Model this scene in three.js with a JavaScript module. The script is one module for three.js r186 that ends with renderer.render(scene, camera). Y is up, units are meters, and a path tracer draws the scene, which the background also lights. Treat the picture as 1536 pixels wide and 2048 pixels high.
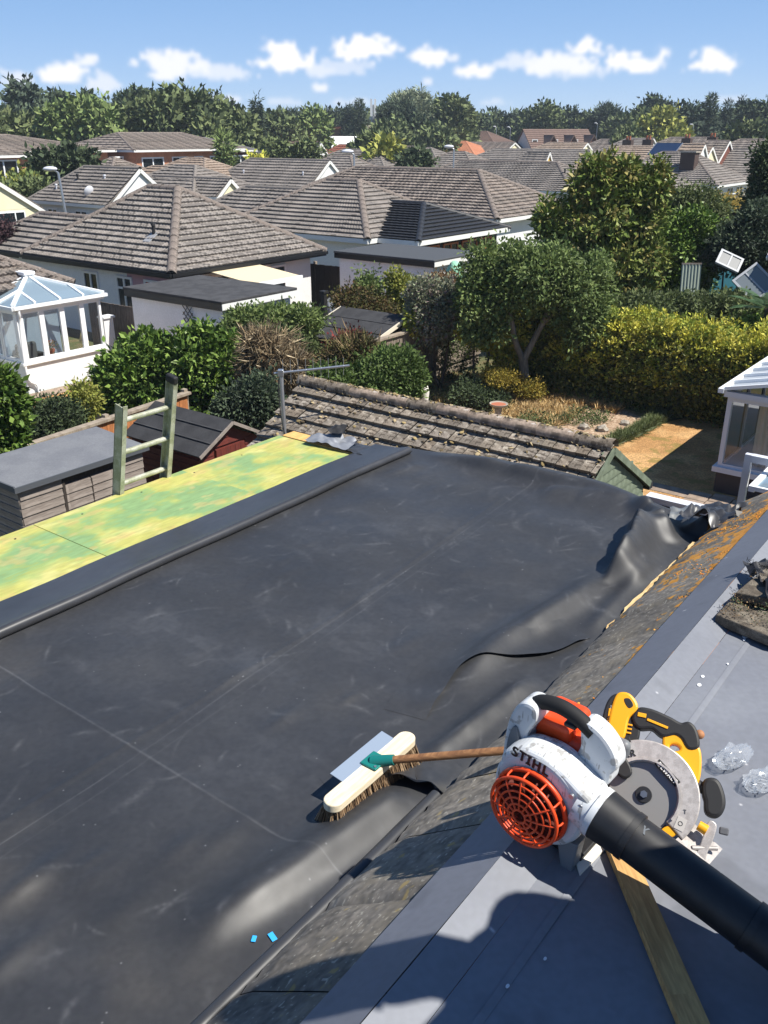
import * as THREE from 'three';
import { mergeGeometries, toCreasedNormals } from 'three/addons/utils/BufferGeometryUtils.js';
import { RoundedBoxGeometry } from 'three/addons/geometries/RoundedBoxGeometry.js';
import { MarchingCubes } from 'three/addons/objects/MarchingCubes.js';
import { FontLoader } from 'three/addons/loaders/FontLoader.js';
import { TextGeometry } from 'three/addons/geometries/TextGeometry.js';

// ---------- camera, sky, sun, exposure ----------
const scene = new THREE.Scene();
const EYE = 6.2, PITCH = THREE.MathUtils.degToRad(23.3), FOC = 1756;          // eye height above the gardens, tilt, focal length in photo pixels
const camera = new THREE.PerspectiveCamera(2 * Math.atan(1024 / FOC) * 180 / Math.PI, 0.75, 0.05, 4000);
camera.position.set(0, EYE, 0); camera.rotation.set(-PITCH, 0, 0);
const renderer = new THREE.WebGLRenderer({ antialias: true });
renderer.toneMapping = THREE.LinearToneMapping; renderer.toneMappingExposure = 1.54;
renderer.shadowMap.enabled = true;
const SUN = new THREE.Vector3(.62, 1, .24).normalize();
const sun = new THREE.DirectionalLight(new THREE.Color(1, .955, .87), 5);
sun.position.copy(SUN).multiplyScalar(200); sun.castShadow = true; sun.shadow.radius = 1;
sun.shadow.mapSize.set(4096, 4096);
Object.assign(sun.shadow.camera, { left: -120, right: 120, top: 120, bottom: -120, near: 1, far: 500 });
scene.add(sun, sun.target);

// ---------- random numbers and noise ----------
function rng(a) { return () => { a |= 0; a = a + 0x6D2B79F5 | 0; let t = Math.imul(a ^ a >>> 15, 1 | a); t = t + Math.imul(t ^ t >>> 7, 61 | t) ^ t; return ((t ^ t >>> 14) >>> 0) / 4294967296; }; }
function hash(x, y, s) { let h = Math.imul(x, 374761393) ^ Math.imul(y, 668265263) ^ Math.imul(s + 11, 1442695041); h = Math.imul(h ^ h >>> 13, 1274126177); return ((h ^ h >>> 16) >>> 0) / 4294967296; }
const sm = t => t * t * (3 - 2 * t), clamp = (x, a = 0, b = 1) => x < a ? a : x > b ? b : x, lerp = (a, b, t) => a + (b - a) * t;
const sstep = (a, b, x) => sm(clamp((x - a) / (b - a)));
function vn(x, y, s = 0, per = 0) {                                                  // value noise, periodic when per > 0
  const xi = Math.floor(x), yi = Math.floor(y), fx = sm(x - xi), fy = sm(y - yi), m = per ? (v => ((v % per) + per) % per) : (v => v);
  const a = hash(m(xi), m(yi), s), b = hash(m(xi + 1), m(yi), s), c = hash(m(xi), m(yi + 1), s), d = hash(m(xi + 1), m(yi + 1), s);
  return a + (b - a) * fx + (c - a) * fy + (a - b - c + d) * fx * fy;
}
function fbm(x, y, oct = 4, s = 0, per = 0) { let v = 0, a = .5, n = 0; for (let i = 0; i < oct; i++) { v += a * vn(x, y, s + i * 7, per); n += a; a *= .5; x *= 2; y *= 2; per *= 2; } return v / n; }

// ---------- sky: clear summer air with small fair-weather clouds low down ----------
{
  const W = 2048, Hh = 1024, data = new Float32Array(W * Hh * 4), R = rng(5);
  const clouds = [];                                                                  // azimuth and elevation in degrees, half width, half height, strength
  const px = (x, y) => { const k = (y - 1024) / FOC, c = Math.cos(PITCH), s = Math.sin(PITCH); const fw = c - s * k, up = -(c * k + s), xx = (x - 768) / FOC; return [Math.atan2(xx, fw) * 57.2958, Math.atan2(up, Math.hypot(xx, fw)) * 57.2958]; };
  for (const [x, y, w, h, a] of [[125, 152, 55, 26, .95], [178, 122, 22, 15, .8], [205, 165, 30, 24, .6], [345, 135, 75, 30, .85], [440, 145, 68, 20, .6], [575, 122, 62, 34, 1], [640, 140, 40, 18, .6], [735, 100, 72, 27, 1], [690, 135, 60, 18, .45], [865, 114, 45, 20, .95],
    [638, 176, 22, 10, .8], [455, 200, 38, 11, .7], [854, 162, 14, 10, .6], [952, 142, 38, 19, .95], [1035, 122, 48, 20, .6], [1120, 133, 68, 24, .85], [1172, 96, 34, 20, 1], [1275, 128, 62, 24, 1], [1432, 126, 46, 25, 1], [1150, 145, 80, 14, .4], [990, 205, 26, 7, .35], [30, 165, 40, 20, .6], [560, 205, 60, 9, .35], [700, 205, 60, 8, .35], [1460, 200, 40, 8, .3]]) {
    const [az, el] = px(x, y); clouds.push([az, el, w / FOC * 57.3 * .95, h / FOC * 57.3 * .9, a]);
  }
  for (let i = 0; i < 150; i++) { const az = 30 + R() * 300; clouds.push([az > 180 ? az - 360 : az, 1.2 + R() * 4, 1 + R() * 1.6, .4 + R() * .6, .5 + R() * .5]); }   // the same sky all round the horizon
  for (let j = 0; j < Hh; j++) {
    const el = ((j + .5) / Hh - .5) * 180, t = clamp(el / 90), hz = Math.exp(-Math.max(el, 0) / 3.4), mid = Math.exp(-Math.max(el, 0) / 22);
    for (let i = 0; i < W; i++) {
      const az3 = ((i + .5) / W - .5) * 2 * Math.PI, dx = Math.cos(az3), dz = Math.sin(az3), az = Math.atan2(dx, -dz) * 57.2958;
      let r = lerp(lerp(.03, .205, mid), .42, hz), g = lerp(lerp(.075, .385, mid), .51, hz), b = lerp(lerp(.2, .68, mid), .59, hz);
      if (el < 0) { const k = sstep(0, -8, el); r = lerp(r, .13, k); g = lerp(g, .13, k); b = lerp(b, .11, k); }
      else if (el < 9) {
        let dens = 0;
        for (const [ca, ce, w, h, a] of clouds) {
          let da = az - ca; if (da > 180) da -= 360; if (da < -180) da += 360;
          if (Math.abs(da) > w * 1.5) continue;
          const dy = (el - ce) / h; if (dy > 1.9 || dy < -1.6) continue;
          const n = fbm(az * 1.5 + ca * 3, el * 2.4, 5, 3), n2 = fbm(az * 4.5, el * 5 + ca, 3, 9);
          const rr = Math.hypot(da / w, dy > 0 ? dy : dy * 1.35) + (n - .5) * 1.35 + (n2 - .5) * .75, d = a * sstep(.95, .6, rr);
          if (d > dens) dens = d;
        }
        if (dens > 0) { const s = .72; r = lerp(r, s * 1.0, dens); g = lerp(g, s * .985, dens); b = lerp(b, s * 1.0, dens); }
      }
      data.set([r, g, b, 1], (j * W + i) * 4);
    }
  }
  const t = new THREE.DataTexture(data, W, Hh, THREE.RGBAFormat, THREE.FloatType);
  t.mapping = THREE.EquirectangularReflectionMapping; t.magFilter = t.minFilter = THREE.LinearFilter; t.colorSpace = THREE.LinearSRGBColorSpace; t.needsUpdate = true;
  scene.background = t; scene.environment = t;
}

// ---------- the place's own grid: s runs along the row of houses, q across it ----------
const YAW = THREE.MathUtils.degToRad(37.2), US = Math.sin(YAW), UC = Math.cos(YAW), TURN = Math.PI / 2 - YAW;
const V = (x, y, z) => new THREE.Vector3(x, y, z);
const W = (s, q, y = 0) => V(s * US - q * UC, y, -(s * UC + q * US));             // grid to world
const LO = (s, q, y = 0) => V(s, y, -q);                                          // grid to the axes of a group turned by TURN
function pix(px, py) { const k = (py - 1024) / FOC, c = Math.cos(PITCH), s = Math.sin(PITCH), x = (px - 768) / FOC, f = c - s * k; return { d: c * k + s, s: x * US + f * UC, q: -x * UC + f * US, f, x }; }
const PH = (px, py, h) => { const r = pix(px, py), t = (EYE - h) / r.d; return { s: r.s * t, q: r.q * t, y: h }; };   // where a sight line meets height h,
const PQ = (px, py, q) => { const r = pix(px, py), t = q / r.q; return { s: r.s * t, q, y: EYE - r.d * t }; };        // a wall that stands at q,
const PS = (px, py, s) => { const r = pix(px, py), t = s / r.s; return { s, q: r.q * t, y: EYE - r.d * t }; };        // a wall that stands at s,
const PZ = (px, py, z) => { const r = pix(px, py), t = z / r.f; return { s: r.s * t, q: r.q * t, y: EYE - r.d * t }; }; // or a known distance

// ---------- building helpers ----------
const used = {};
function numbered(n) { used[n] = (used[n] || 0) + 1; return used[n] === 1 ? n : n + '_' + String(used[n] - 1).padStart(3, '0'); }
function tag(o, label, category, group, kind) { o.userData.label = label; if (category) o.userData.category = category; if (group) o.userData.group = group; if (kind) o.userData.kind = kind; return o; }
function thing(name, label, category, pos, turn = TURN, group) { const g = new THREE.Group(); g.name = numbered(name); g.position.copy(pos); g.rotation.y = turn; scene.add(g); return tag(g, label, category, group); }
function mesh(name, geo, mat, parent) {
  const m = new THREE.Mesh(geo, mat); m.name = parent ? name : numbered(name); m.castShadow = m.receiveShadow = true; (parent || scene).add(m); return m;
}
function struct(name, geo, mat, label) { const m = mesh(name, geo, mat); m.userData.kind = 'structure'; m.userData.label = label; return m; }
function boxUV(geo, off = 0) {                                                    // uv in metres, by the way each face points
  let g = geo.index ? geo.toNonIndexed() : geo; if (!g.attributes.normal) g.computeVertexNormals();
  const p = g.attributes.position, uv = new Float32Array(p.count * 2), a = V(), b = V(), c = V(), n = V();
  for (let i = 0; i < p.count; i += 3) {
    a.fromBufferAttribute(p, i); b.fromBufferAttribute(p, i + 1); c.fromBufferAttribute(p, i + 2);
    n.subVectors(b, a).cross(c.clone().sub(a)); const ax = Math.abs(n.x), ay = Math.abs(n.y), az = Math.abs(n.z);
    for (let k = 0; k < 3; k++) { const v = [a, b, c][k]; const U = ay >= ax && ay >= az ? [v.x, v.z] : ax >= az ? [v.z, v.y] : [v.x, v.y]; uv[(i + k) * 2] = U[0] + off; uv[(i + k) * 2 + 1] = U[1] + off * .7; }
  }
  g.setAttribute('uv', new THREE.BufferAttribute(uv, 2)); for (const k of Object.keys(g.attributes)) if (!['position', 'normal', 'uv'].includes(k)) g.deleteAttribute(k);
  return g;
}
function bx(x0, x1, y0, y1, z0, z1) { const g = new THREE.BoxGeometry(Math.abs(x1 - x0), Math.abs(y1 - y0), Math.abs(z1 - z0)); g.translate((x0 + x1) / 2, (y0 + y1) / 2, (z0 + z1) / 2); return boxUV(g); }
function rbox(w, h, d, r, x = 0, y = 0, z = 0, seg = 2) { const g = new RoundedBoxGeometry(w, h, d, seg, Math.min(r, w / 2.01, h / 2.01, d / 2.01)); g.translate(x, y, z); return boxUV(g); }
function bar(a, b, w, h, up = V(0, 1, 0)) {                                        // a square bar between two points, w across, h along up
  const d = b.clone().sub(a), L = d.length(); d.normalize(); const x = new THREE.Vector3().crossVectors(up, d); if (x.lengthSq() < 1e-6) x.set(1, 0, 0); x.normalize(); const y = new THREE.Vector3().crossVectors(d, x);
  const g = boxUV(new THREE.BoxGeometry(w, h, L)); g.applyMatrix4(new THREE.Matrix4().makeBasis(x, y, d)); const c = a.clone().add(b).multiplyScalar(.5); g.translate(c.x, c.y, c.z); return g;
}
function rod(a, b, r0, r1 = r0, seg = 10, cap = true) { const d = b.clone().sub(a), L = d.length(), g = new THREE.CylinderGeometry(r1, r0, L, seg, 1, !cap); g.applyQuaternion(new THREE.Quaternion().setFromUnitVectors(V(0, 1, 0), d.normalize())); const c = a.clone().add(b).multiplyScalar(.5); g.translate(c.x, c.y, c.z); return boxUV(g); }
function tube(pts, r, seg = 24, rad = 8) { return boxUV(new THREE.TubeGeometry(new THREE.CatmullRomCurve3(pts), seg, r, rad)); }
function at(g, x, y, z, rx = 0, ry = 0, rz = 0) { g.applyMatrix4(new THREE.Matrix4().compose(V(x, y, z), new THREE.Quaternion().setFromEuler(new THREE.Euler(rx, ry, rz)), V(1, 1, 1))); return g; }
const join = list => mergeGeometries(list.map(g => { let h = g.index ? g.toNonIndexed() : g; for (const k of Object.keys(h.attributes)) if (!['position', 'normal', 'uv'].includes(k)) h.deleteAttribute(k); if (!h.attributes.uv) boxUV(h); return h; }));
function poly(pts, thick = 0) {                                                   // a flat sheet (or slab) through 3 or 4 points
  const a = pts, pos = [], n = V().subVectors(a[1], a[0]).cross(V().subVectors(a[2], a[0])).normalize(); if (n.y < 0) n.negate();
  const tri = (p, q, r) => pos.push(p.x, p.y, p.z, q.x, q.y, q.z, r.x, r.y, r.z);
  for (let i = 1; i < a.length - 1; i++) tri(a[0], a[i], a[i + 1]);
  if (thick) { const b = a.map(p => p.clone().addScaledVector(n, -thick)); for (let i = 1; i < b.length - 1; i++) tri(b[0], b[i + 1], b[i]); for (let i = 0; i < a.length; i++) { const j = (i + 1) % a.length; tri(a[i], b[i], b[j]); tri(a[i], b[j], a[j]); } }
  const g = new THREE.BufferGeometry(); g.setAttribute('position', new THREE.Float32BufferAttribute(pos, 3)); g.computeVertexNormals(); return boxUV(g);
}
function extr(pts, depth, bevel = 0, curve = 8) {                                  // an outline in x, y pulled along z
  const s = pts instanceof THREE.Shape ? pts : new THREE.Shape(pts.map(p => new THREE.Vector2(p[0], p[1])));
  return boxUV(new THREE.ExtrudeGeometry(s, { depth, bevelEnabled: bevel > 0, bevelSize: bevel, bevelThickness: bevel, bevelSegments: 2, curveSegments: curve }));
}
function smoothShape(pts, closed = true) { const c = new THREE.CatmullRomCurve3(pts.map(p => V(p[0], p[1], 0)), closed, 'centripetal'); return new THREE.Shape(c.getPoints(pts.length * 6).map(p => new THREE.Vector2(p.x, p.y))); }

// ---------- textures and materials (base colours as sRGB 0-255) ----------
function tex(size, metres, fn, color = true, h = size) {
  const d = new Uint8Array(size * h * 4);
  for (let j = 0; j < h; j++) for (let i = 0; i < size; i++) { const c = fn((i + .5) / size, (j + .5) / h); const o = (j * size + i) * 4; if (typeof c === 'number') d[o] = d[o + 1] = d[o + 2] = clamp(c) * 255; else { d[o] = clamp(c[0], 0, 255); d[o + 1] = clamp(c[1], 0, 255); d[o + 2] = clamp(c[2], 0, 255); } d[o + 3] = 255; }
  const t = new THREE.DataTexture(d, size, h, THREE.RGBAFormat); t.magFilter = THREE.LinearFilter; t.minFilter = THREE.LinearMipmapLinearFilter; t.generateMipmaps = true; t.wrapS = t.wrapT = THREE.RepeatWrapping;
  if (color) t.colorSpace = THREE.SRGBColorSpace; const m = Array.isArray(metres) ? metres : [metres, metres]; t.repeat.set(1 / m[0], 1 / m[1]); t.needsUpdate = true; return t;
}
const mix3 = (a, b, t) => [lerp(a[0], b[0], t), lerp(a[1], b[1], t), lerp(a[2], b[2], t)], mul3 = (a, k) => [a[0] * k, a[1] * k, a[2] * k];
const M = (color, roughness = .8, o = {}) => new THREE.MeshStandardMaterial({ color, roughness, side: THREE.DoubleSide, ...o });
const MP = (color, roughness = .8, o = {}) => new THREE.MeshPhysicalMaterial({ color, roughness, side: THREE.DoubleSide, ...o });
const MT = (map, roughness = .85, o = {}) => new THREE.MeshStandardMaterial({ map, roughness, side: THREE.DoubleSide, ...o });
const mottled = (a, b, metres = 1.5, sz = 256, seed = 1, fine = .12, stretch = 1) => tex(sz, metres, (u, v) => { const n = fbm(u * 8, v * 8 * stretch, 5, seed, 8), f = vn(u * sz / 2, v * sz / 2, seed + 3, sz / 2); return mul3(mix3(a, b, sstep(.3, .7, n)), 1 + (f - .5) * fine * 2); });
const grainTex = (a, b, metres = .6, seed = 1, along = 'u') => tex(256, metres, (u, v) => { if (along === 'v') [u, v] = [v, u]; const w = fbm(u * 2, v * 6, 3, seed, 2) * .6, n = fbm(u * 3 + w, v * 46, 3, seed + 5, 0) * .6 + .4 * fbm(u * 4, v * 12 + w * 6, 3, seed + 9, 0); return mul3(mix3(a, b, sstep(.25, .75, n)), .94 + .12 * vn(u * 20, v * 128, seed)); });
// ---------- shared materials ----------
const tileTex = (a, b, spot, seed) => tex(512, 2.4, (u, v) => {
  const n = fbm(u * 6, v * 6, 5, seed, 6), f = vn(u * 170, v * 170, seed + 1, 170), l = fbm(u * 24, v * 24, 3, seed + 2, 24), d = fbm(u * 14, v * 14, 3, seed + 4, 14);
  let c = mul3(mix3(a, b, sstep(.3, .7, n)), .86 + .28 * f); c = mix3(c, spot, sstep(.66, .78, l) * .5); c = mix3(c, mul3(a, .55), sstep(.6, .72, d) * .7); if (vn(u * 64, v * 64, seed + 6, 64) > .93) c = mix3(c, [206, 203, 196], .6); return c;
});
const TX = { grey: tileTex([112, 106, 101], [132, 125, 119], [172, 168, 160], 11), brown: tileTex([112, 103, 97], [130, 120, 112], [150, 140, 130], 31), beige: tileTex([136, 119, 104], [152, 135, 120], [165, 152, 136], 51), old: tex(512, 1.3, (u, v) => { const n = fbm(u * 6, v * 6, 5, 71, 6), l = fbm(u * 40, v * 40, 3, 73, 40), d = fbm(u * 34, v * 34, 3, 75, 34), f = vn(u * 200, v * 200, 74, 200); let c = mul3(mix3([108, 100, 90], [130, 121, 111], sstep(.3, .7, n)), .85 + .3 * f); c = mix3(c, [176, 170, 158], sstep(.58, .7, l) * .5); c = mix3(c, [66, 58, 50], sstep(.57, .67, d) * .75); return c; }) };
const tileSet = (map, tones, r = .9) => tones.map(t => MT(map, r, { color: new THREE.Color(...t) }));
const T = {
  grey: tileSet(TX.grey, [[1, 1, 1], [.94, .935, .93], [1.05, 1.04, 1.03]]), warm: tileSet(TX.brown, [[1, 1, 1], [.9, .9, .88], [1.08, 1.06, 1.04]]),
  beige: tileSet(TX.beige, [[1, 1, 1], [.95, .95, .95]]), old: tileSet(TX.old, [[1, 1, 1], [.82, .81, .8], [1.16, 1.14, 1.1], [.95, .9, .84]]),
  black: tileSet(mottled([34, 35, 38], [42, 43, 46], 1.2, 256, 5), [[1, 1, 1], [.92, .92, .94]], .55), salmon: tileSet(mottled([178, 118, 88], [190, 132, 100], 1.5, 256, 6), [[1, 1, 1]]),
  red: tileSet(mottled([128, 74, 58], [142, 88, 70], 1.5, 256, 7), [[1, 1, 1]]), slate: tileSet(mottled([92, 92, 94], [108, 106, 104], 1.5, 256, 8), [[1, 1, 1]]), rust: tileSet(mottled([116, 94, 84], [102, 84, 76], 1.2, 256, 9), [[1, 1, 1]]),
};
const K = {
  white: MT(mottled([224, 225, 224], [219, 220, 220], 2.2, 256, 21, .02), .85), cream: MT(mottled([228, 220, 188], [224, 215, 182], 2.2, 256, 22, .02), .85), pale: MT(mottled([188, 192, 200], [176, 181, 190], 2.5, 256, 23, .03), .88),
  pinkWall: MT(mottled([192, 154, 164], [187, 149, 160], 2, 256, 24, .03), .88), blueWall: MT(mottled([234, 236, 239], [230, 233, 236], 2.2, 256, 28, .03), .88), upvc: M('#e9ebec', .35), upvcGrey: M('#c9cbd2', .42), fascia: M('#e2e2df', .5), dark: M('#1d1d1f', .7), gutter: M('#191a1c', .45),
  brick: MT(mottled([196, 138, 106], [182, 124, 94], 1.2, 256, 25, .1), .9), brickDark: MT(mottled([120, 70, 54], [104, 62, 50], 1.2, 256, 26, .1), .9), tan: MT(mottled([170, 128, 92], [158, 116, 82], 2, 256, 27), .9),
  glass: MP('#1a2024', .06, { specularIntensity: 1, ior: 1.5 }), pane: MP('#ffffff', .03, { transmission: 1, thickness: 0, ior: 1.45 }), frost: MP('#a9c0d0', .1, { transmission: .55, thickness: 0 }),
  woodGrey: MT(grainTex([146, 136, 128], [116, 106, 99], .7, 41), .88), woodGreyV: MT(grainTex([142, 130, 118], [110, 99, 88], .7, 42, 'v'), .88), woodDark: MT(grainTex([62, 54, 48], [46, 40, 36], .7, 43, 'v'), .85), woodOrange: MT(grainTex([178, 116, 70], [146, 92, 54], .7, 44, 'v'), .8), woodRed: MT(grainTex([104, 40, 30], [84, 32, 25], .6, 45), .75),
  woodRedV: MT(grainTex([106, 42, 31], [88, 34, 26], .6, 46, 'v'), .75), pine: MT(grainTex([214, 172, 104], [190, 146, 84], .5, 47), .75), orangeFrame: M('#a85a24', .5), post: MT(grainTex([158, 146, 130], [128, 116, 102], .6, 48, 'v'), .9), trellis: M('#4a4a4c', .7), weathered: MT(grainTex([136, 126, 104], [98, 90, 74], .6, 49, 'v'), .9),
  felt: MT(mottled([52, 52, 54], [66, 66, 68], 1.8, 512, 51, .16), .92), feltBlack: MT(mottled([44, 44, 46], [54, 54, 56], 1.4, 256, 52, .1), .88), feltGrey: MT(mottled([102, 104, 109], [110, 112, 116], 2, 256, 53, .05), .75), steel: M('#b9bcc0', .38, { metalness: .85 }), iron: M('#26262a', .55, { metalness: .4 }),
  bark: MT(grainTex([92, 82, 72], [62, 54, 46], .5, 54, 'v'), .95), barkPale: MT(grainTex([128, 122, 112], [92, 86, 76], .5, 55, 'v'), .95), soil: MT(mottled([88, 70, 52], [66, 52, 40], 1, 256, 56, .2), .98), slab: MT(mottled([150, 132, 116], [128, 112, 98], .9, 256, 57, .08), .9), terracotta: MT(mottled([176, 106, 74], [154, 90, 62], .8, 256, 58), .9), stone: MT(mottled([168, 160, 148], [138, 130, 118], .5, 256, 59, .15), .92),
};

// ---------- tiled roof slopes ----------
function tileShape(xb0, xb1, xt0, xt1, g, cols, o) {
  const pos = [], uv = [], P = [];
  for (let i = 0; i <= cols; i++) {
    const f = i / cols, xb = lerp(xb0, xb1, f), xt = lerp(xt0, xt1, f), t = ((xb / o.tw) % 1 + 1) % 1;
    const p = o.roll * (Math.exp(-(((t - .27) / .11) ** 2)) + Math.exp(-(((t - .77) / .11) ** 2)));
    P.push([[xb, o.th + p - o.edge, 0], [xb, o.th + p, 0], [xt, .004 + p * .85, -(g + .02)]]);
  }
  const quad = (a, b, c, d) => { for (const v of [a, b, c, a, c, d]) { pos.push(...v); uv.push(v[0], v[2] + v[1]); } };
  for (let i = 0; i < cols; i++) { quad(P[i][0], P[i + 1][0], P[i + 1][1], P[i][1]); quad(P[i][1], P[i + 1][1], P[i + 1][2], P[i][2]); }
  const G = new THREE.BufferGeometry(); G.setAttribute('position', new THREE.Float32BufferAttribute(pos, 3)); G.setAttribute('uv', new THREE.Float32BufferAttribute(uv, 2)); G.computeVertexNormals(); return G;
}
function slope(parent, pts, opt) {                                                // pts: the eave from left to right, then the rest
  const o = { g: .3, tw: .3, roll: .022, th: .075, edge: .068, mode: 'course', mats: T.grey, seed: 1, budget: { n: 300 }, cols: 4, jit: 0, ...opt };
  const e = V().subVectors(pts[1], pts[0]).normalize(), nn = V().crossVectors(e, V().subVectors(pts[2], pts[0])).normalize(); if (nn.y < 0) nn.negate();
  const v = V().crossVectors(nn, e); if (v.y < 0) v.negate();
  const B = new THREE.Matrix4().makeBasis(e, nn, V().crossVectors(e, nn)), up = V().crossVectors(e, nn).dot(v) < 0 ? 1 : -1;
  const deck = poly(pts.map(p => p.clone().addScaledVector(nn, -.02)), .04); mesh('roof_deck', deck, o.mode === 'plain' ? o.mats[0] : o.deck || o.mats[0], parent);
  if (o.mode === 'plain') return;
  const q2 = pts.map(p => { const d = p.clone().sub(pts[0]); return [d.dot(e), d.dot(v)]; }), bmax = Math.max(...q2.map(p => p[1]));
  const span = b => { let l = 1e9, r = -1e9; for (let i = 0; i < q2.length; i++) { const [x0, y0] = q2[i], [x1, y1] = q2[(i + 1) % q2.length]; if (Math.abs(y1 - y0) < 1e-6) { if (Math.abs(b - y0) < 1e-4) { l = Math.min(l, x0, x1); r = Math.max(r, x0, x1); } continue; } const t = (b - y0) / (y1 - y0); if (t >= -1e-6 && t <= 1 + 1e-6) { const x = lerp(x0, x1, t); l = Math.min(l, x); r = Math.max(r, x); } } return [l, r]; };
  const R = rng(o.seed * 7919 + 13), shared = {}, rest = [], rows = Math.max(1, Math.round(bmax / o.g)), g = bmax / rows;
  const place = (G, a, b) => { const c = pts[0].clone().addScaledVector(e, a).addScaledVector(v, b); return { c, G }; };
  for (let k = 0; k < rows; k++) {
    const b0 = k * g, b1 = Math.min((k + 1) * g, bmax - 1e-4), [l0, r0] = span(b0 + 1e-4), [l1, r1] = span(b1);
    if (r0 - l0 < .05) continue;
    if (o.mode === 'course') {
      const G = tileShape(l0, r0, l1, r1, g * (up), Math.max(4, Math.round((r0 - l0) / o.tw * o.cols)), o), m = mesh('tile_course', G, o.mats[(R() * o.mats.length) | 0], parent);
      m.quaternion.setFromRotationMatrix(B); m.position.copy(pts[0]).addScaledVector(v, b0); continue;
    }
    const first = Math.floor(l0 / o.tw), last = Math.ceil(r0 / o.tw);
    for (let i = first; i < last; i++) {
      const x0 = i * o.tw + .003, x1 = (i + 1) * o.tw - .003, a0 = clamp(x0, l0, r0), a1 = clamp(x1, l0, r0), c0 = clamp(x0, l1, r1), c1 = clamp(x1, l1, r1);
      if (a1 - a0 < .02 && c1 - c0 < .02) continue;
      const whole = a0 === x0 && a1 === x1 && c0 === x0 && c1 === x1; let G, off = 0;
      if (whole) { const vv = (R() * 3) | 0; G = shared[vv] ||= (() => { const s = tileShape(.003, o.tw - .003, .003, o.tw - .003, g * up, 8, o), u = s.attributes.uv; for (let j = 0; j < u.count; j++) u.setXY(j, u.getX(j) + vv * .71, u.getY(j) + vv * .53); return s; })(); off = i * o.tw; }
      else G = tileShape(a0, a1, c0, c1, g * up, 8, o);
      const c = pts[0].clone().addScaledVector(e, off).addScaledVector(v, b0).addScaledVector(nn, (R() - .3) * o.jit), mat = o.mats[(R() * o.mats.length) | 0];
      if (o.budget.n-- > 0) { const m = mesh('roof_tile', G, mat, parent); m.quaternion.setFromRotationMatrix(B); m.position.copy(c); if (o.jit) m.rotateY((R() - .5) * o.jit * 1.5); }
      else rest.push(G.clone().applyMatrix4(new THREE.Matrix4().copy(B).setPosition(c)));
    }
  }
  if (rest.length) mesh('tile_field', mergeGeometries(rest), o.mats[0], parent).userData.kind = 'stuff';
}
function caps(parent, a, b, r, mat, near, name = 'ridge_tile') {                    // half-round cap tiles along a ridge or a hip
  const L = a.distanceTo(b), n = Math.max(1, Math.round(L / .42)), d = V().subVectors(b, a).normalize(), x = V().crossVectors(V(0, 1, 0), d).normalize(), y = V().crossVectors(d, x), B = new THREE.Matrix4().makeBasis(x, y, d), len = L / n, list = [], R = rng(Math.round(L * 991));
  const one = () => { const g = new THREE.CylinderGeometry(r, r * 1.07, len + .015, 9, 1, true, Math.PI / 2 - .15, Math.PI + .3); g.rotateX(Math.PI / 2); return boxUV(g); };
  const sh = one();
  for (let i = 0; i < n; i++) { const c = a.clone().lerp(b, (i + .5) / n); c.addScaledVector(y, -r * .25 + (near ? (R() - .5) * .015 : 0)); if (near) { const m = mesh(name, sh, Array.isArray(mat) ? mat[(R() * mat.length) | 0] : mat, parent); m.quaternion.setFromRotationMatrix(B); m.position.copy(c); } else list.push(sh.clone().applyMatrix4(new THREE.Matrix4().copy(B).setPosition(c))); }
  if (!near) mesh('ridge', mergeGeometries(list), Array.isArray(mat) ? mat[0] : mat, parent);
}
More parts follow.
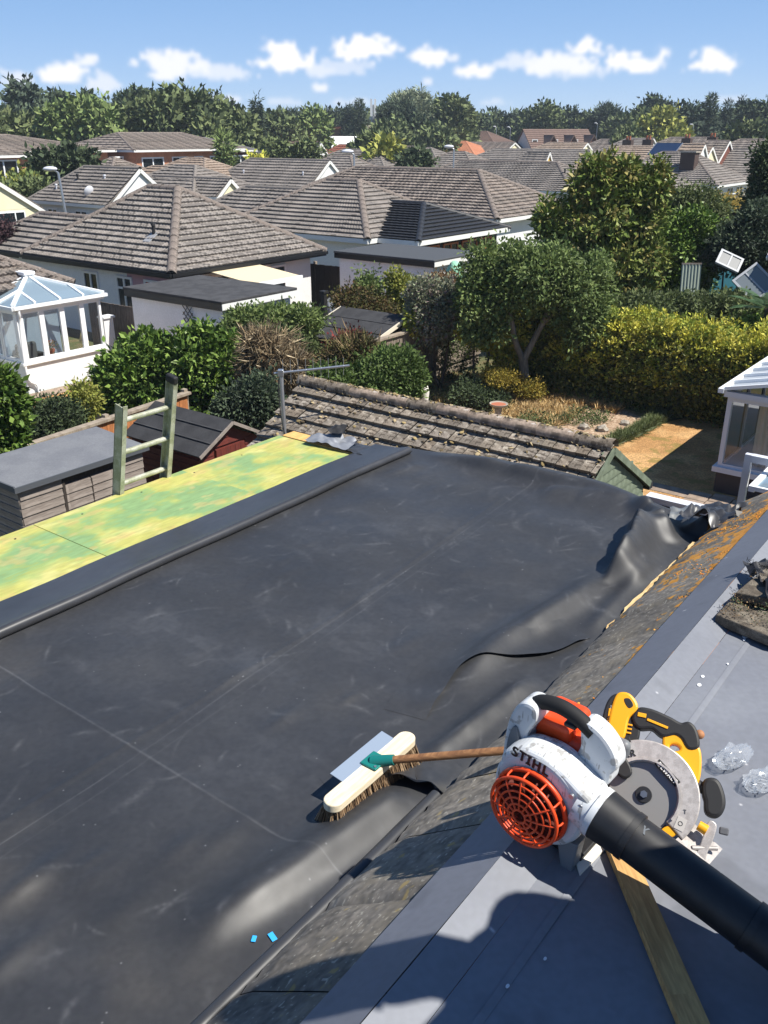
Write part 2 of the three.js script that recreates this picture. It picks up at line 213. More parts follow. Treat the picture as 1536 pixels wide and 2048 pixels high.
function hipRoof(root, o) {                                                       // rectangle X0..X1, Z1..Z0 in the group's axes; near end at Z0, left end at X0
  const { X0, X1, Z0, Z1, eave, ridge } = o, mode = o.mode || 'course', so = { mats: o.mats, budget: o.budget || { n: 300 }, g: o.g || .3, tw: o.tw || .3, cols: o.cols || 4, roll: o.roll ?? .022, seed: o.seed || 1 }, capMat = o.cap || o.mats[o.mats.length - 1], near = mode === 'tile' || o.capPieces, r = o.capR || .13;
  const p = (x, y, z) => V(x, y, z), C = (a, b) => caps(root, a, b, r, capMat, near);
  if (o.axis === 'q') {
    const m = (X0 + X1) / 2, hf = Math.min((X1 - X0) / 2 * (o.hipK || 1), Math.abs(Z0 - Z1) / 2), zN = o.near === 'gable' ? Z0 : Z0 - hf, zF = o.far === 'gable' ? Z1 : Z1 + hf * (o.farK || 1), RN = p(m, ridge, zN), RF = p(m, ridge, zF);
    slope(root, [p(X0, eave, Z1), p(X0, eave, Z0), RN, RF], { ...so, mode }); slope(root, [p(X1, eave, Z0), p(X1, eave, Z1), RF, RN], { ...so, mode: 'plain' });
    if (o.near !== 'gable') { slope(root, [p(X0, eave, Z0), p(X1, eave, Z0), RN], { ...so, mode, seed: so.seed + 3 }); C(p(X0, eave, Z0), RN); C(p(X1, eave, Z0), RN); }
    if (o.far !== 'gable') { slope(root, [p(X1, eave, Z1), p(X0, eave, Z1), RF], { ...so, mode: 'plain' }); C(p(X0, eave, Z1), RF); }
    if (RN.distanceTo(RF) > .2) C(RN, RF);
  } else {
    const m = (Z0 + Z1) / 2, hf = Math.min(Math.abs(Z0 - Z1) / 2 * (o.hipK || 1), (X1 - X0) / 2), xL = o.near === 'gable' ? X0 : X0 + hf, xR = o.far === 'gable' ? X1 : X1 - hf, RL = p(xL, ridge, m), RR = p(xR, ridge, m);
    slope(root, [p(X0, eave, Z0), p(X1, eave, Z0), RR, RL], { ...so, mode }); slope(root, [p(X1, eave, Z1), p(X0, eave, Z1), RL, RR], { ...so, mode: 'plain' });
    if (o.near !== 'gable') { slope(root, [p(X0, eave, Z1), p(X0, eave, Z0), RL], { ...so, mode, seed: so.seed + 3 }); C(p(X0, eave, Z0), RL); C(p(X0, eave, Z1), RL); }
    if (o.far !== 'gable') { slope(root, [p(X1, eave, Z0), p(X1, eave, Z1), RR], { ...so, mode: 'plain' }); C(p(X1, eave, Z0), RR); }
    if (RL.distanceTo(RR) > .2) C(RL, RR);
  }
}
function windowOn(root, face, plane, u0, u1, y0, y1, o = {}) {                      // face 'x': a wall that looks towards -x, u along z; face 'z': a wall that looks towards +z, u along x
  const fr = o.fr || .07, n = o.n || 2, list = [], f = o.frame || K.upvc, P = (u, y, d) => face === 'x' ? V(plane - d, y, u) : V(u, y, plane + d);
  const box = (a, b, c, d, t0, t1) => { const p = P(a, c, t0), q = P(b, d, t1); return bx(p.x, q.x, p.y, q.y, p.z, q.z); };
  list.push(box(u0, u1, y0, y0 + fr, .0, .05), box(u0, u1, y1 - fr, y1, 0, .05), box(u0, u0 + fr, y0 + fr, y1 - fr, 0, .05), box(u1 - fr, u1, y0 + fr, y1 - fr, 0, .05));
  const parts = []; let last = u0 + fr; for (let i = 1; i <= n; i++) { const c = lerp(u0, u1, (o.split && i < n ? o.split : i / n)), hi = i < n ? c - fr / 2 : u1 - fr; parts.push([last, hi]); if (i < n) { list.push(box(c - fr / 2, c + fr / 2, y0 + fr, y1 - fr, 0, .05)); last = c + fr / 2; } }
  if (o.rail) for (const [a, b] of parts) list.push(box(a, b, lerp(y0, y1, o.rail), lerp(y0, y1, o.rail) + fr, 0, .045));
  if (o.sill !== false) list.push(box(u0 - .06, u1 + .06, y0 - .06, y0 - .002, 0, .12));
  const w = mesh('window', join(list), f, root); for (const [a, b] of parts) mesh('pane', box(a, b, y0 + fr, y1 - fr, .004, .014), o.glass || K.glass, w);
  return w;
}
function gable(root, o) {                                                         // the wall under a gable end, its verge boards and, in the same plane, the wall below
  const { face, plane, u0, u1, eave, apex, mat, board } = o, m = (u0 + u1) / 2, P = (u, y, d) => face === 'x' ? V(plane - d, y, u) : V(u, y, plane + d), t = o.over || .06;
  const ov = o.side || 0, k = (apex - eave) / ((u1 - u0) / 2);
  mesh('gable_wall', poly([P(u0, eave, 0), P(u1, eave, 0), P(m, apex, 0)]), mat, root);
  for (const s of [u0 - ov, u1 + ov]) { const e = apex - k * Math.abs(s - m) ; mesh('verge_board', bar(P(s, e - .06, t), P(m, apex - .06, t), .05, .2, face === 'x' ? V(-1, 0, 0).cross(V().subVectors(P(m, apex, 0), P(s, e, 0))).normalize() : V(0, 0, 1).cross(V().subVectors(P(m, apex, 0), P(s, e, 0))).normalize()), board || K.fascia, root); }
}
function house(o) {                                                               // base corner at (s, q), Ls along s, Lq along q
  const r = thing(o.name || 'bungalow', o.label, o.category || 'house', W(o.s, o.q, o.base || 0), TURN + (o.turn || 0), o.group), ov = o.over ?? .4, eave = o.eave ?? 2.4, wt = eave - (o.base || 0), rg = o.ridge - (o.base || 0);
  mesh('wall', join([bx(0, o.Ls, 0, wt - .002, -o.Lq, 0)]), o.wall || K.white, r);
  const X0 = -(o.near === 'gable' && o.axis === 's' ? .12 : ov), Z0 = o.near === 'gable' && o.axis === 'q' ? .12 : ov;
  hipRoof(r, { ...o, X0, X1: o.Ls + ov, Z0, Z1: -o.Lq - ov, eave: wt, ridge: rg, mats: o.mats || T.grey });
  if (o.near === 'gable') { const pitchK = (rg - wt) / ((o.axis === 'q' ? o.Ls : o.Lq) / 2 + ov); gable(r, o.axis === 'q' ? { face: 'z', plane: .002, u0: 0, u1: o.Ls, eave: wt, apex: rg - .04, mat: o.gableMat || o.wall || K.white, side: ov, over: .12 } : { face: 'x', plane: -.002, u0: -o.Lq, u1: 0, eave: wt, apex: rg - .04, mat: o.gableMat || o.wall || K.white, side: ov, over: .12 }); }
  const fm = o.fasciaMat || K.fascia; mesh('fascia', bx(-ov - .02, -ov, wt - .16, wt + .02, -o.Lq - ov, ov - .001), fm, r); if (!(o.near === 'gable' && o.axis === 'q')) mesh('fascia', bx(-ov, o.Ls + ov, wt - .16, wt + .02, ov, ov + .02), o.fasciaRight || fm, r);
  mesh('soffit', bx(-ov, o.Ls + ov, wt - .03, wt - .005, -o.Lq - ov, (o.near === 'gable' && o.axis === 'q') ? 0 : ov), fm, r);
  for (const w of o.windows || []) windowOn(r, ...w);
  return r;
}

// ---------- foliage ----------
function clump(n, R, L, w, seed, o = {}) {
  const r = rng(seed), pos = [], a = V(), d = V(), sd = V(), nr = V();
  for (let i = 0; i < n; i++) {
    d.set(r() * 2 - 1, r() * 2 - 1 + (o.up || 0), r() * 2 - 1).normalize(); a.copy(d).multiplyScalar(R * Math.cbrt(r()) * (o.fill ?? 1));
    d.x += (r() - .5) * 1.2; d.y += (r() - .5) * 1.2 - (o.droop || 0); d.z += (r() - .5) * 1.2; d.normalize(); sd.set(r() - .5, r() - .5, r() - .5).cross(d).normalize(); nr.crossVectors(sd, d);
    const l = L * (.7 + r() * .6), h = w * (.7 + r() * .6) / 2, b = a, t = a.clone().addScaledVector(d, l).addScaledVector(nr, -l * .12), m = a.clone().addScaledVector(d, l * .45), p = m.clone().addScaledVector(sd, h).addScaledVector(nr, h * .35), q = m.clone().addScaledVector(sd, -h).addScaledVector(nr, h * .35);
    for (const v of [b, p, t, b, t, q]) pos.push(v.x, v.y, v.z);
  }
  const g = new THREE.BufferGeometry(); g.setAttribute('position', new THREE.Float32BufferAttribute(pos, 3)); g.computeVertexNormals(); g.userData.leaves = n; return g;
}
const leafMat = (rough = .6, tr = .3) => MP('#ffffff', rough, { transmission: tr, thickness: 0, specularIntensity: .35 });
const LM = { soft: leafMat(.85, .3), gloss: leafMat(.42, .15), dry: M('#ffffff', .95), far: M('#ffffff', .9) };
const C3 = (...l) => l.map(c => new THREE.Color().setRGB(c[0] / 255, c[1] / 255, c[2] / 255, THREE.SRGBColorSpace));
const PAL = {
  laurel: C3([100, 126, 56], [80, 105, 45], [128, 151, 75], [70, 91, 42]), mid: C3([94, 106, 64], [80, 92, 56], [108, 120, 76]), dark: C3([70, 84, 56], [59, 73, 49], [82, 96, 63]), deep: C3([73, 87, 68], [61, 75, 59], [84, 98, 73]), olive: C3([100, 112, 68], [84, 96, 59], [117, 126, 80]), light: C3([110, 128, 72], [98, 116, 64], [124, 138, 82]), grey: C3([136, 138, 116], [116, 120, 98], [152, 150, 132], [128, 112, 110]),
  gold: C3([202, 196, 80], [172, 176, 70], [214, 206, 102], [136, 150, 66]), lime: C3([148, 152, 72], [130, 138, 64], [164, 164, 84]), yew: C3([90, 110, 56], [78, 98, 48], [102, 122, 66]), brown: C3([133, 107, 77], [114, 93, 66], [151, 126, 91]), red: C3([124, 49, 49], [103, 42, 45], [142, 63, 56]), purple: C3([75, 52, 56], [61, 45, 49]), straw: C3([214, 182, 128], [196, 164, 110], [222, 196, 148]), magnolia: C3([117, 131, 66], [93, 110, 54], [140, 147, 80], [107, 124, 59], [147, 138, 84]), apple: C3([108, 126, 70], [90, 108, 60], [124, 140, 84]), silver: C3([149, 158, 128], [126, 135, 107]),
};
const CG = {
  laurel: [clump(12, .2, .15, .065, 1, { up: .3 }), clump(12, .2, .15, .065, 2, { up: .3 })], small: [clump(15, .2, .1, .053, 3), clump(15, .2, .1, .053, 4)], tiny: [clump(17, .2, .08, .044, 5), clump(17, .2, .08, .044, 6)], mag: [clump(14, .26, .22, .09, 7, { up: .5 }), clump(14, .26, .22, .09, 8, { up: .5 })],
  far: [clump(12, .95, .66, .4, 9), clump(12, .95, .66, .4, 10)], needle: [clump(18, .7, .8, .16, 11, { droop: .25 }), clump(18, .7, .8, .16, 12, { droop: .25 })], blade: [clump(14, .1, .4, .016, 13, { up: 1.6 }), clump(14, .1, .4, .016, 14, { up: 1.6 })], twig: [clump(12, .2, .5, .014, 15), clump(12, .2, .5, .014, 16)], spire: [clump(16, .16, .11, .055, 17, { up: .8 }), clump(16, .16, .11, .055, 18, { up: .8 })],
};
const inked = new Map(), ink = m => { if (!inked.has(m)) { const c = m.clone(); c.vertexColors = true; inked.set(m, c); } return inked.get(m); };
function scatter(parent, name, geos, mat, pal, pts, seed, o = {}) {               // one mass of leaves: clumps set at the positions in pts, joined into one mesh
  const r = rng(seed), q = new THREE.Quaternion(), e = new THREE.Euler(), m = new THREE.Matrix4(), s = V(), v = V();
  let total = 0; pts.forEach((_, i) => total += geos[i % geos.length].userData.leaves);
  const P = new Float32Array(total * 12), N = new Float32Array(total * 12), C = new Float32Array(total * 12), I = new Uint32Array(total * 6); let k = 0; const ab = V(), ac = V();
  pts.forEach((p, i) => {
    e.set(o.upright ? (r() - .5) * .5 : r() * 6.28, r() * 6.28, o.upright ? (r() - .5) * .5 : r() * 6.28); q.setFromEuler(e); const k2 = (o.size || 1) * (.75 + r() * .5); s.set(k2, k2 * (o.tall || 1), k2); m.compose(p, q, s);
    const g = geos[i % geos.length], src = g.attributes.position.array, c = pal[(r() * pal.length) | 0], t = .82 + r() * .36, cr = c.r * t, cg = c.g * t, cb = c.b * t;
    for (let l = 0; l < g.userData.leaves; l++, k++) {
      const b = l * 18; [0, 3, 6, 15].forEach((off, n) => { v.set(src[b + off], src[b + off + 1], src[b + off + 2]).applyMatrix4(m); const a = k * 12 + n * 3; P[a] = v.x; P[a + 1] = v.y; P[a + 2] = v.z; C[a] = cr; C[a + 1] = cg; C[a + 2] = cb; });
      const a = k * 12; ab.set(P[a + 3] - P[a + 9], P[a + 4] - P[a + 10], P[a + 5] - P[a + 11]); ac.set(P[a + 6] - P[a], P[a + 7] - P[a + 1], P[a + 8] - P[a + 2]); ab.cross(ac).normalize(); for (let n = 0; n < 4; n++) { N[a + n * 3] = ab.x; N[a + n * 3 + 1] = ab.y; N[a + n * 3 + 2] = ab.z; }
      const d = k * 4, x = k * 6; I[x] = d; I[x + 1] = d + 1; I[x + 2] = d + 2; I[x + 3] = d; I[x + 4] = d + 2; I[x + 5] = d + 3;
    }
  });
  const g = new THREE.BufferGeometry(); g.setAttribute('position', new THREE.BufferAttribute(P, 3)); g.setAttribute('normal', new THREE.BufferAttribute(N, 3)); g.setAttribute('color', new THREE.BufferAttribute(C, 3)); g.setIndex(new THREE.BufferAttribute(I, 1));
  const me = new THREE.Mesh(g, ink(mat)); me.name = parent ? name : numbered(name); me.castShadow = me.receiveShadow = true; me.userData.kind = 'stuff'; if (parent) parent.add(me); return [me];
}
function blob(list, seed, shell = .55) {                                          // positions in and near the skin of ellipsoids [x, y, z, rx, ry, rz, count]
  const r = rng(seed), out = [];
  for (const [x, y, z, rx, ry, rz, n, cut = -1] of list) for (let i = 0; i < n; i++) {
    let dx, dy, dz, L; do { dx = r() * 2 - 1; dy = r() * 2 - 1; dz = r() * 2 - 1; L = Math.hypot(dx, dy, dz); } while (L > 1 || L < .05 || dy / L < cut);
    dx /= L; dy /= L; dz /= L; const b = vn(dx * 2.4 + 9 + x, dy * 2.4 + dz * 2.1 + 7 + z, seed), c = vn(dx * 5 + 3 + z, dy * 5 + dz * 4.7 + 2, seed + 1), k = (shell + (1 - shell) * Math.sqrt(r())) * (.56 + b * .5 + (c - .5) * .36) * (r() < .06 ? 1.15 : 1);
    out.push(V(x + dx * rx * k, y + dy * ry * k, z + dz * rz * k));
  }
  return out;
}
function sprays(list, n, seed, reach = .35, gap = .12) {                            // twigs of clumps that break a crown's outline
  const r = rng(seed), out = [];
  for (let i = 0; i < n; i++) { const [x, y, z, rx, ry, rz] = list[(r() * list.length) | 0]; const a = r() * 6.283, e = r() * 1.9 - .55, d = [Math.cos(a) * Math.cos(e), Math.sin(e), Math.sin(a) * Math.cos(e)], L = .72 + r() * .2, m = Math.max(2, Math.round(reach * (.5 + r()) / gap)); for (let k = 0; k < m; k++) { const w = k * gap; out.push(V(x + d[0] * (rx * L + w) + (r() - .5) * .05, y + d[1] * (ry * L + w) - w * w * .35, z + d[2] * (rz * L + w) + (r() - .5) * .05)); } }
  return out;
}
function boxFill(x0, x1, y0, y1, z0, z1, n, seed, rough = .12) {                    // positions on and just under the skin of a clipped hedge
  const r = rng(seed), out = [], A = [(x1 - x0) * (z1 - z0), (x1 - x0) * (y1 - y0), (z1 - z0) * (y1 - y0)], T2 = A[0] + 2 * A[1] + 2 * A[2];
  for (let i = 0; i < n; i++) {
    let k = r() * T2, x = lerp(x0, x1, r()), y = lerp(y0, y1, r()), z = lerp(z0, z1, r()), d = r() * r() * .35;
    const b = (vn(x * 1.3 + 40, y * 1.7 + z * 1.3 + 40, seed) - .5) * rough * 3;
    if ((k -= A[0]) < 0) y = y1 - d + b; else if ((k -= A[1]) < 0) z = z0 + d - b; else if ((k -= A[1]) < 0) z = z1 - d + b; else if ((k -= A[2]) < 0) x = x0 + d - b; else x = x1 - d + b;
    const tt = (y - y0) / (y1 - y0); if (tt > .75) { const kk = (tt - .75) * .35; x = lerp(x, (x0 + x1) / 2, kk); z = lerp(z, (z0 + z1) / 2, kk); }
    out.push(V(x, y, z));
  }
  return out;
}
function limb(pts, r0, r1, seg = 10) {                                            // a tapered, bent branch
  const c = new THREE.CatmullRomCurve3(pts), n = pts.length * 3, g = new THREE.TubeGeometry(c, n, 1, seg), p = g.attributes.position, t = V();
  for (let i = 0; i <= n; i++) { const o = c.getPointAt(i / n), rr = lerp(r0, r1, i / n); for (let j = 0; j <= seg; j++) { const k = i * (seg + 1) + j; t.fromBufferAttribute(p, k).sub(o).multiplyScalar(rr * (1 + (hash(i, j % seg, 3) - .5) * .18)).add(o); p.setXYZ(k, t.x, t.y, t.z); } }
  g.computeVertexNormals(); return boxUV(g);
}
// ---------- ground ----------
const G = (s, q, y = 0) => W(s, q, y);
const earthTex = tex(512, 3, (u, v) => { const n = fbm(u * 8, v * 8, 5, 81, 8), f = fbm(u * 60, v * 60, 3, 82, 60); return mix3(mix3([92, 84, 52], [70, 78, 40], sstep(.35, .65, n)), [128, 108, 70], sstep(.55, .75, f) * .6); });
const lawnTex = tex(1024, 2.6, (u, v) => { const n = fbm(u * 5, v * 5, 5, 83, 5), f = fbm(u * 120, v * 120, 2, 84, 120), g = fbm(u * 9, v * 9, 4, 85, 9); let c = mix3([194, 154, 104], [172, 130, 82], sstep(.35, .65, n)); c = mul3(c, .78 + .44 * f); return mix3(c, [128, 116, 58], sstep(.62, .72, g) * .6); });
{
  const g = new THREE.PlaneGeometry(3000, 3000); g.rotateX(-Math.PI / 2); struct('ground', boxUV(g), MT(earthTex, .98), 'dry garden ground between the houses');
}
function sheet(name, list, mat, y, label) { const p = list.map(([s, q]) => W(s, q, y)); const g = poly(p, 0); const u = g.attributes.uv, P = g.attributes.position; for (let i = 0; i < u.count; i++) u.setXY(i, P.getX(i), P.getZ(i)); const m = struct(name, g, mat, label); return m; }
const lawnMat = MT(lawnTex, .98, { bumpMap: tex(256, .5, (u, v) => fbm(u * 50, v * 50, 2, 86, 50), false), bumpScale: .02 });
sheet('lawn', [[13.2, 4.2], [13.2, 7.4], [17.1, 7.0], [19.0, 6.9], [20.3, 6.4], [20.6, 3], [16.6, 3]], lawnMat, .008, 'scorched brown lawn beside the grey conservatory');
sheet('lawn', [[10.2, 16.6], [11.4, 20.5], [14.9, 20.3], [14.9, 16.6]], lawnMat, .008, 'scorched lawn in front of the white conservatory');
sheet('path', [[11.4, 20.1], [11.4, 20.62], [15.2, 20.62], [15.2, 20.1]], K.slab, .02, 'pale strip of paving along the white conservatory');
sheet('path', [[15.35, 3.6], [15.35, 6.2], [15.75, 6.6], [15.75, 3.6]], K.slab, .016, 'narrow stone path across the scorched lawn');
sheet('patio', [[19.0, 17.4], [19.0, 20.6], [23.2, 20.6], [23.2, 17.4]], K.terracotta, .012, 'terracotta patio behind the white flat roofed outbuilding');
{ // paving slabs by the grey conservatory, laid one by one
  const t = thing('patio_paving', 'worn buff paving slabs at the foot of the grey conservatory', 'paving', W(13.2, 4.65, .012)); const R = rng(3);
  for (let i = 0; i < 6; i++) for (let j = 0; j < 5; j++) { const m = mesh('paving_slab', at(rbox(.44, .035, .36, .008, 0, .0175, 0, 1), i * .46 + (j % 2) * .1, 0, j * .38 + .2, 0, 0, 0), K.slab, t); m.position.y = R() * .006; }
}
sheet('dry_bed', [[14.6, 7.2], [14.6, 12.8], [20.0, 12.8], [20.1, 7.2]], MT(tex(512, 2.2, (u, v) => { const n = fbm(u * 6, v * 6, 5, 95, 6), f = fbm(u * 70, v * 70, 2, 96, 70); return mul3(mix3([176, 146, 100], [126, 108, 70], sstep(.35, .65, n)), .75 + .5 * f); }), .98), .006, 'dry straw coloured ground under the apple tree');
{ // gravel bed with a curved green edge
  const pts = [[16.2, 6.9], [17.0, 7.3], [18.2, 7.0], [19.6, 7.05], [20.1, 8], [19.6, 9.3], [18.6, 10.6], [17.2, 11.2], [15.8, 10], [14.9, 8.2]];
  const sh = new THREE.Shape(pts.map(p => new THREE.Vector2(p[0], p[1]))), g = new THREE.ShapeGeometry(sh); g.rotateX(-Math.PI / 2);
  const gravel = tex(512, 1.4, (u, v) => { const n = fbm(u * 6, v * 6, 4, 91, 6), f = fbm(u * 44, v * 44, 2, 92, 44); return mix3(mix3([172, 146, 120], [146, 120, 96], n), f > .5 ? [214, 202, 184] : [92, 72, 58], Math.abs(f - .5) * 1.6); });
  const m = struct('gravel_bed', boxUV(g), MT(gravel, .95), 'dry stony flower bed with bleached gravel'); m.rotation.y = TURN; m.position.y = .012;
}
// ---------- neighbour's house with the white conservatory ----------
{
  const h = house({ name: 'bungalow', label: 'bungalow behind the white conservatory, its brown tiled hip reaching over the glass roof', s: 6.2, q: 22.1, Ls: 7.9, Lq: 8, eave: 2.45, ridge: 4.7, axis: 's', mode: 'tile', mats: T.warm, g: .34, tw: .3, roll: .035, seed: 5, cap: T.warm[2], windows: [], fasciaMat: K.gutter });
}
{
  const S = 12.05, Q = 20.7, L = 2.5, D = 2.4, ev = 2.2, t = thing('conservatory', 'white plastic framed conservatory with pale blue glass roof on a white dwarf wall', 'conservatory', W(S, Q, 0)), k = .75;
  mesh('dwarf_wall', join([bx(0, L + .35, 0, k, -.2, 0), bx(0, .2, 0, k, -D, -.2)]), K.white, t);
  mesh('pier', join([bx(L + .04, L + .35, k, 1.55, -.25, -.01), bx(L + .02, L + .4, 1.55, 1.6, -.28, .03)]), K.white, t);
  mesh('sill', join([bx(-.06, L + .02, k, k + .06, -.1, .07), bx(-.07, .08, k + .001, k + .061, -D, -.1)]), K.upvc, t);
  const wy0 = k + .06, wy1 = ev - .1;
  for (let i = 0; i < 4; i++) { // four tall lights along the front
    const a = .1 + i * .6, b = a + .6, f = join([bx(a, a + .07, wy0, wy1, -.07, 0), bx(b - .07, b, wy0, wy1, -.07, 0), bx(a + .07, b - .07, wy0, wy0 + .07, -.07, 0), bx(a + .07, b - .07, wy1 - .07, wy1, -.07, 0)]);
    const w = mesh('window', f, K.upvc, t); mesh('pane', bx(a + .07, b - .07, wy0 + .07, wy1 - .07, -.04, -.03), K.pane, w);
  }
  for (let i = 0; i < 3; i++) { const a = -.1 - i * .76, b = a - .74, w = mesh('window', join([bx(0, .07, wy0, wy1, a - .07, a), bx(0, .07, wy0, wy1, b, b + .07), bx(0, .07, wy0, wy0 + .07, b + .07, a - .07), bx(0, .07, wy1 - .07, wy1, b + .07, a - .07)]), K.upvc, t); mesh('pane', bx(.03, .04, wy0 + .07, wy1 - .07, b + .07, a - .07), K.pane, w); }
  mesh('corner_post', bx(-.02, .1, wy0, wy1, -.1, .02), K.upvc, t);
  mesh('eaves_beam', join([bx(-.1, L + .1, ev - .1, ev, -.08, .06), bx(-.1, .06, ev - .1, ev, -D, -.08)]), K.upvc, t);
  mesh('gutter', join([bx(-.16, L + .16, ev - .03, ev + .05, .061, .15), bx(-.18, -.1, ev - .03, ev + .05, -D, .15)]), K.upvc, t);
  mesh('downpipe', tube([V(.02, ev, .1), V(.03, ev - .15, .1), V(.05, ev - .3, .04), V(.05, .35, .05), V(.22, .22, .07), V(.24, .02, .08)], .035, 30), K.upvc, t);
  const AY = 2.74, ap = V(1.25, AY, -1.3), bk = V(1.25, AY, -D - .6), ea = x => V(x, ev + .06, .08);
  mesh('roof_glass', poly([ea(-.1), ea(L + .1), ap]), K.frost, t); mesh('roof_glass', poly([V(-.12, ev + .06, -D - .6), V(-.12, ev + .06, .08), ap, bk]), K.frost, t); mesh('roof_glass', poly([V(L + .12, ev + .06, .08), V(L + .12, ev + .06, -D - .6), bk, ap]), K.frost, t);
  const up = V(0, .015, 0), raf = (a, b, w = .06) => mesh('rafter', bar(a.clone().add(up), b.clone().add(up), w, .06), K.upvc, t);
  raf(ea(-.1), ap, .09); raf(ea(L + .1), ap, .09); for (const x of [.52, 1.25, 1.95]) raf(ea(x), x < 1.2 ? ea(-.1).lerp(ap, (x + .1) / 1.35) : x > 1.3 ? ea(L + .1).lerp(ap, (L + .1 - x) / 1.35) : ap);
  for (const z of [-.62, -1.3, -1.95, -2.6]) for (const x of [-.12, L + .12]) raf(V(x, ev + .06, z), z > -1 ? V(x, ev + .06, .08).lerp(ap, (.08 - z) / 1.38) : V(1.25, AY, z));
  raf(ap, bk, .14); mesh('finial', join([rbox(.34, .1, .3, .03, 1.25, AY + .07, -1.3), rbox(.26, .06, .9, .03, 1.25, AY + .08, -1.8)]), K.upvc, t);
  mesh('floor', bx(.2, L, .01, .1, -D, -.2), K.slab, t);
}
{ // what shows through the conservatory's panes
  const t = thing('armchair', 'pale cushioned armchair seen through the conservatory glass', 'chair', W(12.9, 21.7, .1)); mesh('seat', rbox(.6, .42, .6, .08, 0, .21, 0), M('#7d746a', .95), t); mesh('backrest', rbox(.6, .55, .16, .07, 0, .66, -.24), M('#8a8076', .95), t); for (const x of [-.34, .34]) mesh('armrest', rbox(.12, .24, .6, .05, x, .53, 0), M('#7d746a', .95), t);
  const l = thing('table_lamp', 'cream shaded lamp standing on the conservatory sill', 'lamp', W(14.05, 20.95, .81)); mesh('lamp_shade', new THREE.CylinderGeometry(.06, .13, .24, 16, 1, true).translate(0, .3, 0), M('#cdbb86', .9), l); mesh('base', new THREE.LatheGeometry([[0, 0], [.07, 0], [.05, .03], [.02, .08], [.02, .2], [0, .2]].map(p => new THREE.Vector2(...p)), 12), M('#6d5a46', .6), l);
  const p = thing('potted_plant', 'orange flowering pot plant inside the conservatory window', 'plant', W(13.05, 20.98, .81)); mesh('pot', new THREE.LatheGeometry([[0, 0], [.07, 0], [.1, .15], [.09, .15], [0, .13]].map(p => new THREE.Vector2(...p)), 14), K.terracotta, p); scatter(p, 'leaves', CG.tiny, LM.soft, PAL.mid, blob([[0, .24, 0, .12, .1, .12, 14]], 4), 4, { size: .5 }); scatter(p, 'blossoms', CG.tiny, LM.soft, C3([190, 90, 40], [200, 110, 60]), blob([[0, .28, 0, .13, .08, .13, 6]], 5), 5, { size: .3 });
}
// ---------- the pink bungalow ----------
{
  const Lm = 6.2, o = { name: 'bungalow', label: 'pink walled bungalow with lichen speckled hipped roof behind the white outbuilding', s: 17.8, q: 21.5, Ls: Lm, Lq: 7.0, farK: .8, eave: 2.4, ridge: 4.5, axis: 'q', mode: 'tile', mats: T.grey, g: .27, tw: .3, seed: 21, over: .4, fasciaMat: K.gutter, wall: K.white, cap: T.warm[2], capR: .15, budget: { n: 300 },
    windows: [['x', -.03, -4.5, -3.7, .95, 2.05, { n: 2 }], ['x', -.03, -2.75, -1.95, .7, 2.05, { n: 2, rail: .7 }], ['x', -.032, -1.35, -.25, 1.15, 2.05, { n: 2, glass: M('#8c3a36', .2) }], ['z', 0, 1.1, 2.3, .2, 2.1, { n: 2 }], ['z', 0, 2.6, 3.6, .2, 2.1, { n: 2 }], ['z', 0, 4.2, 4.9, 1.0, 2.1, { n: 1, rail: .6 }]] };
  const h = house(o);
  mesh('wall', bx(-.03, -.004, 0, 2.38, -2.2, -.02), K.pinkWall, h); mesh('wall', bx(-.028, -.003, 0, 2.38, -7.2, -2.2), K.blueWall, h);
  hipRoof(h, { X0: -.4, X1: 3.6, Z0: -4.6, Z1: -11, eave: 2.395, ridge: 3.52, axis: 'q', mode: 'course', mats: T.grey, g: .27, near: 'gable', capPieces: true, cap: T.warm[2], seed: 22 }); mesh('wall', bx(.01, 3.2, 0, 2.36, -10.6, -7.2), K.blueWall, h); mesh('fascia', bx(-.42, -.4, 2.24, 2.42, -11, -7.6), K.gutter, h);
  const vp = V(.95, 3.2, -1.9); mesh('vent_pipe', join([rod(vp, vp.clone().add(V(0, .34, 0)), .055, .055, 12), rod(vp.clone().add(V(0, .34, 0)), vp.clone().add(V(0, .42, 0)), .08, .06, 12)]), K.dark, h); mesh('lead_flashing', at(rbox(.5, .03, .34, .01), .82, 3.2, -1.9, 0, 0, .55), M('#8f9093', .6), h);
  mesh('gutter', join([bx(-.5, -.42, 2.3, 2.4, -11, .45), bx(-.42, Lm + .4, 2.3, 2.4, .42, .5)]), K.gutter, h); mesh('downpipe', tube([V(-.4, 2.32, .4), V(-.2, 2.15, .25), V(-.06, 2.0, .08), V(-.05, .1, .07)], .035), K.gutter, h);
}
{ // awning
  const t = thing('awning', 'cream awning sloping out from the pink bungalow over its patio', 'awning', W(18.6, 21.45, 0)); mesh('canopy', poly([V(.3, 2.34, -.02), V(2.4, 2.34, -.02), V(2.4, 2.1, 2.2), V(.3, 2.1, 2.2)], .02), M('#d0c0a0', .9), t); mesh('front_rail', bx(.25, 2.45, 1.98, 2.11, 2.2, 2.26), K.upvc, t); for (const x of [.45, 2.25]) mesh('arm', bar(V(x, 1.7, .02), V(x, 2.06, 2.1), .04, .05), K.upvc, t);
}
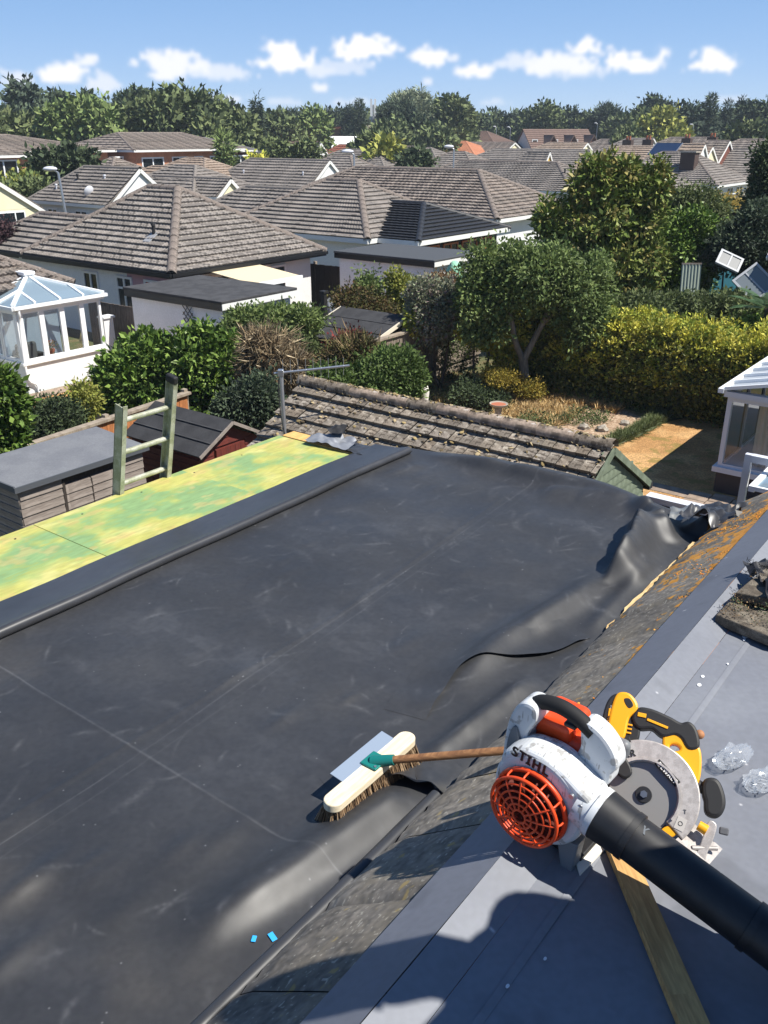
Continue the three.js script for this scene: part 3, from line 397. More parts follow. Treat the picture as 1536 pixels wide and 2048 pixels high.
// ---------- flat roofed outbuildings ----------
function outbuilding(o) {
  const t = thing('outbuilding', o.label, 'outbuilding', W(o.s, o.q, 0)), { Ls, Lq, h } = o; mesh('wall', bx(0, Ls, 0, h - .1, -Lq, 0), o.wall || K.white, t);
  mesh('roof_felt', rbox(Ls + .3, .07, Lq + .3, .02, Ls / 2, h - .035, -Lq / 2), o.felt || K.felt, t); mesh('fascia', join([bx(-.13, -.11, h - .24, h - .071, -Lq - .13, .13)]), o.edge || K.gutter, t); mesh('fascia', bx(-.13, Ls + .13, h - .22, h - .071, .131, .15), K.fascia, t);
  for (const w of o.windows || []) windowOn(t, ...w); return t;
}
{
  const a = outbuilding({ label: 'white outbuilding with weathered felt roof and a grey diamond trellis on its wall', s: 15.1, q: 16.5, Ls: 2.45, Lq: 3.55, h: 2.42, wall: K.blueWall, windows: [['z', 0, .7, 1.5, 1.3, 2.0, { n: 1 }]] });
  mesh('wall', bx(-.01, 2.45, 0, 2.3, .002, .012), K.white, a);
  const t = thing('trellis', 'dark diamond trellis fixed to the outbuilding wall', 'trellis', W(15.07, 17.75, .95)); for (let i = 0; i < 7; i++) for (const d of [-1, 1]) { const y = i * .16; mesh('slat', bar(V(-.012 - (d > 0 ? .012 : 0), y, -d * .19), V(-.012 - (d > 0 ? .012 : 0), y + .4, d * .19), .012, .02, V(1, 0, 0)), K.trellis, t); }
  const b = outbuilding({ label: 'white outbuilding with smooth dark flat roof below the black tiled extension', s: 24.6, q: 16.65, Ls: 2.7, Lq: 4.0, h: 2.42, wall: K.blueWall, felt: M('#43464a', .8), windows: [['z', .012, 1.0, 1.75, .1, 2.05, { n: 1, frame: K.upvcGrey }]] }); mesh('wall', bx(-.01, 2.7, 0, 2.3, .002, .012), K.white, b);
}
// ---------- fences, board by board ----------
function fence(label, s0, q0, s1, q1, h, mat, o = {}) {
  const L = Math.hypot(s1 - s0, q1 - q0), t = thing('fence', label, 'fence', W(s0, q0, o.base || 0), TURN + Math.atan2(q1 - q0, s1 - s0), o.group), R = rng(Math.round(L * 77 + s0)), w = o.w || .12, n = Math.round(L / w), g = [0, 1, 2].map(k => { const b = bx(0, w * .97, 0, h, 0, .02); b.attributes.uv.array.forEach((v, i, a) => a[i] = v + k * .37); return b; });
  const d = o.side || 1;
  for (let i = 0; i < n; i++) { const m = mesh('board', g[(R() * 3) | 0], mat, t); m.position.set(i * w, (o.wavy ? (R() - .5) * .06 : (R() - .5) * .012), d * .02 + (i % 2) * .006); m.rotation.z = (R() - .5) * .01; }
  const np = Math.max(1, Math.round(L / 1.85)); for (let i = 0; i <= np; i++) mesh('post', bx(i * L / np - .05, i * L / np + .05, 0, h + .1, -.1, 0), o.postMat || K.post, t);
  for (const y of o.rails || [.25, .85]) if (y < h) mesh('rail', bx(0, L, y * h / 1.3, y * h / 1.3 + .09, d > 0 ? .05 : -.14, d > 0 ? .1 : -.1), mat, t);
  if (o.cap) mesh('capping', bx(-.05, L + .05, h, h + .05, -.06, .1), o.postMat || K.post, t); return t;
}
fence('orange stained closeboard fence behind the weathered shed', 7.4, 13.55, 11.6, 13.95, 1.25, K.woodOrange, { cap: true });
fence('dark shaded fence beside the black felt roofed shed', 16.1, 17.4, 16.15, 13.0, 1.4, K.woodDark, { side: -1 });
fence('sun bleached closeboard fence dappled by the silver leaved shrub', 16.3, 13.0, 21.6, 13.0, 1.45, K.woodGreyV, { base: .12, cap: true });
fence('grey featheredge fence between the white conservatory and the outbuilding', 15.5, 22.6, 15.5, 20.35, 1.75, K.woodGreyV, { side: -1 });
fence('dark brown panel fence beside the pink bungalow patio', 24.9, 23.6, 25.0, 20.7, 1.8, K.woodDark, { side: -1 });
fence('short dark wavy topped fence between the weathered shed and the red shed', 7.5, 10.05, 8.15, 9.5, 1.2, K.woodDark, { wavy: true, w: .09 });
fence('grey fence panel behind the aerial pole', 12.2, 12.9, 13.6, 12.4, 1.6, K.woodGrey, { rails: [.2, .6, 1] });
// ---------- sheds ----------
{
  const L = 1.95, D = 1.05, h = 2.09, t = thing('shed', 'weathered grey shiplap shed with blue grey felt roof and double doors', 'shed', W(5.42, 9.95, 0)), R = rng(8), g = .115;
  mesh('wall', bx(.02, L - .02, 0, h - .02, -D, -.03), K.woodDark, t);
  const boardAt = (x0, x1, y, jit) => at(bx(x0, x1, 0, g - .004, 0, .02), 0, y, 0, -.12, 0, 0);
  const cols = [[.0, .62, 'board'], [.66, 1.06, 'door'], [1.08, 1.48, 'door'], [1.52, L, 'board']], gh = {};
  for (const [x0, x1, kind] of cols) { const host = kind === 'door' ? mesh('door', bx(x0, x1, .1, h - .18, -.028, -.006), K.woodGrey, t) : t; for (let y = .06; y < h - .1; y += g) { if (kind === 'door' && y > h - .28) continue; const m = mesh('board', boardAt(x0, x1, y), K.woodGrey, host); m.position.set((R() - .5) * .006, 0, R() * .004); m.rotation.z = (R() - .5) * .012; } }
  mesh('frame', join([bx(.62, .66, 0, h - .1, -.02, .025), bx(1.48, 1.52, 0, h - .1, -.02, .025), bx(1.06, 1.08, .1, h - .2, -.02, .02)]), K.woodDark, t); mesh('latch', bx(1.02, 1.14, 1.0, 1.05, .026, .05), K.iron, t);
  for (let y = .06; y < h - .1; y += g) mesh('board', at(bx(0, .02, 0, g - .004, -D, 0), 0, y, 0, 0, 0, .1), K.woodGrey, t);
  mesh('roof_felt', poly([V(-.06, h + .02, .06), V(L + .06, h + .02, .06), V(L + .06, h + .08, -D - .06), V(-.06, h + .08, -D - .06)], .03), K.feltGrey, t); mesh('roof_trim', join([bx(-.08, L + .08, h - .05, h + .025, .06, .08), bx(-.082, -.06, h - .04, h + .04, -D - .06, .06)]), M('#4b4f55', .7), t);
}
{
  const S = 8.2, Q = 9.7, L = 1.25, D = 1.6, e = 1.86, a = 2.14, t = thing('shed', 'dark red timber shed with gabled black felt roof', 'shed', W(S, Q, 0)), R = rng(9), m2 = L / 2;
  mesh('wall', join([bx(.01, L - .01, 0, e - .09, -D, -.02), poly([V(0, e - .09, -.02), V(L, e - .09, -.02), V(m2, a - .06, -.02)])]), K.woodRedV, t);
  for (let y = .05; y < a - .08; y += .11) { const half = y < e - .22 ? m2 : m2 * (a - y - .14) / (a - e + .08); if (half < .05) continue; const doorHalf = y < 1.75 ? .3 : 0; for (const [x0, x1] of doorHalf ? [[m2 - half, m2 - doorHalf - .03], [m2 + doorHalf + .03, m2 + half]] : [[m2 - half, m2 + half]]) if (x1 - x0 > .04) mesh('board', at(bx(x0, x1, 0, .106, 0, .018), 0, y, -.015, -.12, 0, 0), K.woodRed, t); }
  for (let y = .05; y < e - .22; y += .11) mesh('board', at(bx(0, .018, 0, .106, -D, 0), 0, y, 0, 0, 0, .1), K.woodRed, t);
  const d = mesh('door', bx(m2 - .3, m2 + .3, .05, 1.78, -.01, .012), K.woodRedV, t); for (let i = 0; i < 6; i++) mesh('board', bx(m2 - .295 + i * .1, m2 - .2 + i * .1, .06, 1.77, .013, .02), K.woodRedV, d);
  for (const s of [0, 1]) { const x = s ? L + .08 : -.08; mesh('roof_felt', poly([V(x, e - .06, .1), V(m2, a + .05, .1), V(m2, a + .05, -D - .1), V(x, e - .06, -D - .1)], .03), K.feltBlack, t); mesh('verge_board', bar(V(x, e - .08, .115), V(m2, a + .02, .115), .02, .05, V(0, 0, 1).cross(V(m2 - x, a - e, 0)).normalize()), K.woodGrey, t); }
  for (const f of [.35, .7]) mesh('felt_seam', bar(V(lerp(-.08, m2, f), lerp(e - .06, a + .05, f) + .006, .1), V(lerp(-.08, m2, f), lerp(e - .06, a + .05, f) + .006, -D - .1), .05, .006), K.feltBlack, t);
}
{ // low shed with a single pitch black felt roof
  const t = thing('shed', 'low dark shed with single pitch black felt roof and pale verge board', 'shed', W(16.75, 13.25, 0)), L = 1.5, D = 2.0, a = 1.48, b = 1.92;
  mesh('wall', join([bx(0, L, 0, a - .05, -D, 0), poly([V(0, a - .05, 0), V(L, a - .05, 0), V(L, b - .05, 0)]), bx(L - .02, L, a - .05, b - .05, -D, 0)]), K.woodDark, t);
  for (let y = .1; y < b - .15; y += .13) { const x0 = y < a - .1 ? 0 : L * (y + .16 - a) / (b - a); if (x0 < L) mesh('board', at(bx(x0, L, 0, .125, 0, .018), 0, y, .002, -.1, 0, 0), K.woodDark, t); }
  mesh('roof_felt', poly([V(-.1, a - .01, .1), V(L + .1, b + .02, .1), V(L + .1, b + .02, -D - .1), V(-.1, a - .01, -D - .1)], .04), K.feltBlack, t); mesh('verge_board', bar(V(-.1, a - .06, .115), V(L + .1, b - .03, .115), .02, .11, V(0, 0, 1).cross(V(L + .2, b - a, 0)).normalize()), M('#d9d0bd', .7), t); mesh('verge_board', bar(V(-.1, a - .05, -D - .115), V(L + .1, b - .02, -D - .115), .02, .11), M('#d9d0bd', .7), t); mesh('fascia', bx(-.12, -.1, a - .14, a - .02, -D - .1, .1), K.dark, t);
  for (const f of [.35, .68]) mesh('felt_seam', bar(V(lerp(-.1, L + .1, f), lerp(a, b, f) + .012, .1), V(lerp(-.1, L + .1, f), lerp(a, b, f) + .012, -D - .1), .06, .006), K.feltBlack, t);
}
// ---------- the mossy tiled garage behind the flat roof ----------
{
  const S = 7.95, Q = 3.22, Lq = 4.06, hw = 1.15, e = 2.62, a = 3.33, t = thing('garage', 'garage with old lichen mottled tiled roof and green shingled gable', 'garage', W(S, Q, 0)), R = rng(14);
  mesh('wall', bx(-hw + .1, hw - .1, 0, e - .02, -Lq, -.04), K.brickDark, t);
  const P = (x, y, z) => V(x, y, z), bud = { n: 300 };
  slope(t, [P(-hw, e, -Lq - .05), P(-hw, e, .04), P(0, a, .04), P(0, a, -Lq - .05)], { mode: 'tile', mats: T.old, g: .19, tw: .128, roll: 0, th: .055, edge: .048, seed: 15, budget: bud, jit: .012, deck: K.dark });
  slope(t, [P(hw, e, .04), P(hw, e, -Lq - .05), P(0, a, -Lq - .05), P(0, a, .04)], { mode: 'course', mats: T.old, g: .215, tw: .165, roll: 0, th: .03, edge: .022, seed: 16, deck: K.dark });
  caps(t, P(0, a + .035, .05), P(0, a + .035, -Lq - .06), .085, [T.beige[0], T.beige[1], T.old[3]], true);
  const green = MT(mottled([112, 122, 104], [96, 106, 88], .6, 256, 61, .08), .85), g1 = bx(0, .118, 0, .13, 0, .016); // green shingles hung on the gable
  mesh('gable_wall', poly([P(-hw, e, .0), P(hw, e, .0), P(0, a, .0)]), green, t); mesh('gable_wall', bx(-hw + .05, hw - .05, e - .75, e, -.04, 0), green, t);
  for (let r = 0; r < 13; r++) { const y = e - .72 + r * .107, half = y < e - .05 ? hw - .02 : hw * (a - y - .02) / (a - e) - .04; if (half < .06) continue; for (let x = -half + (r % 2) * .06; x < half - .1; x += .12) { const m = mesh('shingle', g1, green, t); m.position.set(x, y, .004); m.rotation.x = -.14; m.rotation.z = (R() - .5) * .03; } }
  for (const s of [-1, 1]) mesh('verge_board', bar(P(s * hw, e - .02, .055), P(0, a - .02, .055), .022, .07, V(0, 0, 1).cross(V(-s * hw, a - e, 0)).normalize()), green, t);
  mesh('gutter', bx(hw - .02, hw + .08, e - .09, e - .01, -Lq, .06), K.dark, t); mesh('brick_pier', bx(-.3, .35, 0, e - .75, -.05, .02), K.brick, t);
  const mossM = MT(mottled([132, 118, 78], [92, 84, 48], .3, 128, 62, .3), 1), mg = new THREE.IcosahedronGeometry(.018, 1); mg.scale(1.5, .45, 1.2); const pts = []; // moss cushions along the ridge and in the joints
  for (let i = 0; i < 2000; i++) { const z = -R() * Lq, k = R(), d = k < .8 ? Math.abs(R() + R() - 1) * .09 : R() * 1.05; const s = R() < .75 || d < .1 ? -1 : 1; pts.push(P(s * d, a - d * (a - e) / hw + (d < .09 ? .1 - d * .75 : .045), z)); }
  const im = new THREE.InstancedMesh(mg, M('#ffffff', 1), pts.length), mm = new THREE.Matrix4(), pal = C3([150, 132, 92], [122, 106, 70], [92, 80, 56], [160, 144, 112], [72, 62, 48]); pts.forEach((p, i) => { const k = .4 + R() * .9; mm.compose(p, new THREE.Quaternion().setFromEuler(new THREE.Euler(R() * .6, R() * 6, R() * .6)), V(k, k, k)); im.setMatrixAt(i, mm); im.setColorAt(i, pal[(R() * pal.length) | 0]); }); im.name = 'moss'; im.userData.kind = 'stuff'; im.castShadow = im.receiveShadow = true; t.add(im);
}
{ // boundary wall top with a white gutter
  const t = thing('garden_wall', 'brown wall topped by a white coping beside the green gable', 'wall', W(9.55, 3.1, 0)); mesh('wall', bx(0, .2, 0, 2.2, -.2, 2.6), K.brickDark, t); mesh('coping', bx(-.02, .13, 2.2, 2.27, -.25, 2.7), K.upvcGrey, t); mesh('board', bx(-.03, -.004, 1.7, 2.2, -.2, 2.6), K.woodDark, t);
}
// ---------- aerial ----------
{
  const b = W(7.16, 6.9, 2.85), t = thing('television_aerial', 'galvanised television aerial on a pole above the mossy roof', 'aerial', b, 0), top = V(-.04, .82, 0), e1 = PH(548, 747, 3.66), e2 = PH(699, 731, 3.75), A = W(e1.s, e1.q, e1.y).sub(b), B = W(e2.s, e2.q, e2.y).sub(b);
  mesh('pole', rod(V(0, -.1, 0), A.clone().lerp(B, .09).add(V(0, .04, 0)), .024, .024, 12), K.steel, t); mesh('boom', rod(A, B, .014, .014, 10), K.steel, t); mesh('clamp', rbox(.07, .08, .07, .01, ...A.clone().lerp(B, .09).toArray()), K.steel, t); const d = B.clone().sub(A);
  for (let i = 0; i < 9; i++) { const c = A.clone().addScaledVector(d, .12 + i * .1); mesh('element', rod(c.clone().add(V(0, -.15 + i * .006, 0)), c.clone().add(V(0, .15 - i * .006, 0)), .0035, .0035, 6), K.steel, t); }
  mesh('cable', tube([A.clone().lerp(B, .09), A.clone().lerp(B, .06).add(V(0, -.08, .02)), V(-.03, .3, .03), V(.03, -.05, .03)], .006), K.dark, t);
}
// ---------- grey conservatories beside the lawn ----------
function leanTo(name, label, s, q, ev, rise, Ls, Lq, o = {}) {                      // glazed box whose corner stands at (s, q) and which runs to lower q
  const t = thing(name, label, 'conservatory', W(s, q, 0)), k = o.plinth || .42, F = K.upvcGrey;
  mesh('plinth', bx(0, Ls, 0, k, 0, Lq), M('#4a3f3a', .9), t); mesh('sill', bx(-.07, Ls, k, k + .1, -.07, Lq), F, t);
  const n = o.n || 3, wl = (Lq - .08) / n;
  for (let i = 0; i < n; i++) { const a = .08 + i * wl, w = mesh('window', join([bx(0, .08, k + .1, ev - .1, a - .08, a), bx(0, .08, k + .1, k + .16, a, a + wl - .08), bx(0, .08, ev - .18, ev - .1, a, a + wl - .08)]), F, t); mesh('pane', bx(.03, .04, k + .16, ev - .18, a, a + wl - .08), K.pane, w); }
  const ns = 4, ws = Ls / ns; for (let i = 0; i < ns; i++) { const a = i * ws, w = mesh('window', join([bx(a + (i ? 0 : .085), a + .085 + (i ? 0 : .06), k + .1, ev - .1, .0, .07), bx(a + .145, a + ws, k + .1, k + .16, 0, .07)]), F, t); mesh('pane', bx(a + .145, a + ws, k + .16, ev - .1, .03, .04), K.glass, w); }
  mesh('eaves_beam', join([bx(-.06, .1, ev - .1, ev, -.06, Lq), bx(.1, Ls, ev - .1, ev, -.06, .08)]), F, t); mesh('gutter', bx(-.12, Ls, ev - .03, ev + .05, -.16, -.061), K.upvc, t);
  const A = V(-.06, ev + .02, -.06), B = V(Ls, ev + .02, -.06), c = V(Ls, ev + .02 + rise, Lq), d = V(-.06, ev + .02 + rise, Lq); mesh('roof_glass', poly([A, B, c, d]), M('#a9afb5', .35), t);
  const nr = o.rafters || 8; for (let i = 0; i <= nr; i++) { const a = A.clone().lerp(B, i / nr), b = d.clone().lerp(c, i / nr); a.y += .03; b.y += .03; mesh('rafter', bar(a, b, .05, .06), K.upvc, t); }
  mesh('curtain', new THREE.PlaneGeometry(.5, ev - k - .25, 24, 1).rotateY(Math.PI / 2).translate(.35, (ev + k) / 2, .75), M('#b9b4aa', .95), t); const cp = t.children[t.children.length - 1].geometry.attributes.position; for (let i = 0; i < cp.count; i++) cp.setX(i, cp.getX(i) + Math.sin(cp.getZ(i) * 60) * .03); t.children[t.children.length - 1].geometry.computeVertexNormals();
  mesh('floor', bx(.08, Ls, .02, .1, .08, Lq), K.slab, t); mesh('back_wall', bx(0, Ls, 0, ev + rise, Lq, Lq + .1), K.brickDark, t); return t;
}
leanTo('conservatory', 'grey framed lean-to conservatory casting its shadow on the scorched lawn', 16.0, 4.35, 1.95, .62, 4.6, 2.6);
{ // glazed porch frame nearer the roof
  const t = thing('porch', 'grey framed porch with white edged glass roof below the conservatory', 'porch', W(12.25, 2.98, 0)), F = K.upvcGrey; mesh('post', bx(0, .09, 0, 2.1, -.0, .09), F, t); mesh('post', bx(0, .09, 0, 2.1, .66, .75), F, t); mesh('beam', bx(-.01, .1, 2.0, 2.1, .09, .66), F, t); mesh('beam', bx(-.01, .1, 2.005, 2.095, .75, 1.6), F, t);
  mesh('roof_glass', poly([V(-.55, 1.86, .34), V(1.2, 1.86, .34), V(1.2, 2.1, 1.7), V(-.55, 2.1, 1.7)]), K.frost, t); mesh('gutter', join([bx(-.6, 1.2, 1.8, 1.88, .26, .34), bx(-.6, -.55, 1.82, 1.88, .34, 1.7)]), K.upvc, t);
  for (const x of [0, .6, 1.2]) mesh('rafter', bar(V(x, 1.89, .34), V(x, 2.13, 1.7), .04, .05), K.upvc, t);
}
// ---------- garden furniture and oddments ----------
{
  const b = PH(995, 850, 0), t = thing('bird_bath', 'pale stone bird bath with terracotta coloured bowl', 'bird bath', W(b.s, b.q, 0)); mesh('pedestal', new THREE.LatheGeometry([[0, 0], [.15, 0], [.15, .04], [.09, .1], [.075, .3], [.09, .42], [.05, .44]].map(p => new THREE.Vector2(...p)), 20), K.stone, t); mesh('bowl', new THREE.LatheGeometry([[0, .45], [.09, .44], [.2, .47], [.22, .52], [.2, .52], [.17, .49], [0, .48]].map(p => new THREE.Vector2(...p)), 24), K.stone, t); mesh('basin', new THREE.CircleGeometry(.175, 24).rotateX(-Math.PI / 2).translate(0, .496, 0), M('#a8654c', .8), t);
}
{ const b = PH(850, 815, 0), t = thing('garden_ornament', 'small white upright stone ornament behind the mossy ridge', 'ornament', W(b.s, b.q, 0)); mesh('stone', new THREE.LatheGeometry([[0, 0], [.1, 0], [.08, .2], [.1, .4], [.06, .55], [0, .58]].map(p => new THREE.Vector2(...p)), 12), M('#d4d0c8', .8), t); mesh('base', rbox(.26, .06, .26, .01, 0, .03, 0), K.stone, t); }
{ // patio table and chairs in black iron
  const t = thing('patio_table', 'black iron patio table on the terracotta patio', 'table', W(21.2, 18.9, .012)); mesh('tabletop', new THREE.CylinderGeometry(.55, .55, .03, 28).translate(0, .72, 0), K.iron, t); for (let i = 0; i < 4; i++) { const a = i * 1.57 + .4; mesh('leg', tube([V(Math.cos(a) * .4, 0, Math.sin(a) * .4), V(Math.cos(a) * .28, .3, Math.sin(a) * .28), V(Math.cos(a) * .42, .7, Math.sin(a) * .42)], .018, 12, 6), K.iron, t); }
  const c = thing('patio_chair', 'black iron chair at the patio table on the side of the dark brown fence', 'chair', W(22.0, 18.4, .012), TURN + 2.2, 'iron chairs round the patio table'); mesh('seat', rbox(.44, .03, .44, .01, 0, .45, 0), K.iron, c); for (const [x, z] of [[-.2, -.2], [.2, -.2], [-.2, .2], [.2, .2]]) mesh('leg', rod(V(x, 0, z), V(x * .9, .45, z * .9), .014), K.iron, c); mesh('backrest', join([tube([V(-.2, .45, -.21), V(-.21, .8, -.25), V(0, .95, -.27), V(.21, .8, -.25), V(.2, .45, -.21)], .016, 24, 6), tube([V(-.1, .46, -.22), V(-.08, .75, -.25), V(.08, .75, -.25), V(.1, .46, -.22)], .01, 16, 6)]), K.iron, c); for (const x of [-.23, .23]) mesh('armrest', tube([V(x, .46, .18), V(x, .66, .16), V(x, .68, -.05), V(x, .66, -.22)], .013, 12, 6), K.iron, c);
  [[20.5, 19.6, .4, 'black iron chair at the patio table on the side under the awning'], [21.3, 20.0, -.6, 'black iron chair between the patio table and the pink bungalow wall'], [20.4, 18.5, 2.6, 'black iron chair at the patio table on the side of the tall black post']].forEach(([s, q, r, lab]) => { const k = c.clone(); k.name = numbered('patio_chair'); k.userData.label = lab; k.position.copy(W(s, q, .012)); k.rotation.y = TURN + r; scene.add(k); });
  const p = thing('patio_heater', 'tall black square post standing on the patio', 'post', W(19.4, 16.9, 0)); mesh('column', bx(-.07, .07, 0, 2.0, -.07, .07), K.dark, p); mesh('cap', bx(-.1, .1, 2.0, 2.06, -.1, .1), K.dark, p); mesh('foot_plate', bx(-.2, .2, 0, .04, -.2, .2), K.iron, p);
}
{ // clear plastic cover over a rack
  const t = thing('plastic_cover', 'crumpled clear plastic cover over a garden rack on the patio', 'cover', W(21.0, 17.1, .8)), g = new THREE.CylinderGeometry(.42, .42, 1.9, 28, 30, true, 0, Math.PI * 1.1); g.rotateX(Math.PI / 2); g.rotateZ(1.4); const p = g.attributes.position; for (let i = 0; i < p.count; i++) { const n = fbm(p.getX(i) * 5 + 3, p.getZ(i) * 5 + p.getY(i) * 4, 3, 8) - .5; p.setXYZ(i, p.getX(i) + n * .2, p.getY(i) + n * .15 + .3, p.getZ(i) + n * .1); } g.computeVertexNormals(); mesh('film', g, MP('#e4e8ea', .25, { transmission: .75, thickness: 0 }), t); for (const z of [-.8, 0, .8]) mesh('hoop', tube([V(-.42, -.75, z), V(-.42, .2, z), V(0, .66, z), V(.42, .2, z), V(.42, -.75, z)], .012, 20, 6), K.steel, t);
}
{ // odd frames stacked at the end of the far garden
  const fr = (label, px, py, z, w, h, rx, ry, rz, glass, name = 'window_frame') => { const p = PZ(px, py, z), t = thing(name, label, 'frame', W(p.s, p.q, p.y), 0); t.rotation.set(rx, ry, rz); mesh('frame', join([bx(-w / 2, w / 2, -h / 2, -h / 2 + .06, -.03, .03), bx(-w / 2, w / 2, h / 2 - .06, h / 2, -.03, .03), bx(-w / 2, -w / 2 + .06, -h / 2 + .06, h / 2 - .06, -.03, .03), bx(w / 2 - .06, w / 2, -h / 2 + .06, h / 2 - .06, -.03, .03), bx(-.02, .02, -h / 2 + .06, h / 2 - .06, -.025, .025)]), M('#9c9fa4', .5), t); mesh('pane', bx(-w / 2 + .06, w / 2 - .06, -h / 2 + .06, h / 2 - .06, -.005, .005), glass, t); return t; };
  fr('old white glazed frame lying tilted on a dark lean-to', 1459, 522, 24.5, .66, .55, -.85, .1, -.5, MP('#54585c', .4));
  fr('white glazed frame propped against the lean-to behind palm leaves', 1510, 566, 23.6, .8, .85, -.6, -.2, .62, MP('#6c7478', .25));
  const s = PZ(1382, 571, 25.2), d = thing('leaning_sheet', 'pale ragged sheet of corrugated plastic leaning in the shade', 'sheet', W(s.s, s.q, s.y - .5), 0); const g = new THREE.PlaneGeometry(.55, 1.1, 24, 2); const p = g.attributes.position; for (let i = 0; i < p.count; i++) p.setZ(i, Math.sin(p.getX(i) * 70) * .015); g.computeVertexNormals(); mesh('sheet', g.translate(0, .55, 0).rotateX(-.16), M('#8a958a', .85), d); mesh('batten', bx(-.28, .28, 1.05, 1.09, -.2, -.16), K.woodGrey, d);
  const b = PZ(1452, 592, 24.2), e = thing('lean_to', 'dark open timber lean-to with a weathered panel door', 'lean-to', W(b.s, b.q, 0), 0); mesh('back', bx(-.9, 1.6, 0, 1.5, -1.0, -.95), K.woodDark, e); mesh('door', rbox(.8, 1.15, .05, .01, .05, .58, .05), MT(mottled([96, 98, 84], [80, 82, 70], .8, 128, 66), .85), e); mesh('beam', bx(-.4, 1.5, 1.2, 1.26, -.02, .06), K.woodGrey, e); mesh('post', bar(V(-.75, 0, .1), V(-.72, 2.0, .05), .08, .08, V(1, 0, 0)), K.woodOrange, e); mesh('roof', poly([V(-.7, 1.62, .1), V(1.6, 1.62, .1), V(1.6, 1.7, -1.0), V(-.7, 1.7, -1.0)], .03), K.feltBlack, e);
}
{ // golden thatch-like roof corner of a small summer house
  const p = PZ(1530, 508, 23), t = thing('summer_house', 'corner of a small summer house with orange tiled roof', 'shed', W(p.s + 1.0, p.q - 1.1, 0)); const y = p.y; mesh('wall', bx(-.1, 1.5, 0, y - .15, -1.0, .6), K.woodDark, t); slope(t, [V(-.3, y - .15, -1.2), V(-.3, y - .15, .8), V(.8, y + .75, .8), V(.8, y + .75, -1.2)], { mode: 'course', mats: T.salmon, g: .2, tw: .25 }); mesh('verge_board', bar(V(-.3, y - .2, -1.22), V(.8, y + .7, -1.22), .03, .1), K.upvc, t);
}
// ---------- the rows of bungalows beyond ----------
function hipHouse(label, corner, apex, left, span, o = {}) {                        // near eave corner at 2.4 m, hip apex and far ridge end as seen
  const c = PH(...corner, o.eave || 2.4), sm_ = c.s + span / 2, a = PS(...apex, sm_), l = left ? PS(...left, sm_).q : a.q + (o.len || 5), ov = o.over ?? .4, k = clamp((a.q - c.q) / (span / 2), .6, 1.25);
  return house({ label, s: c.s + ov, q: c.q + ov, Ls: span - 2 * ov, Lq: (l - a.q) + (a.q - c.q) * 2 - 2 * ov, ridge: a.y, hipK: k, axis: 'q', seed: Math.round(c.s * 3), cols: 3, fasciaMat: K.fascia, ...o });
}
function gableHouse(label, foot, apex, Lq, o = {}) {
  const c = PH(...foot, o.eave || 2.4), a = PQ(...apex, c.q), ov = o.over ?? .3; return house({ label, s: c.s + ov, q: c.q + .12, Ls: (a.s - c.s) * 2 - 2 * ov, Lq, ridge: a.y, axis: 'q', near: 'gable', seed: Math.round(c.s * 3), cols: 3, over: ov, ...o });
}
function farHouse(label, apex, left, z, span, rise, o = {}) {
  const a = PZ(...apex, z), l = left ? PS(...left, a.s).q : a.q + 4, ov = .4, hp = o.near === 'gable' ? 0 : span / 2; return house({ label, s: a.s - span / 2 + ov, q: a.q - hp + ov, Ls: span - 2 * ov, Lq: (l - a.q) + hp + span / 2 - 2 * ov, ridge: a.y, eave: a.y - rise, axis: 'q', seed: Math.round(z + apex[0]), cols: 1.4, g: .42, tw: .4, ...o });
}
function pipe(h, x, y, z, l = .5, mat = K.upvcGrey) { mesh('vent_pipe', join([rod(V(x, y, z), V(x, y + l, z), .06, .06, 8), rod(V(x, y + l, z), V(x, y + l + .08, z), .09, .07, 8)]), mat, h); }
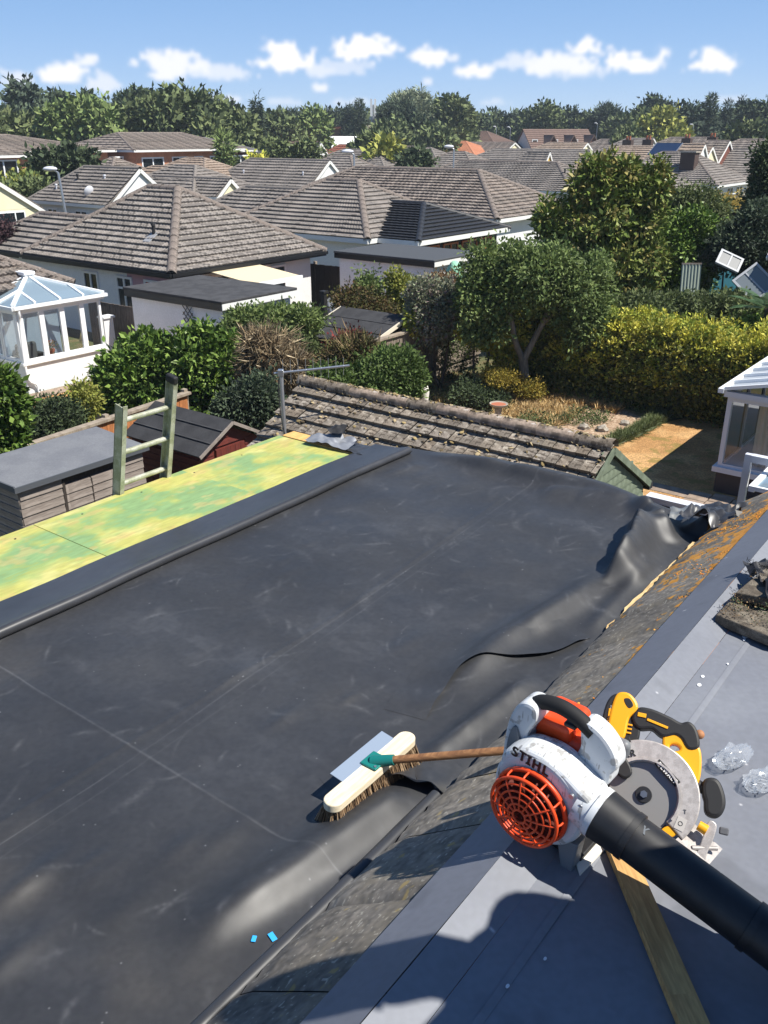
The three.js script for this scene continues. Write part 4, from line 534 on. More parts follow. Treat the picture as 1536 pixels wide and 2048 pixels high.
{
  const h2 = hipHouse('bungalow with a broad grey hip roof joined to the black tiled extension', [735, 480], [718, 362], [655, 362], 7.4, { cap: T.warm[2], capPieces: true, capR: .15, cols: 4, g: .29, wall: K.blueWall });
  hipRoof(h2, { X0: 2.2, X1: 7.0, Z0: -5.0, Z1: -13.6, eave: 2.3, ridge: 3.78, axis: 'q', near: 'gable', mats: T.grey, g: .29, cols: 3, seed: 91 }); mesh('wall', bx(2.6, 6.6, 0, 2.28, -13.2, -8.3), K.white, h2);
  const bx0 = house({ name: 'extension', label: 'black tiled hipped extension with orange timber window frames', category: 'extension', s: 29.05, q: 20.5, Ls: 6.2, Lq: 3.6, eave: 2.4, ridge: 3.5, axis: 'q', far: 'gable', mats: T.black, g: .24, cols: 3, roll: .012, cap: T.black[1], seed: 93, fasciaMat: K.fascia, wall: K.dark, windows: [['z', .01, .5, 1.6, 1.1, 2.1, { frame: K.orangeFrame, sill: false }], ['z', .01, 1.9, 3.0, 1.1, 2.1, { frame: K.orangeFrame, sill: false }], ['z', .01, 3.3, 4.5, 1.1, 2.1, { frame: K.orangeFrame, sill: false }], ['z', .01, 4.7, 5.7, 1.1, 2.1, { frame: K.orangeFrame, sill: false }]] });
  const h3 = hipHouse('long grey roofed bungalow whose hip rises behind the black tiled extension', [995, 440], [958, 342], [712, 345], 8.6, { mats: T.warm, cap: T.warm[2], capR: .16, cols: 3, g: .29, capPieces: true });
  const h4 = hipHouse('grey roofed bungalow partly hidden by the magnolia crown', [1145, 385], [1115, 326], [918, 326], 8, { cap: T.warm[0], capR: .16, g: .3 }); pipe(h4, 2, 3.4, -1.5, .4, K.dark);
  const h1 = gableHouse('white gabled bungalow with vent pipes, behind the pink bungalow', [213, 412], [280, 337], 7.6, { wall: K.white, g: .3, windows: [['x', 0, -3.4, -2.2, 1, 2.0, {}], ['x', 0, -6.2, -5.2, 1, 2.0, {}], ['x', 0, -1.6, -.8, 1.2, 2.0, { n: 1 }]] }); pipe(h1, .6, 2.8, -5.9); pipe(h1, 1.5, 3.4, -2.2); pipe(h1, 1.3, 3.2, -4.6, .7, K.dark);
  { const d = thing('satellite_dish', 'grey satellite dish on the roof of the white gabled bungalow', 'satellite dish', h1.position.clone().add(V(0, 0, 0)), TURN); d.position.copy(W(33.4, 47.6, 2.7)); mesh('dish', at(new THREE.SphereGeometry(.5, 18, 8, 0, 6.29, 0, .75).rotateX(1.9), 0, .5, 0), K.upvcGrey, d); mesh('bracket', rod(V(0, 0, -.1), V(0, .45, -.1), .03), K.iron, d); mesh('receiver_arm', rod(V(0, .3, 0), V(-.05, .35, .4), .02), K.iron, d); }
  fence('dark panel fence below the white gabled bungalow', 31.2, 52.5, 31.6, 43.8, 1.5, K.woodDark, { side: -1, w: .3 });
  const h8 = gableHouse('small cream gabled bungalow with a round light on its gable', [430, 395], [462, 358], 9, { wall: K.cream, windows: [['z', .01, 1.5, 3.2, .9, 2.1, {}]], g: .32 });
  farHouse('grey hipped roof with a vent pipe behind the cream gable', [391, 332], [350, 333], 66, 8.4, 2); farHouse('sandy toned hipped roof below the brick flats', [410, 317], [372, 318], 80, 9, 2.1, { mats: T.beige });
  farHouse('short hipped roof tucked under the brick flats', [229, 316], [224, 316], 74, 8, 2, { mats: T.warm }); farHouse('low sandy roof between the cream gable and the flats', [345, 334], [305, 334], 72, 6, 1.5, { mats: T.beige });
  const h9 = gableHouse('white gabled bungalow with a black wall lamp on its gable', [617, 375], [660, 321], 11, { wall: K.white, g: .34 }); mesh('wall_lamp', rbox(.25, .45, .2, .05, h9.userData.x || 2.6, 2.75, .18), K.dark, h9); pipe(h9, .8, 2.9, -1.4); pipe(h9, .8, 2.9, -8);
  const s9 = farHouse('grey hipped roof to the side of the lamp gable', [701, 313], [664, 316], 84, 8, 2.2, { cap: T.warm[2] });
  farHouse('broad grey roof with a small dark gable at its end', [756, 300], [688, 302], 100, 12, 2.6); farHouse('twin hipped roof, the paler of two beside the round dark bush', [833, 293], [812, 294], 122, 10, 2.3, { mats: T.warm }); farHouse('twin hipped roof, the darker of two beside the round dark bush', [862, 296], [856, 296], 112, 9, 2.1);
  farHouse('hipped grey roof behind the street lamp', [930, 304], [904, 304], 100, 9.5, 2.2, { cap: T.warm[2] });
  farHouse('salmon orange tiled roof standing out among grey roofs', [932, 283], [906, 283], 150, 15, 3.1, { mats: T.salmon, cap: T.salmon[0] });
  farHouse('long brown grey roof with a cream gable end', [1034, 285], [942, 285], 148, 13, 2.8, { near: 'gable', wall: K.cream, mats: T.warm }); farHouse('dark brown hipped roof in front of the tree line', [974, 263], [953, 263], 172, 13, 3.2, { mats: T.rust, wall: K.brickDark });
  farHouse('long grey roof with a yellow gabled dormer', [1178, 300], [990, 303], 108, 10, 2.4);
  { const p = PZ(1100, 304, 100); const d = house({ name: 'dormer', label: 'small yellow gabled dormer on the long grey roof', category: 'dormer', s: p.s - 1.4, q: p.q + .1, Ls: 2.8, Lq: 4, eave: p.y - 1.9, ridge: p.y, axis: 'q', near: 'gable', wall: M('#d8b45c', .8), over: .2, cols: 1.5, base: 0 }); }
  { const p = PZ(1033, 320, 96); house({ name: 'dormer', label: 'tiny white gabled dormer on the long grey roof', category: 'dormer', s: p.s - 1, q: p.q + .1, Ls: 2, Lq: 4, eave: p.y - 1.3, ridge: p.y, axis: 'q', near: 'gable', wall: K.white, over: .2, cols: 1.5 }); }
  { const p = PZ(640, 284, 130); }
  farHouse('pale beige long roof in front of the triple gabled house', [1180, 286], [1098, 288], 118, 9, 2.2, { mats: T.beige, near: 'gable', wall: K.cream });
  // right hand rows
  const h17 = hipHouse('grey hipped bungalow with a tall dark brick chimney', [1435, 372], [1385, 305], [1325, 305], 9.6, { cap: T.warm[0], g: .33, windows: [['z', 0, .8, 2, .2, 2.1, {}], ['z', 0, 3.4, 5, 1, 2.1, {}], ['z', 0, 5.8, 7.6, 1, 2.1, {}]] });
  { const a = PS(1379, 308, 77.2); const B = PS(1376, 338, 77.6), zc = -(B.q - 24.2); const ch = mesh('chimney', bx(1.6, 2.6, 2.6, a.y + .1, zc - .6, zc + .6), M('#4a3a34', .9), h17); mesh('chimney_cap', bx(1.5, 2.7, a.y + .1, a.y + .22, zc - .7, zc + .7), K.stone, ch); mesh('lead_flashing', at(rbox(1.5, .05, 1.9, .02), 2.0, 3.35, zc, 0, 0, .42), M('#9a9b9d', .6), h17); }
  farHouse('grey roof at the end of the row beside the dark tree', [1566, 300], [1440, 303], 98, 10, 3, { mats: T.grey, near: 'gable' });
  house({ name: 'bungalow', label: 'grey hipped roof corner just beyond the magnolia', s: 60.6, q: 23.6, Ls: 9, Lq: 5, eave: 2.4, ridge: 4.3, axis: 'q', cols: 3, seed: 71, windows: [['z', 0, 6, 8, .9, 2.1, {}]] });
  { const p = PZ(1455, 402, 52), t = thing('garage', 'small white flat roofed garage beside the golden shrub', 'garage', W(p.s, p.q, 0)); mesh('wall', bx(0, 3, 0, p.y, -3, 2), K.pale, t); mesh('roof', bx(-.15, 3.15, p.y, p.y + .18, -3.15, 2.15), K.felt, t); mesh('door', bx(.4, 2.4, 0, p.y - .4, 2, 2.03), K.white, t); }
  farHouse('white gable with solar panels beside it, behind the chimney', [1312, 277], [1265, 279], 128, 9, 2.2, { near: 'gable', wall: K.white }); farHouse('sandy roofed bungalow showing above the magnolia', [1320, 293], [1252, 292], 92, 9, 2.3, { mats: T.beige, near: 'gable' });
  farHouse('white gabled house between two sandy roofs', [1372, 292], [1335, 292], 92, 7, 2.2, { near: 'gable', wall: K.white }); farHouse('tall narrow white gable next to the cream gable', [1417, 289], [1385, 289], 88, 6, 2.4, { near: 'gable', wall: K.white, mats: T.beige }); farHouse('cream gable end between white and brick gables', [1432, 294], [1425, 294], 94, 7, 2.1, { near: 'gable', wall: K.cream, mats: T.beige });
  farHouse('dark brick gable with long grey roof', [1466, 282], [1448, 282], 100, 8, 2.6, { near: 'gable', wall: K.brickDark, mats: T.warm }); farHouse('long roof at the end of the far row', [1560, 279], [1480, 279], 112, 9, 2.4, { mats: T.warm }); farHouse('long brown roof with three chimneys', [1434, 275], [1342, 277], 138, 9, 2.3, { mats: T.warm, near: 'gable', wall: K.white }); farHouse('grey roof with white gable in the far row', [1260, 279], [1205, 280], 140, 9, 2.2, { near: 'gable', wall: K.white, mats: T.warm }); farHouse('pale roof left of the chimneys in the far row', [1342, 276], [1322, 277], 150, 8, 2.2, { near: 'gable', mats: T.slate });
  for (const [x, y, lab] of [[1256, 285, 'dark chimney stack on the grey roof of the far row'], [1296, 284, 'dark chimney stack beside the solar panels'], [1374, 281, 'dark chimney stack in the middle of the long brown roof'], [1425, 279, 'dark chimney stack by the white gable of the long brown roof']]) { const p = PZ(x, y, 126), t = thing('chimney', lab, 'chimney', W(p.s, p.q, p.y - 1.2)); mesh('stack', bx(-.45, .45, 0, 1.5, -.6, .6), M('#4a3a34', .9), t); mesh('pot', new THREE.CylinderGeometry(.14, .17, .5, 8).translate(0, 1.75, .2), K.terracotta, t); mesh('pot', new THREE.CylinderGeometry(.14, .17, .5, 8).translate(0, 1.75, -.2), K.terracotta, t); }
  { const p = PZ(1330, 298, 88), t = thing('solar_panel', 'dark blue solar panel on a far roof slope', 'solar panel', W(p.s, p.q, p.y), TURN); mesh('panel', at(rbox(2.2, .06, 2.4, .02), 0, 0, 0, 0, 0, .45), MP('#1c2a44', .15), t); mesh('frame', at(join([bx(-1.14, 1.14, -.05, .05, 1.2, 1.26), bx(-1.14, 1.14, -.05, .05, -1.26, -1.2)]), 0, 0, 0, 0, 0, .45), K.steel, t); }
}
// cream bungalow at the edge of the row
{
  const c = PH(88, 415, 2.4), w0 = PQ(2, 425, c.q), w1 = PQ(48, 465, c.q), s0 = c.s - 8.4; const win = [['z', .01, w0.s - s0 - 1, w1.s - s0, Math.max(.7, w1.y), w0.y, { n: 2, split: .72 }]];
  house({ name: 'bungalow', label: 'cream gabled bungalow with a wide picture window beside the lamp post', s: s0 + .3, q: c.q + .12, Ls: 7.8, Lq: 8, eave: 2.4, ridge: 4.95, axis: 'q', near: 'gable', wall: K.cream, mats: T.warm, over: .3, cols: 2, windows: win });
}
// two blocks of brick flats
{
  const q = 72, r = PQ(232, 300, q), l = PQ(66, 306, q), a = house({ name: 'block_of_flats', label: 'orange brick block of flats with a projecting hipped wing', category: 'building', s: l.s - 22, q, Ls: r.s - l.s + 21, Lq: 12, eave: r.y, ridge: r.y + 1.25, axis: 's', mats: T.warm, cols: 1, g: .5, tw: .5, wall: K.brick, over: .6 }), x0 = 22;
  const fl = (h, x, y, w = 1.6, hh = 1.2, face = 'z', pl = .01) => windowOn(h, face, pl, x, x + w, y, y + hh, { fr: .12 });
  for (let i = 0; i < 5; i++) { const x = x0 + .8 + i * 3.4; fl(a, x, 3.1); fl(a, x + .2, .8); mesh('balcony', join([bx(x + 1.9, x + 3.1, 2.75, 3.7, .02, .1)]), K.white, a); }
  const wq = 66.5, p = PQ(72, 310, wq), wg = house({ name: 'flats_wing', label: 'brick wing of the flats with two white windows one above the other', category: 'building', s: p.s - 14, q: wq, Ls: 13.6, Lq: 6, eave: p.y, ridge: p.y + .9, axis: 's', mats: T.warm, cols: 1, g: .5, tw: .5, wall: K.brick }); fl(wg, 9.9, 2.9, 2.4, 1.5); fl(wg, 10.2, .6, 2.2, 1.1); 
  const c = PZ(268, 301, 86), ap = PZ(270, 271, 92), e = PQ(400, 301, c.q), b = house({ name: 'block_of_flats', label: 'orange brick block of flats with white balcony railings', category: 'building', s: c.s + .6, q: c.q + .6, Ls: e.s - c.s + 5, Lq: 11, eave: c.y, ridge: c.y + 1.45, axis: 's', hipK: .5, mats: T.warm, cols: 1, g: .5, tw: .5, wall: K.brick, over: .6 });
  for (const [x, w, hh, y] of [[.6, 2.6, 1.6, 2.6], [4.2, 1.9, 1.2, 3.0], [7.0, 1.1, .9, 3.3], [9.0, 2.0, 1.2, 3.0], [12.0, 2.4, 1.6, 2.6]]) fl(b, x, y, w, hh); for (const x of [.5, 11.9]) { const k = mesh('balcony', join([bx(x, x + 2.8, 2.45, 2.55, .02, .5), bx(x, x + 2.8, 3.2, 3.28, .42, .5)]), K.white, b); for (let i = 0; i < 5; i++) mesh('baluster', bx(x + i * .66, x + i * .66 + .12, 2.55, 3.2, .43, .49), K.white, k); }
  const d = PZ(472, 305, 96); house({ name: 'block_of_flats', label: 'low grey roofed end of the flats behind the pointed conifer', category: 'building', s: e.s + 3.6, q: c.q + 2.5, Ls: 6, Lq: 8, eave: c.y - .2, ridge: c.y + 1.0, axis: 's', mats: T.slate, cols: 1, g: .5, wall: K.brickDark });
}
// the cluster by the industrial estate
{
  farHouse('red tiled hipped house among the trees', [566, 268], [538, 268], 150, 16, 4.2, { mats: T.red, wall: K.brickDark, cap: T.red[0] }); farHouse('low red tiled roof beside the hipped red house', [600, 276], [578, 276], 152, 10, 3, { mats: T.red, cap: T.red[0] });
  farHouse('pale blue walled house with a roof light', [640, 284], [536, 285], 132, 11, 3.4, { mats: T.rust, wall: K.blueWall, near: 'gable' });
  for (const [x, lab] of [[582, 'white gabled terrace house with a skylight next to it'], [602, 'white gabled terrace house beside the slate roof']]) farHouse(lab, [x, 290], [x - 14, 290], 124, 6, 3.0, { near: 'gable', wall: K.white, mats: T.slate });
  farHouse('white rendered house with big plain gable and brick chimney', [646, 286], [612, 287], 122, 9, 4.4, { near: 'gable', wall: K.white, mats: T.slate }); farHouse('dark slate roofed cottage with a black gable', [536, 304], [520, 304], 104, 9, 3, { near: 'gable', mats: T.slate, wall: K.dark }); farHouse('reddish roof corner next to the white building', [716, 290], [690, 292], 128, 8, 2.5, { mats: T.red, wall: K.white, near: 'gable' });
  const p = PZ(602, 290, 195), q2 = PZ(712, 263, 195), t = thing('industrial_building', 'long flat roofed brown industrial building with aerials on top', 'building', W(p.s, p.q, 0), 0), w = (712 - 602) / FOC * 195 * 1.07; mesh('wall', bx(0, w * .92, 0, q2.y + .4, -14, 0), K.tan, t); mesh('wall', bx(w * .92, w * 1.08, 0, q2.y + 1.2, -13, -1), K.cream, t); mesh('parapet', bx(-.3, w * .92, q2.y + .4, q2.y + .9, -14.3, .3), K.brickDark, t); for (let i = 0; i < 5; i++) mesh('window', bx(w * .94 + .2, w * 1.06, 2 + i * 1.0, 2.5 + i * 1.0, -1, -.95), K.glass, t); for (const [x, hh] of [[.2, 4], [.4, 5], [.55, 3.5], [.7, 5.5], [.86, 4.5]]) mesh('mast', rod(V(x * w, q2.y, -5), V(x * w, q2.y + hh, -5), .12, .08, 6), K.steel, t);
  const h = PZ(660, 284, 165), k = thing('warehouse', 'low white roofed warehouse beside the industrial building', 'building', W(h.s, h.q, 0), .15); mesh('wall', bx(-3, 7, 0, h.y - 1.2, -9, 0), K.pale, k); mesh('roof', poly([V(-3.3, h.y - 1.2, .3), V(7.3, h.y - 1.2, .3), V(7.3, h.y + .9, -9), V(-3.3, h.y + .9, -9)], .1), K.white, k);
  const v = PZ(1175, 281, 210), m = thing('warehouse', 'long pale industrial shed with white sloping roofs before the trees', 'building', W(v.s, v.q, 0), -.1); mesh('wall', bx(0, 20, 0, v.y + 1.4, -10, 0), K.pale, m); mesh('roof', poly([V(-.4, v.y + .2, .5), V(10, v.y + .2, .5), V(10, v.y + 2.4, -8), V(-.4, v.y + 2.4, -8)], .1), K.white, m); mesh('roof', poly([V(3, v.y - .3, 4), V(13, v.y - .3, 4), V(13, v.y + 1.2, .8), V(3, v.y + 1.2, .8)], .1), K.white, m);
  const b = PZ(497, 345, 88), s = thing('shed', 'bright blue shed beside the golden shrub', 'shed', W(b.s, b.q, b.y - 2), 0); mesh('wall', bx(-.7, .9, 0, 2.3, -2, 0), M('#1e4fa8', .6), s); mesh('roof', bx(-.85, 1.1, 2.3, 2.42, -2.1, .15), K.felt, s); mesh('door_post', bx(.55, .75, 0, 2.25, .002, .05), K.white, s);
}
{ // triple gabled house
  const z = 168, a = PZ(1066, 258, z), t = thing('chalet_house', 'brown roofed house with three brick gables and a white end gable', 'house', W(a.s, a.q, 0), TURN - .62), wd = 12.5, ry = a.y, ev = a.y - 3.2;
  mesh('wall', bx(0, wd, 0, ev, -7, 0), K.white, t); slope(t, [V(-.3, ev, .4), V(wd + .3, ev, .4), V(wd + .3, ry, -3.5), V(-.3, ry, -3.5)], { mats: T.rust, g: .5, tw: .5, cols: 1 }); slope(t, [V(wd + .3, ev, -7.4), V(-.3, ev, -7.4), V(-.3, ry, -3.5), V(wd + .3, ry, -3.5)], { mode: 'plain', mats: T.rust }); mesh('gable_wall', poly([V(wd, ev, 0), V(wd, ev, -7), V(wd, ry - .1, -3.5)]), K.white, t); mesh('gable_wall', poly([V(0, ev, 0), V(0, ev, -7), V(0, ry - .1, -3.5)]), K.white, t);
  for (let i = 0; i < 3; i++) { const x = 1.9 + i * 4; const g = mesh('brick_gable', join([bx(x - .0, x + 3, 0, ev - .6, .1, 1.2), poly([V(x, ev - .6, 1.2), V(x + 3, ev - .6, 1.2), V(x + 1.5, ev + 2.1, 1.2)])]), K.brickDark, t); for (const s of [0, 1]) mesh('gable_roof', poly([V(x + 1.5, ev + 2.3, 1.5), V(x + (s ? 3.4 : -.4), ev - .75, 1.5), V(x + (s ? 3.4 : -.4), ev - .75, -2.5), V(x + 1.5, ev + 2.3, -2.5)], .12), T.rust[0], t); mesh('pane', bx(x + .9, x + 2.1, ev - 2.2, ev - .8, 1.21, 1.25), K.glass, g); windowOn(t, 'z', -.9, x - 1.5, x - .4, ev + .6, ev + 1.5, { n: 1, fr: .12 }); }
}
// ---------- street lamps and masts ----------
function lamp(label, px, py, z, o = {}) {
  const p = PZ(px, py, z), t = thing('street_lamp', label, 'street lamp', W(p.s, p.q, 0), o.turn || 0, o.group), y = p.y, k = Math.min(z, 50) / 40, hk = o.head || (z > 100 ? .7 : 1); mesh('post', rod(V(0, 0, 0), V(o.lean || 0, y, 0), .07 * k, .05 * k, 10), K.steel, t); mesh('bracket', rod(V(o.lean || 0, y, 0), V((o.lean || 0) - .3 * k, y + .12 * k, 0), .03 * k), K.steel, t); mesh('lamp_head', new THREE.SphereGeometry(.24 * k * hk, 14, 8).scale(1.3, .45, .8).translate((o.lean || 0) - .32 * k, y + .14 * k, 0), K.upvcGrey, t); return t;
}
lamp('street lamp with rounded white head above the pink bungalow ridge', 128, 345, 40, { lean: -.25 }); lamp('street lamp standing behind the broad grey hip roof', 708, 309, 60); lamp('slim street lamp before the hipped grey roof', 908, 298, 74);
for (const [x, y, z, lab] of [[246, 240, 118, 'thin pale lamp post rising between the two blocks of flats'], [477, 244, 125, 'thin lamp post in front of the willow tree'], [947, 258, 175, 'thin lamp post by the brown hipped house'], [993, 255, 178, 'tall thin lamp post before the dark tree line'], [1021, 256, 180, 'thin lamp post between the brown roof and the triple gables'], [1051, 264, 176, 'short lamp post beside the triple gabled house'], [1387, 251, 160, 'lamp post in front of the dark wood'], [885, 254, 178, 'lamp post in front of the pale pines'], [1195, 248, 190, 'lamp post beside the white warehouse roof']]) lamp(lab, x, y, z);
{ const p = PZ(745, 198, 185), t = thing('telecom_mast', 'tall slim telecom mast with three antennas rising over the trees', 'mast', W(p.s, p.q, 0), 0); mesh('pole', rod(V(0, 0, 0), V(0, p.y - 1, 0), .45, .32, 12), K.steel, t); for (let i = 0; i < 3; i++) { const a = i * 2.1; mesh('antenna', bx(Math.cos(a) * .5 - .2, Math.cos(a) * .5 + .2, p.y - 3, p.y, Math.sin(a) * .5 - .2, Math.sin(a) * .5 + .2), K.upvc, t); } mesh('collar', new THREE.CylinderGeometry(.7, .7, .4, 14).translate(0, p.y - 3.4, 0), K.steel, t); }
// ---------- trees and shrubs ----------
const toLocal = (p, s, q) => V(p.s - s, p.y, -(p.q - q));
function bush(name, label, category, z, lobes, geo, mat, pal, o = {}) {              // lobes: centre and half size as seen at distance z, number of clumps
  const c = PZ(lobes[0][0], lobes[0][1], z), t = thing(name, label, category, W(c.s, c.q, 0), TURN, o.group), list = lobes.map(([px, py, rx, ry, n, dz = 0]) => { const zz = z + dz, p = toLocal(PZ(px, py, zz), c.s, c.q), k = zz / FOC * .98; return [p.x, p.y, p.z, rx * k, ry * k * 1.04, rx * k * (o.deep || .85), n, -1]; });
  const pts = blob(list, o.seed || Math.round(z * 31 + lobes[0][0]), o.shell ?? .6).concat(sprays(list, o.twigs ?? Math.round(lobes.length * 9), Math.round(z * 3 + lobes[0][1]), .28 * z / 20, .1 * z / 20)).filter(p => p.y > .02); scatter(t, o.part || 'foliage', geo, mat, pal, pts, Math.round(z * 17 + lobes[0][0]), o);
  const R = rng(Math.round(lobes[0][0])), st = []; for (const l of list.slice(0, 5)) st.push(limb([V(l[0] * .5 + (R() - .5) * .2, 0, l[2] * .5), V(l[0] * .8, l[1] * .5, l[2] * .8), V(l[0], l[1] + l[4] * .3, l[2])], o.stem || .05, .015, 6)); for (const g of st) mesh('stem', g, o.bark || K.bark, t);
  if (o.extra) o.extra(t, list); return t;
}
const L_ = LM;
// near gardens
bush('laurel_hedge', 'big glossy laurel hedge behind the orange fence', 'hedge', 19.6, [[300, 755, 94, 88, 1500], [400, 735, 90, 76, 1300], [245, 775, 50, 80, 600], [470, 745, 58, 70, 800], [360, 812, 120, 58, 700]], CG.laurel, L_.gloss, PAL.laurel, { shell: .72 });
bush('shrub', 'light green climbing shrub in front of the white outbuilding', 'shrub', 21.5, [[490, 655, 46, 34, 360], [545, 645, 60, 28, 400], [600, 645, 46, 26, 300]], CG.small, L_.soft, PAL.light, { size: 1.0, twigs: 14 });
bush('conifer_shrub', 'dark dusty evergreen shrub below the laurel hedge', 'shrub', 15.5, [[510, 810, 52, 54, 700], [470, 830, 40, 44, 400]], CG.tiny, L_.soft, PAL.deep, {});
bush('brush_pile', 'heap of dry brown cut branches beside the aerial', 'brush', 17.5, [[540, 706, 46, 22, 420], [588, 735, 34, 26, 320], [514, 690, 30, 18, 200], [506, 745, 22, 30, 180], [556, 745, 44, 22, 260]], CG.twig, L_.dry, C3([164, 146, 118], [132, 112, 86], [184, 168, 140], [110, 96, 72]), { part: 'twigs', size: .5, shell: .35 });
bush('laurel_bush', 'bright laurel bush beside the weathered shed', 'shrub', 13.6, [[4, 800, 38, 60, 380], [0, 875, 46, 64, 420]], CG.laurel, L_.gloss, PAL.laurel, { size: .9 });
bush('shrub', 'low dark shrub in front of the scorched lawn', 'shrub', 17, [[110, 838, 52, 34, 420], [70, 842, 24, 28, 140]], CG.tiny, L_.soft, PAL.dark); bush('shrub', 'small yellow leaved shrub on the edge of the scorched lawn', 'shrub', 18, [[168, 802, 24, 30, 160]], CG.tiny, L_.soft, PAL.lime);
bush('hedge', 'clipped yew green hedge behind the mossy ridge', 'hedge', 16.5, [[775, 762, 70, 58, 1300], [720, 778, 70, 46, 800], [808, 755, 38, 48, 500], [650, 770, 40, 36, 260]], CG.tiny, L_.soft, PAL.yew, { shell: .75, twigs: 12 });
bush('shrub', 'half dead twiggy shrub leaning on the clipped hedge', 'shrub', 17.3, [[712, 716, 46, 28, 600], [670, 735, 30, 24, 220]], CG.twig, L_.dry, C3([132, 112, 84], [104, 96, 60], [84, 92, 48]), { part: 'twigs', size: .55 }); bush('shrub', 'dark red leaved shrub on the clipped hedge', 'shrub', 18, [[704, 692, 34, 16, 150]], CG.tiny, L_.soft, PAL.red);
bush('shrub', 'green shrub behind the brush pile', 'shrub', 18.6, [[600, 712, 34, 26, 200], [560, 690, 30, 20, 120]], CG.small, L_.soft, PAL.mid);
bush('shrub', 'rounded variegated shrub against the second white outbuilding', 'shrub', 26.5, [[735, 582, 28, 26, 220], [730, 604, 32, 26, 180]], CG.small, L_.soft, PAL.light, { twigs: 4 }); bush('shrub', 'yellow green shrub beside the variegated one', 'shrub', 26, [[805, 582, 28, 28, 220], [800, 605, 28, 30, 180], [785, 556, 9, 16, 36]], CG.small, L_.soft, PAL.lime, { twigs: 4 }); bush('shrub', 'brownish heather like shrub at the patio edge', 'shrub', 24.5, [[715, 606, 34, 22, 220], [750, 622, 44, 20, 240], [690, 598, 20, 16, 90]], CG.tiny, L_.soft, C3([104, 84, 54], [84, 86, 46], [96, 92, 50]));
bush('shrub', 'large silver leaved shrub overhanging the bleached fence', 'shrub', 22.6, [[872, 632, 58, 56, 800], [905, 602, 42, 34, 360], [850, 592, 36, 26, 220]], CG.tiny, L_.soft, PAL.grey.concat(PAL.silver), { size: 1.15 }); bush('shrub', 'bronze topped shrub rising above the silver leaved shrub', 'shrub', 24, [[885, 572, 42, 18, 220]], CG.tiny, L_.soft, PAL.brown, { twigs: 4 });
bush('golden_shrub', 'golden shrub spilling over the bleached fence', 'shrub', 22.4, [[950, 650, 30, 32, 220], [985, 668, 40, 30, 240], [1030, 690, 40, 30, 160], [830, 650, 18, 14, 70]], CG.spire, L_.soft, PAL.gold);
{ // golden hedge across the garden, with a darker foot
  const t = thing('golden_hedge', 'long golden privet hedge across the far side of the garden', 'hedge', W(20.1, 4.6, 0)), R = rng(12); scatter(t, 'foliage', CG.small, L_.soft, C3([120, 122, 58], [100, 108, 50], [90, 98, 46], [150, 144, 64]), boxFill(0, 1.25, .05, 1.7, -6.9, 0, 4000, 31, .14), 32, { size: 1 });
  const tops = []; for (let i = 0; i < 820; i++) { const z = -R() * 6.9, x = R() * 1.2; tops.push(V(x, 1.56 + R() * .26 + .3 * vn(z * 1.4 + 30, x * 2, 7) , z)); if (R() < .1) for (let k = 1; k < 5; k++) tops.push(V(x, 1.85 + k * .09, z)); } for (let i = 0; i < 320; i++) tops.push(V(-.05 - R() * .1, .7 + R() * 1.0, -R() * 6.9)); scatter(t, 'new_growth', CG.spire, L_.soft, PAL.gold, tops, 34, { size: .75, upright: true });
  const st = []; for (let i = 0; i < 14; i++) st.push(limb([V(.6, 0, -.3 - i * .48), V(.55 + R() * .2, .6, -.3 - i * .48), V(.5 + R() * .3, 1.4, -.3 - i * .48)], .04, .015, 5)); for (const g of st) mesh('stem', g, K.bark, t);
}
bush('hedge', 'bright green hedge continuing from the golden hedge', 'hedge', 21, [[1500, 690, 46, 56, 700], [1545, 700, 50, 60, 500]], CG.small, L_.soft, PAL.laurel); 
bush('shrub', 'mixed green shrubbery behind the golden hedge', 'shrub', 23.5, [[1290, 630, 80, 34, 700], [1380, 625, 70, 30, 560], [1210, 640, 50, 40, 380], [1450, 615, 56, 26, 340], [1150, 650, 40, 40, 260]], CG.small, L_.soft, PAL.mid);
bush('shrub', 'tangled pale shrub below the lean-to', 'shrub', 22.5, [[1500, 628, 46, 22, 260]], CG.small, L_.soft, PAL.olive);
{ // apple tree
  const b = PH(1050, 800, 0), t = thing('apple_tree', 'apple tree with forked grey trunk standing in the dry garden', 'tree', W(b.s, b.q, 0)), P = (px, py, z = 21.6) => toLocal(PZ(px, py, z), b.s, b.q);
  mesh('trunk', join([limb([V(0, 0, 0), P(1048, 760), P(1046, 715)], .15, .11, 12), limb([P(1046, 722), P(1030, 680), P(1020, 630), P(990, 570)], .09, .03), limb([P(1046, 722), P(1070, 675), P(1092, 630), P(1110, 560)], .09, .03), limb([P(1080, 655), P(1120, 615), P(1160, 580)], .05, .02), limb([P(1026, 655), P(985, 620), P(960, 580)], .05, .02)]), K.barkPale, t);
  const k = 21.6 / FOC, lobe = (px, py, rx, ry, n, dz = 0) => { const p = P(px, py, 21.6 + dz); return [p.x, p.y, p.z, rx * k, ry * k, rx * k * .9, n]; };
  const al = [lobe(1060, 565, 96, 72, 520), lobe(990, 590, 60, 62, 300), lobe(1140, 590, 64, 66, 320), lobe(942, 598, 30, 46, 110), lobe(1192, 622, 34, 44, 130), lobe(1168, 664, 36, 30, 110), lobe(958, 662, 26, 26, 70), lobe(1030, 534, 58, 40, 300), lobe(1110, 534, 50, 42, 260), lobe(960, 545, 34, 40, 150), lobe(1180, 560, 30, 40, 140), lobe(1130, 640, 40, 30, 110, .3), lobe(985, 640, 34, 30, 90)]; scatter(t, 'crown', CG.small, L_.soft, PAL.apple, blob(al, 41, .42).concat(sprays(al, 150, 45, .34, .11)), 42, { size: 1.05 });
}
